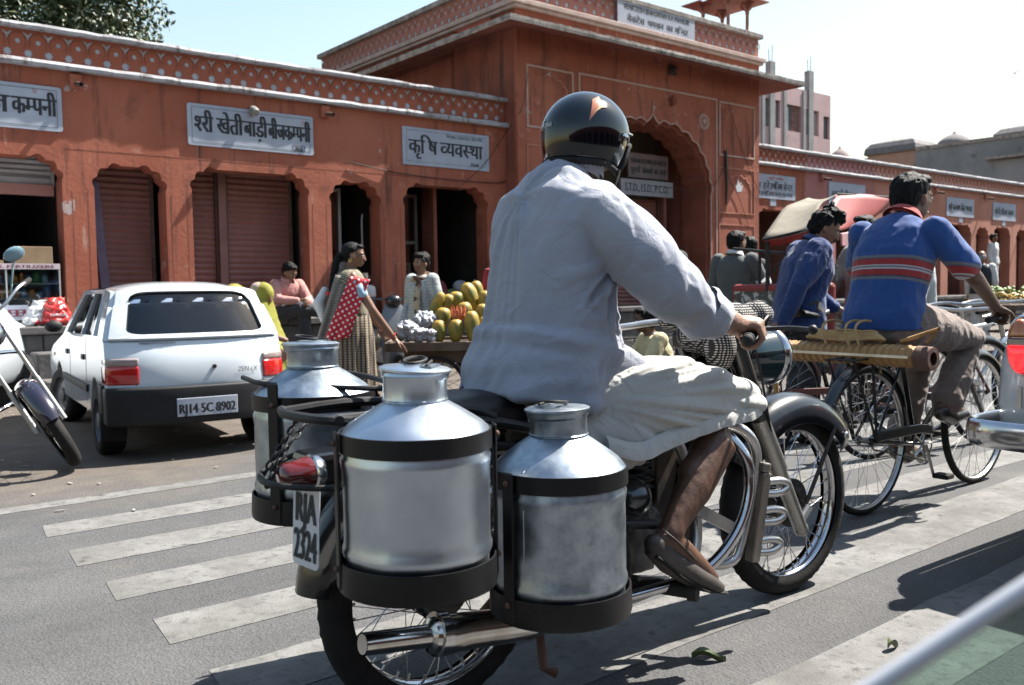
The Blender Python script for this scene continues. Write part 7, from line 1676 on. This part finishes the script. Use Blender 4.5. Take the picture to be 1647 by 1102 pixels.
tag(b.build('twig_bundle', rope, M=WM[fc.name]), 'bundle of dry twigs hanging under the fruit cart', 'twigs')
random.seed(5)
pap = mat('papaya_skin', (.42, .26, .03), (.14, .15, .025), 9, .55, bump=.1, bscale=20, lo=.42, hi=.62, chip=[((.10, .06, .02), 18, .68, .05)])
def papaya(px, py, d, w, h, tilt=0, yaw=0, label=''):
    p = scr(px, py, d); k = d/FPX
    M = T_(p) @ MX.Rotation(R(yaw), 4, 'Z') @ MX.Rotation(R(tilt), 4, 'Y'); rw_, rh_ = w*k/2*.90, h*k/2*1.16
    t = thing('papaya', label, 'papaya', M, 'papayas on the cart')
    b = B(); pr = []
    for i in range(13):
        a = pi*i/12; r = math.sin(a)**.75*(1-.22*math.cos(a)); pr.append((max(0, r)*rw_*.98, -rh_*math.cos(a)))
    b.lathe(pr, 20)
    for q in b.v: an = math.atan2(q.y, q.x); f = 1+.035*math.cos(5*an)+.03*NZ.noise(q*18+V((px, 0, 0))); q.x *= f; q.y *= f
    b.build('fruit', pap, t, smooth=True)
    b = B(); b.cyl((0, 0, rh_*.95), (0, 0, rh_*1.12), rw_*.12, rw_*.08, 6); b.build('stalk', plank, t)
    return t
for q in [(706, 534, 7.55, 25, 33, 0, 'front row papaya, leftmost beside the foil'), (733, 533, 7.55, 27, 34, 2, 'front row papaya, pale yellow, in the middle'), (759, 526, 7.55, 27, 45, -2, 'tall front row papaya nearest the rider'),
          (779, 532, 7.65, 22, 40, 0, 'papaya at the right end of the front row, half behind the rider'), (712, 512, 7.75, 28, 30, 8, 'papaya of the second row above the leftmost one'), (700, 494, 7.85, 20, 46, 28, 'long green papaya slanting at the left end of the pile'),
          (748, 502, 7.8, 26, 28, -10, 'round papaya just right of the cut one'), (734, 484, 7.95, 28, 26, 5, 'small papaya behind the cut one'), (757, 478, 8.0, 27, 42, -22, 'big papaya leaning across the top of the pile'),
          (768, 470, 8.1, 22, 32, -14, 'yellow papaya at the very top of the pile'), (776, 506, 7.8, 24, 30, 0, 'papaya behind the tall front one, near the rider'), (779, 486, 7.95, 24, 32, 6, 'papaya at the upper right of the pile'),
          (720, 488, 7.9, 22, 26, 15, 'greenish papaya on the left shoulder of the pile')]:
    papaya(*q[:6], random.uniform(0, 360) if False else 0, q[6])
cpx = scr(737, 506, 7.62); cut = thing('cut_papaya', 'orange red papaya cut open into a crown of petals in the middle of the pile', 'papaya', T_(cpx))
flesh = mat('papaya_flesh', (.55, .12, .04), (.65, .20, .09), 20, .35, sss=.1)
b = B(); b.lathe([(0, -.055), (.035, -.052), (.058, -.030), (.062, -.005), (.05, .0), (0, -.01)], 20); b.build('base', flesh, cut, smooth=True)
for k in range(11):
    a = 2*pi*k/11; d = V((math.cos(a), math.sin(a), 0)); n_ = V((-d.y, d.x, 0)); h_ = .07+.012*(k % 2)
    b = B(); b.loft([[d*.052+n_*.016+V((0, 0, -.01)), d*.060+V((0, 0, -.01)), d*.052-n_*.016+V((0, 0, -.01)), d*.045+V((0, 0, -.01))], [d*.060+n_*.012+V((0, 0, h_*.5)), d*.070+V((0, 0, h_*.5)), d*.060-n_*.012+V((0, 0, h_*.5)), d*.056+V((0, 0, h_*.5))], [d*.058+n_*.001+V((0, 0, h_)), d*.060+V((0, 0, h_)), d*.058-n_*.001+V((0, 0, h_)), d*.056+V((0, 0, h_))]]); b.build('petal', flesh, cut)
newsp = mat('newsprint_foil', (.22, .23, .26), (.40, .41, .45), 30, .35, .3, bump=.6, bscale=60, chip=[((.08, .08, .10), 40, .60, .03), ((.45, .22, .10), 5, .62, .05), ((.10, .25, .35), 7, .70, .03)])
for (px, py, d, w, h, lab) in ((655, 532, 7.55, 34, 34, 'fruit wrapped in crumpled newspaper and foil at the left end of the cart'), (672, 539, 7.5, 30, 24, 'low heap of crumpled newspaper between the wrapped fruit and the papayas'), (684, 518, 7.75, 44, 34, 'blue and silver crumpled wrappers piled behind the newspaper heap'), (690, 540, 7.5, 26, 22, 'white crumpled paper tucked against the leftmost papaya')):
    k = d/FPX; c = scr(px, py, d); b = B(); b.ell((0, 0, 0), (w*k/2, w*k/2.2, h*k/2), 16, 12)
    def crum(p, n): return n*(abs(NZ.noise(p*17))*.04-.010+abs(NZ.noise(p*45))*.012)
    o = voxel(b, 'crumpled_wrapper', newsp, None, .009, 0, crum, M=T_(c)); o.data.polygons.foreach_set('use_smooth', [False]*len(o.data.polygons)); tag(o, lab, 'wrapper')
b = B(); c = scr(641, 541, 7.6); b.lathe([(.028, -.045), (.034, .03), (.04, .034), (.03, .036), (0, .03)], 16, T_(c)); tag(b.build('steel_tumbler', iron, smooth=50), 'small dark pot at the left corner of the fruit cart', 'pot')
rc = thing('red_cloth', 'dark red cloth hanging behind the rider at the right end of the fruit pile', 'cloth', FR(-.205, 8.3, 10)); b = B(); b.tube([(0, 0, .55), (0, 0, .8), (.0, 0, 1.0), (.01, 0, 1.28)], [(.05, .09), (.06, .10), (.06, .09), (.02, .04)], 14); voxel(b, 'cloth', cloth('dark_red_cloth', (.28, .012, .015)), rc, .012, 2, foldd(.012, 12, (1, 1, .3)))
# ------------------------------------------------------------------ shop goods
cs = thing('display_case', 'white glass display case in the first shop with PESTICIDES, FERTILIZERS lettering', 'display case', ST @ T_((-.40, .45, .78)))
wf = mat('case_white', (.34, .35, .36), (.40, .41, .42), 6, .6)
b = B(); b.box(-.75, .83, .0, .42, .0, .03); b.box(-.75, .83, .0, .42, .60, .63)
for z in (.28, .44): b.box(-.74, .82, .02, .40, z, z+.012)
for x in (-.75, .02, .30, .815): b.box(x, x+.015, .0, .42, .10, .60)
b.box(-.74, .82, .40, .42, .03, .60); b.build('case_frame', wf, cs)
b = B(); b.box(-.75, .83, -.004, .0, .60, .66); hd_ = b.build('header_board', mat('pale_header', (.5, .42, .44)), cs)
lettering('PESTICIDES, FERTILIZERS', WM[cs.name] @ T_((-.15, -.006, .613)) @ MX.Rotation(R(90), 4, 'X'), mat('maroon_ink', (.16, .02, .04)), hd_, .032, .92, .003)
b = B(); b.box(-.75, .50, -.012, -.006, .06, .22); bb_ = b.build('front_board', signw, cs); lettering('DHANNA BEEJ', WM[cs.name] @ T_((-.44, -.014, .10)) @ MX.Rotation(R(90), 4, 'X'), MATS['maroon_ink'], bb_, .075, .92, .008)
b = B(); b.box(-.73, .81, .006, .009, .22, .60); b.build('glass_front', glass, cs)
random.seed(8); jc = [('blue', (.05, .16, .30)), ('white', (.5, .5, .48)), ('green', (.08, .22, .08)), ('orange', (.5, .18, .03)), ('pale blue', (.25, .38, .45)), ('cream', (.5, .42, .25))]
for zi, z in enumerate((.292, .452)):
    x = .02
    for k in range(11):
        nm, c = jc[random.randrange(6)]; r = random.uniform(.025, .04); h = random.uniform(.07, .125); x += r*2+.006
        if x > .80: break
        b = B(); b.lathe([(0, 0), (r, 0), (r, h*.75), (r*.7, h*.85), (r*.7, h), (0, h)], 12)
        t_ = b.build('jar', mat('jar_'+nm.replace(' ', '_'), c, rough=.3), M=WM[cs.name] @ T_((x-r, .12, z)), smooth=40)
        tag(t_, '%s jar, %s from the centre divider on the %s shelf of the display case' % (nm, ('first', 'second', 'third', 'fourth', 'fifth', 'sixth', 'seventh', 'eighth', 'ninth', 'tenth', 'eleventh', 'twelfth')[k], ('lower', 'upper')[zi]), 'jar', 'jars and tins in the display case')
b = B(); b.box(0, .38, 0, .25, 0, .22); tag(b.build('carton', mat('cardboard', (.22, .14, .08), (.28, .19, .11), 6, .9), M=ST @ T_((.02, .62, 1.41)), bevel=.005), 'brown cardboard carton standing on the display case', 'carton')
b = B(); b.box(0, .30, 0, .2, 0, .07); tag(b.build('ledger_pile', MATS['cardboard'], M=ST @ T_((-.38, .62, 1.41))), 'low pile of ledgers on the display case left of the carton', 'books')
def bagthing(label, s0, y0, w, h, m, nm='carrier_bag', z0=.78, lean=0):
    t = thing(nm, label, 'bag', ST @ T_((s0, y0, z0))); b = B(); b.loft([[V((lean*z+wx*math.cos(a), wy*math.sin(a), z)) for a in (2*pi*k/18 for k in range(18))] for z, wx, wy in ((.004, w*.48, w*.3), (h*.3, w*.52, w*.33), (h*.7, w*.38, w*.24), (h*.9, w*.30, w*.12), (h, w*.34, w*.06))])
    voxel(b, 'bag_body', m, t, .009, 1, lambda p, n: n*(abs(NZ.noise(p*12+V((s0, 0, 0))))*.04-.012+NZ.noise(p*30)*.006)); return t
rb = bagthing('bright red plastic carrier bag on the plinth below the display case', .32, .22, .30, .30, mat('red_plastic_bag', (.45, .02, .02), (.50, .05, .04), 8, .35))
lettering('MAYUR', WM[rb.name] @ T_((-.085, -.125, .10)) @ MX.Rotation(R(90), 4, 'X'), mat('white_print', (.7, .72, .75)), rb, .028, .17, .002)
bagthing('white and red plastic bag slumped left of the bright red one', .10, .26, .24, .27, mat('white_plastic_bag', (.5, .5, .52), (.5, .52, .54), 8, .4, chip=[((.45, .03, .03), 4, .58, .02)]), lean=.3)
# cooler and mug, goods behind glass
cl = thing('water_cooler', 'round water cooler with a white lid and dark base behind the sari woman', 'cooler', ST @ T_((4.18, .42, .78)))
b = B(); b.lathe([(0, 0), (.13, 0), (.14, .02), (.14, .24), (0, .24)], 28); b.build('cooler_body', mat('navy_plastic', (.01, .02, .06), rough=.35), cl, smooth=40)
b = B(); b.lathe([(.14, .24), (.145, .25), (.142, .35), (.13, .38), (.09, .40), (0, .40)], 28); b.build('cooler_lid', mat('cooler_white', (.48, .48, .50), rough=.4), cl, smooth=40)
mg_ = thing('steel_mug', 'shiny steel mug standing on the lid of the water cooler', 'mug', ST @ T_((4.17, .42, 1.18)))
b = B(); b.lathe([(0, 0), (.055, 0), (.062, .08), (.058, .15), (.064, .16), (.056, .155), (.05, .02), (0, .01)], 24); b.build('mug_body', chrome, mg_, smooth=40)
b = B(); b.tube(cr([(.058, 0, .13), (.095, 0, .12), (.095, 0, .05), (.06, 0, .035)], 5), .006, 6); b.build('handle', chrome, mg_, smooth=True)
b = B(); b.box(0, .22, 0, .2, 0, .26); tag(b.build('switch_box', mat('pale_box', (.33, .32, .34)), M=ST @ T_((4.28, 1.25, 1.32)), bevel=.01), 'pale grey box on the wall above the steel mug', 'box')
ac = thing('air_conditioner', 'window air conditioner unit set in the brown framed shop window', 'air conditioner', ST @ T_((5.10, 1.40, 1.10)))
b = B(); b.box(0, .46, 0, .3, 0, .42); b.build('casing', mat('ac_grey', (.20, .19, .19), (.25, .24, .24), 5, .6), ac, bevel=.01)
for k in range(9): b = B(); b.box(.05, .40, -.01, .0, .05+k*.038, .07+k*.038); b.build('louvre', dark, ac)
b = B(); b.box(0, .42, 0, .2, 0, .28); tag(b.build('wall_fan', MATS['ac_grey'], M=ST @ T_((5.12, 1.5, 2.42)), bevel=.03), 'grey ventilator box high in the fifth arch', 'fan')
random.seed(21)
for k, (s0, z0, w, h, c, lab) in enumerate([(3.86, 1.0, .3, .5, (.30, .31, .33), 'stack of pale cartons behind the glass of the fourth arch'), (3.9, 1.55, .26, .22, (.35, .33, .30), 'cream carton on top behind the glass of the fourth arch'), (5.05, 1.62, .35, .1, (.25, .22, .2), 'papers on the sill behind the brown frame'), (5.2, 1.95, .16, .14, (.35, .30, .03), 'yellow bag hanging behind the brown framed pane'), (5.05, 1.9, .1, .3, (.3, .3, .3), 'white paper taped behind the brown framed pane'),
                                             (5.95, .80, .45, .32, (.10, .13, .05), 'green sack on the floor of the dark open shop'), (6.2, 1.05, .25, .2, (.3, .3, .32), 'white polythene bundle in the dark open shop'), (5.85, .85, .22, .4, (.16, .03, .03), 'red sack in the dark open shop')]):
    b = B(); b.ell((w/2, .1, h/2), (w/2, .1, h/2), 12, 8) if 'sack' in lab or 'bag' in lab or 'bundle' in lab else b.box(0, w, 0, .2, 0, h)
    tag(b.build('shop_goods' if False else ('sack' if 'sack' in lab else 'bundle' if 'bundle' in lab else 'bag' if 'bag' in lab else 'carton' if 'carton' in lab else 'paper'), mat('goods_%d' % k, tuple(min(.85, q*2) for q in c), tuple(q*1.3 for q in c), 8, .8), M=ST @ T_((s0, 1.32 if s0 < 5.8 else 1.1, z0)), smooth=60), lab, 'goods')
# sack heap behind the boy
for k, (s0, w, h, c, lab) in enumerate([(2.35, .36, .42, (.30, .25, .03), 'yellow cloth bundle between the sitting woman and the boy'), (3.28, .22, .30, (.20, .21, .24), 'grey polythene sack between the boy and the pillar')]):
    b = B(); b.ell((0, 0, h/2), (w/2, .14, h/2), 16, 10); tag(voxel(b, 'cloth_bundle', mat('bundle_%d' % k, c, tuple(q*.6 for q in c), 7, .8), None, .012, 1, foldd(.02, 9), M=ST @ T_((s0, .38, .78))), lab, 'bundle')
# dark scooter behind the vendor
scm_ = mat('scooter_body', (.10, .10, .11), rough=.25, coat=.8); SMx = FR(-1.35, 10.2, -60)
st2 = thing('scooter', 'dark scooter parked between the sari woman and the fruit seller', 'scooter', SMx)
b = B(); b.loft([[V((x+.02*math.cos(a), wy*math.sin(a), z+.02*math.cos(a)*.3)) for a in (2*pi*k/14 for k in range(14))] for x, z, wy in ((.10, .25, .16), (.14, .5, .20), (.08, .8, .17), (.02, .95, .10))]); b.build('leg_shield', scm_, st2, smooth=60)
b = B(); b.ell((-.62, 0, .55), (.38, .16, .18), 18, 12); b.build('rear_body', scm_, st2, smooth=True)
b = B(); b.ell((-.55, 0, .74), (.34, .13, .06), 16, 8); b.build('seat', seatm, st2, smooth=True)
b = B(); b.tube([(0, .32, 1.0), (.03, .1, 1.0), (.03, -.1, 1.0), (0, -.32, 1.0)], .014); b.ell((.06, 0, .98), (.08, .1, .07), 12, 8); b.build('handlebar', blackp, st2, smooth=True)
b = B(); b.box(-.35, .1, -.14, .14, .25, .29); b.build('foot_board', blackp, st2)
for x in (.25, -.75): wheel(st2, SMx @ T_((x, 0, .2)), .2, .045, .03, 0, tread=False, hubr=.1, hubw=.03)
# ------------------------------------------------------------------ far fruit stall
fs = thing('fruit_stall', 'cart heaped with bananas and guavas far right', 'stall', FR(8.05, 14.2, 20))
b = B(); b.box(-.65, 1.2, -.4, .4, .66, .74); b.box(-.6, -.55, -.35, -.3, 0, .66); b.box(1.1, 1.15, -.35, -.3, 0, .66); b.box(-.5, 1.1, -.2, .2, .3, .34); b.build('table', plank, fs)
ban = mat('banana_skin', (.55, .38, .08), (.40, .26, .06), 10, .5); gua = mat('guava_skin', (.14, .22, .05), (.30, .34, .12), 10, .5)
b = B()
for k in range(90):
    c = V((random.uniform(-.55, 1.1), random.uniform(-.38, .1), .78+random.random()*.12)); a = random.random()*6.28
    b.tube([c+V((math.cos(a)*.07*t, math.sin(a)*.07*t, .03*(1-t*t))) for t in (-1, -.4, .4, 1)], [.006, .018, .018, .006], 6)
o = b.build('banana_pile', ban, M=WM[fs.name], smooth=True); tag(o, 'pile of yellow bananas along the front of the far stall', 'bananas', kind='stuff')
b = B()
for k in range(120): b.ell((random.uniform(-.5, 1.1), random.uniform(0, .38), .86+random.random()*.16), .032, 8, 6)
o = b.build('guava_pile', gua, M=WM[fs.name], smooth=True); tag(o, 'heap of green guavas behind the bananas on the far stall', 'guavas', kind='stuff')
# ------------------------------------------------------------------ white saloon at the right edge
am = thing('saloon_car', 'rounded white saloon at the right edge with amber and red tail lamp and chrome bumper', 'car', FR(1.775, 3.42, 37) @ T_((0, 0, 0)))
b = B(); rings = []
for z, ins in ((.47, .05), (.52, .01), (.62, .0), (.78, .008), (.90, .03), (.98, .07), (1.03, .13), (1.06, .22), (1.07, .4)):
    rings.append([V((x, -y, z)) for x, y in rr(ins, 4.1-ins, ins, 1.6-ins, .20, 6)])
b.loft(rings); b.build('body', mat('ivory_paint', (.60, .63, .66), rough=.25, coat=1), am, smooth=60)
b = B(); b.loft([[V((x, -y, z)) for x, y in rr(1.0+i_, 3.1-i_, .2+i_*.3, 1.4-i_*.3, .15, 5)] for z, i_ in ((1.05, 0), (1.3, .2), (1.46, .4), (1.5, .6))]); b.build('cabin', MATS['ivory_paint'], am, smooth=60)
TLm = MX.Translation((-.002, -.20, .815)) @ MX.Rotation(R(-90), 4, 'Y')
def half_ell(z0, z1, m, nm, par):
    b = B(); n = 20; pts = []
    for k in range(41):
        a = 2*pi*k/40; y, z = .045*math.cos(a), .100*math.sin(a)
        pts.append((y, min(z1, max(z0, z))))
    res = []
    for p in pts:
        if not res or abs(p[0]-res[-1][0])+abs(p[1]-res[-1][1]) > 1e-6: res.append(p)
    if res[0] == res[-1]: res.pop()
    b.loft([[V((-.015, y, z)) for y, z in res], [V((-.045, y*.95, z0+(z1-z0)*.5+(z-(z0+z1)*.5)*.96)) for y, z in res], [V((-.058, y*.6, z0+(z1-z0)*.5+(z-(z0+z1)*.5)*.7)) for y, z in res]])
    return b.build(nm, m, par, M=WM[am.name] @ T_((0, -.165, .85)), smooth=60)
ring_ = B(); ring_.tube([V((-.018, .050*math.cos(t), .106*math.sin(t))) for t in (2*pi*k/36 for k in range(36))], .007, 8, closed=True); tlr = ring_.build('lamp_rim', chrome, am, M=WM[am.name] @ T_((0, -.165, .85)), smooth=True)
half_ell(-.1, .0, mat('lit_red_lens', (.55, .015, .02), (.62, .03, .03), 60, .1, coat=1, emit=((1, .03, .04), .35)), 'red_lens', tlr); half_ell(.002, .028, mat('clear_lens_dirty', (.35, .27, .22), rough=.2), 'clear_lens', tlr); half_ell(.030, .1, mat('amber_lens', (.45, .11, .01), (.5, .15, .02), 40, .15, coat=1), 'amber_lens', tlr)
b = B(); bp_ = [(1.2, .035), (.25, .04), (.02, .03), (-.045, -.02), (-.075, -.12), (-.085, -.5), (-.085, -1.1), (-.05, -1.55)]
path = cr([(x, y, .52) for x, y in bp_], 8); b.tube(path, [(.018, .052)]*len(path), 14); b.build('bumper', chrome, am, smooth=True)
b = B(); b.tube([(-.02, -.16, .62), (-.02, -.16, .70)], .010, 8); b.build('hinge_slot', dullc, am)
b = B(); b.box(.7, 3.9, -1.5, -.3, .32, .47); b.build('chassis', blackp, am)
for x in (1.15, 3.3):
    for y in (-.22, -1.42): b = B(); b.lathe([(0, -.08), (.28, -.08), (.30, 0), (.28, .08), (0, .08)], 28, T_((x, y, .30)) @ MX.Rotation(R(90), 4, 'X')); b.build('wheel', rubber, am, smooth=40)
# ------------------------------------------------------------------ half lowered window of the car the picture was taken from
wn = thing('car_window', 'half lowered window glass with a bright top edge, blurred in the lower right corner', 'car window', MX.Identity(4))
pa, pb_ = scr(1290, 1180, .42), scr(1720, 900, .42); dn = (scr(1500, 1300, .42)-scr(1500, 1000, .42)).normalized()
nrm = (pb_-pa).cross(dn).normalized(); b = B()
b.loft([[pa, pb_, pb_+dn*.25, pa+dn*.25], [p+nrm*.004 for p in (pa, pb_, pb_+dn*.25, pa+dn*.25)]]); b.build('pane', thin_glass('green_glass', (.62, .74, .70), .10), wn)
b = B(); b.tube([pa, pb_], .0048, 12); b.build('bright_edge', mat('polished_edge', (.55, .56, .60), rough=.35, metal=.3), wn, smooth=True)
# ------------------------------------------------------------------ bits on the ground, bird
lf = mat('fallen_leaf', (.035, .055, .012), (.10, .13, .04), 30, .5)
for (px, py, a, s_, lab) in ((1140, 1064, 0, .05, 'dark green leaf in the shadow behind the motorcycle'), (1436, 1046, 40, .032, 'pale green leaf lying on the crossing stripe')):
    r = V(Fv+Rv*((px-823.5)/FPX)+Dv*((py-551)/FPX)); p = Cc+r*(-CAMH/r.z)
    b = B(); b.add(*sheet(lambda u_, v_: V(((u_-.5)*2*s_, (v_-.5)*s_*.7*math.sin(pi*min(.98, max(.02, u_))), .008+.018*abs(v_-.5)*2+.012*math.sin(u_*5))), 12, 5)); o = b.build('leaf', lf, M=T_(p) @ MX.Rotation(R(a), 4, 'Z'), smooth=80); tag(o, lab, 'leaf')
random.seed(9); b = B()
for k in range(170):
    s0, y0 = random.uniform(-3, 9), -random.uniform(.7, 5.6); p = V((s0, y0, .006)); a = random.random()*3; L_ = random.uniform(.008, .03)
    b.box(-L_, L_, -.004-random.random()*.006, .006, 0, .004, T=T_(p) @ MX.Rotation(a, 4, 'Z'))
o = b.build('litter', mat('litter_scraps', (.25, .22, .18), (.45, .42, .38), 1.5, .9), M=ST); tag(o, 'scattered straw and paper scraps on the sandy roadside', kind='stuff')
bd_ = scr(1632, 118, 60); b = B(); b.ell((0, 0, 0), (.12, .05, .05), 10, 6); b.add([V(p) for p in ((-.05, 0, .03), (.06, 0, .03), (.02, .28, .12), (-.08, .24, .10), (.02, -.28, .12), (-.08, -.24, .10))], [(0, 1, 2, 3), (0, 5, 4, 1)]); tag(b.build('bird', dmm, M=T_(bd_) @ MX.Rotation(R(30), 4, 'Z')), 'tiny dark bird in the white sky at the right', 'bird')
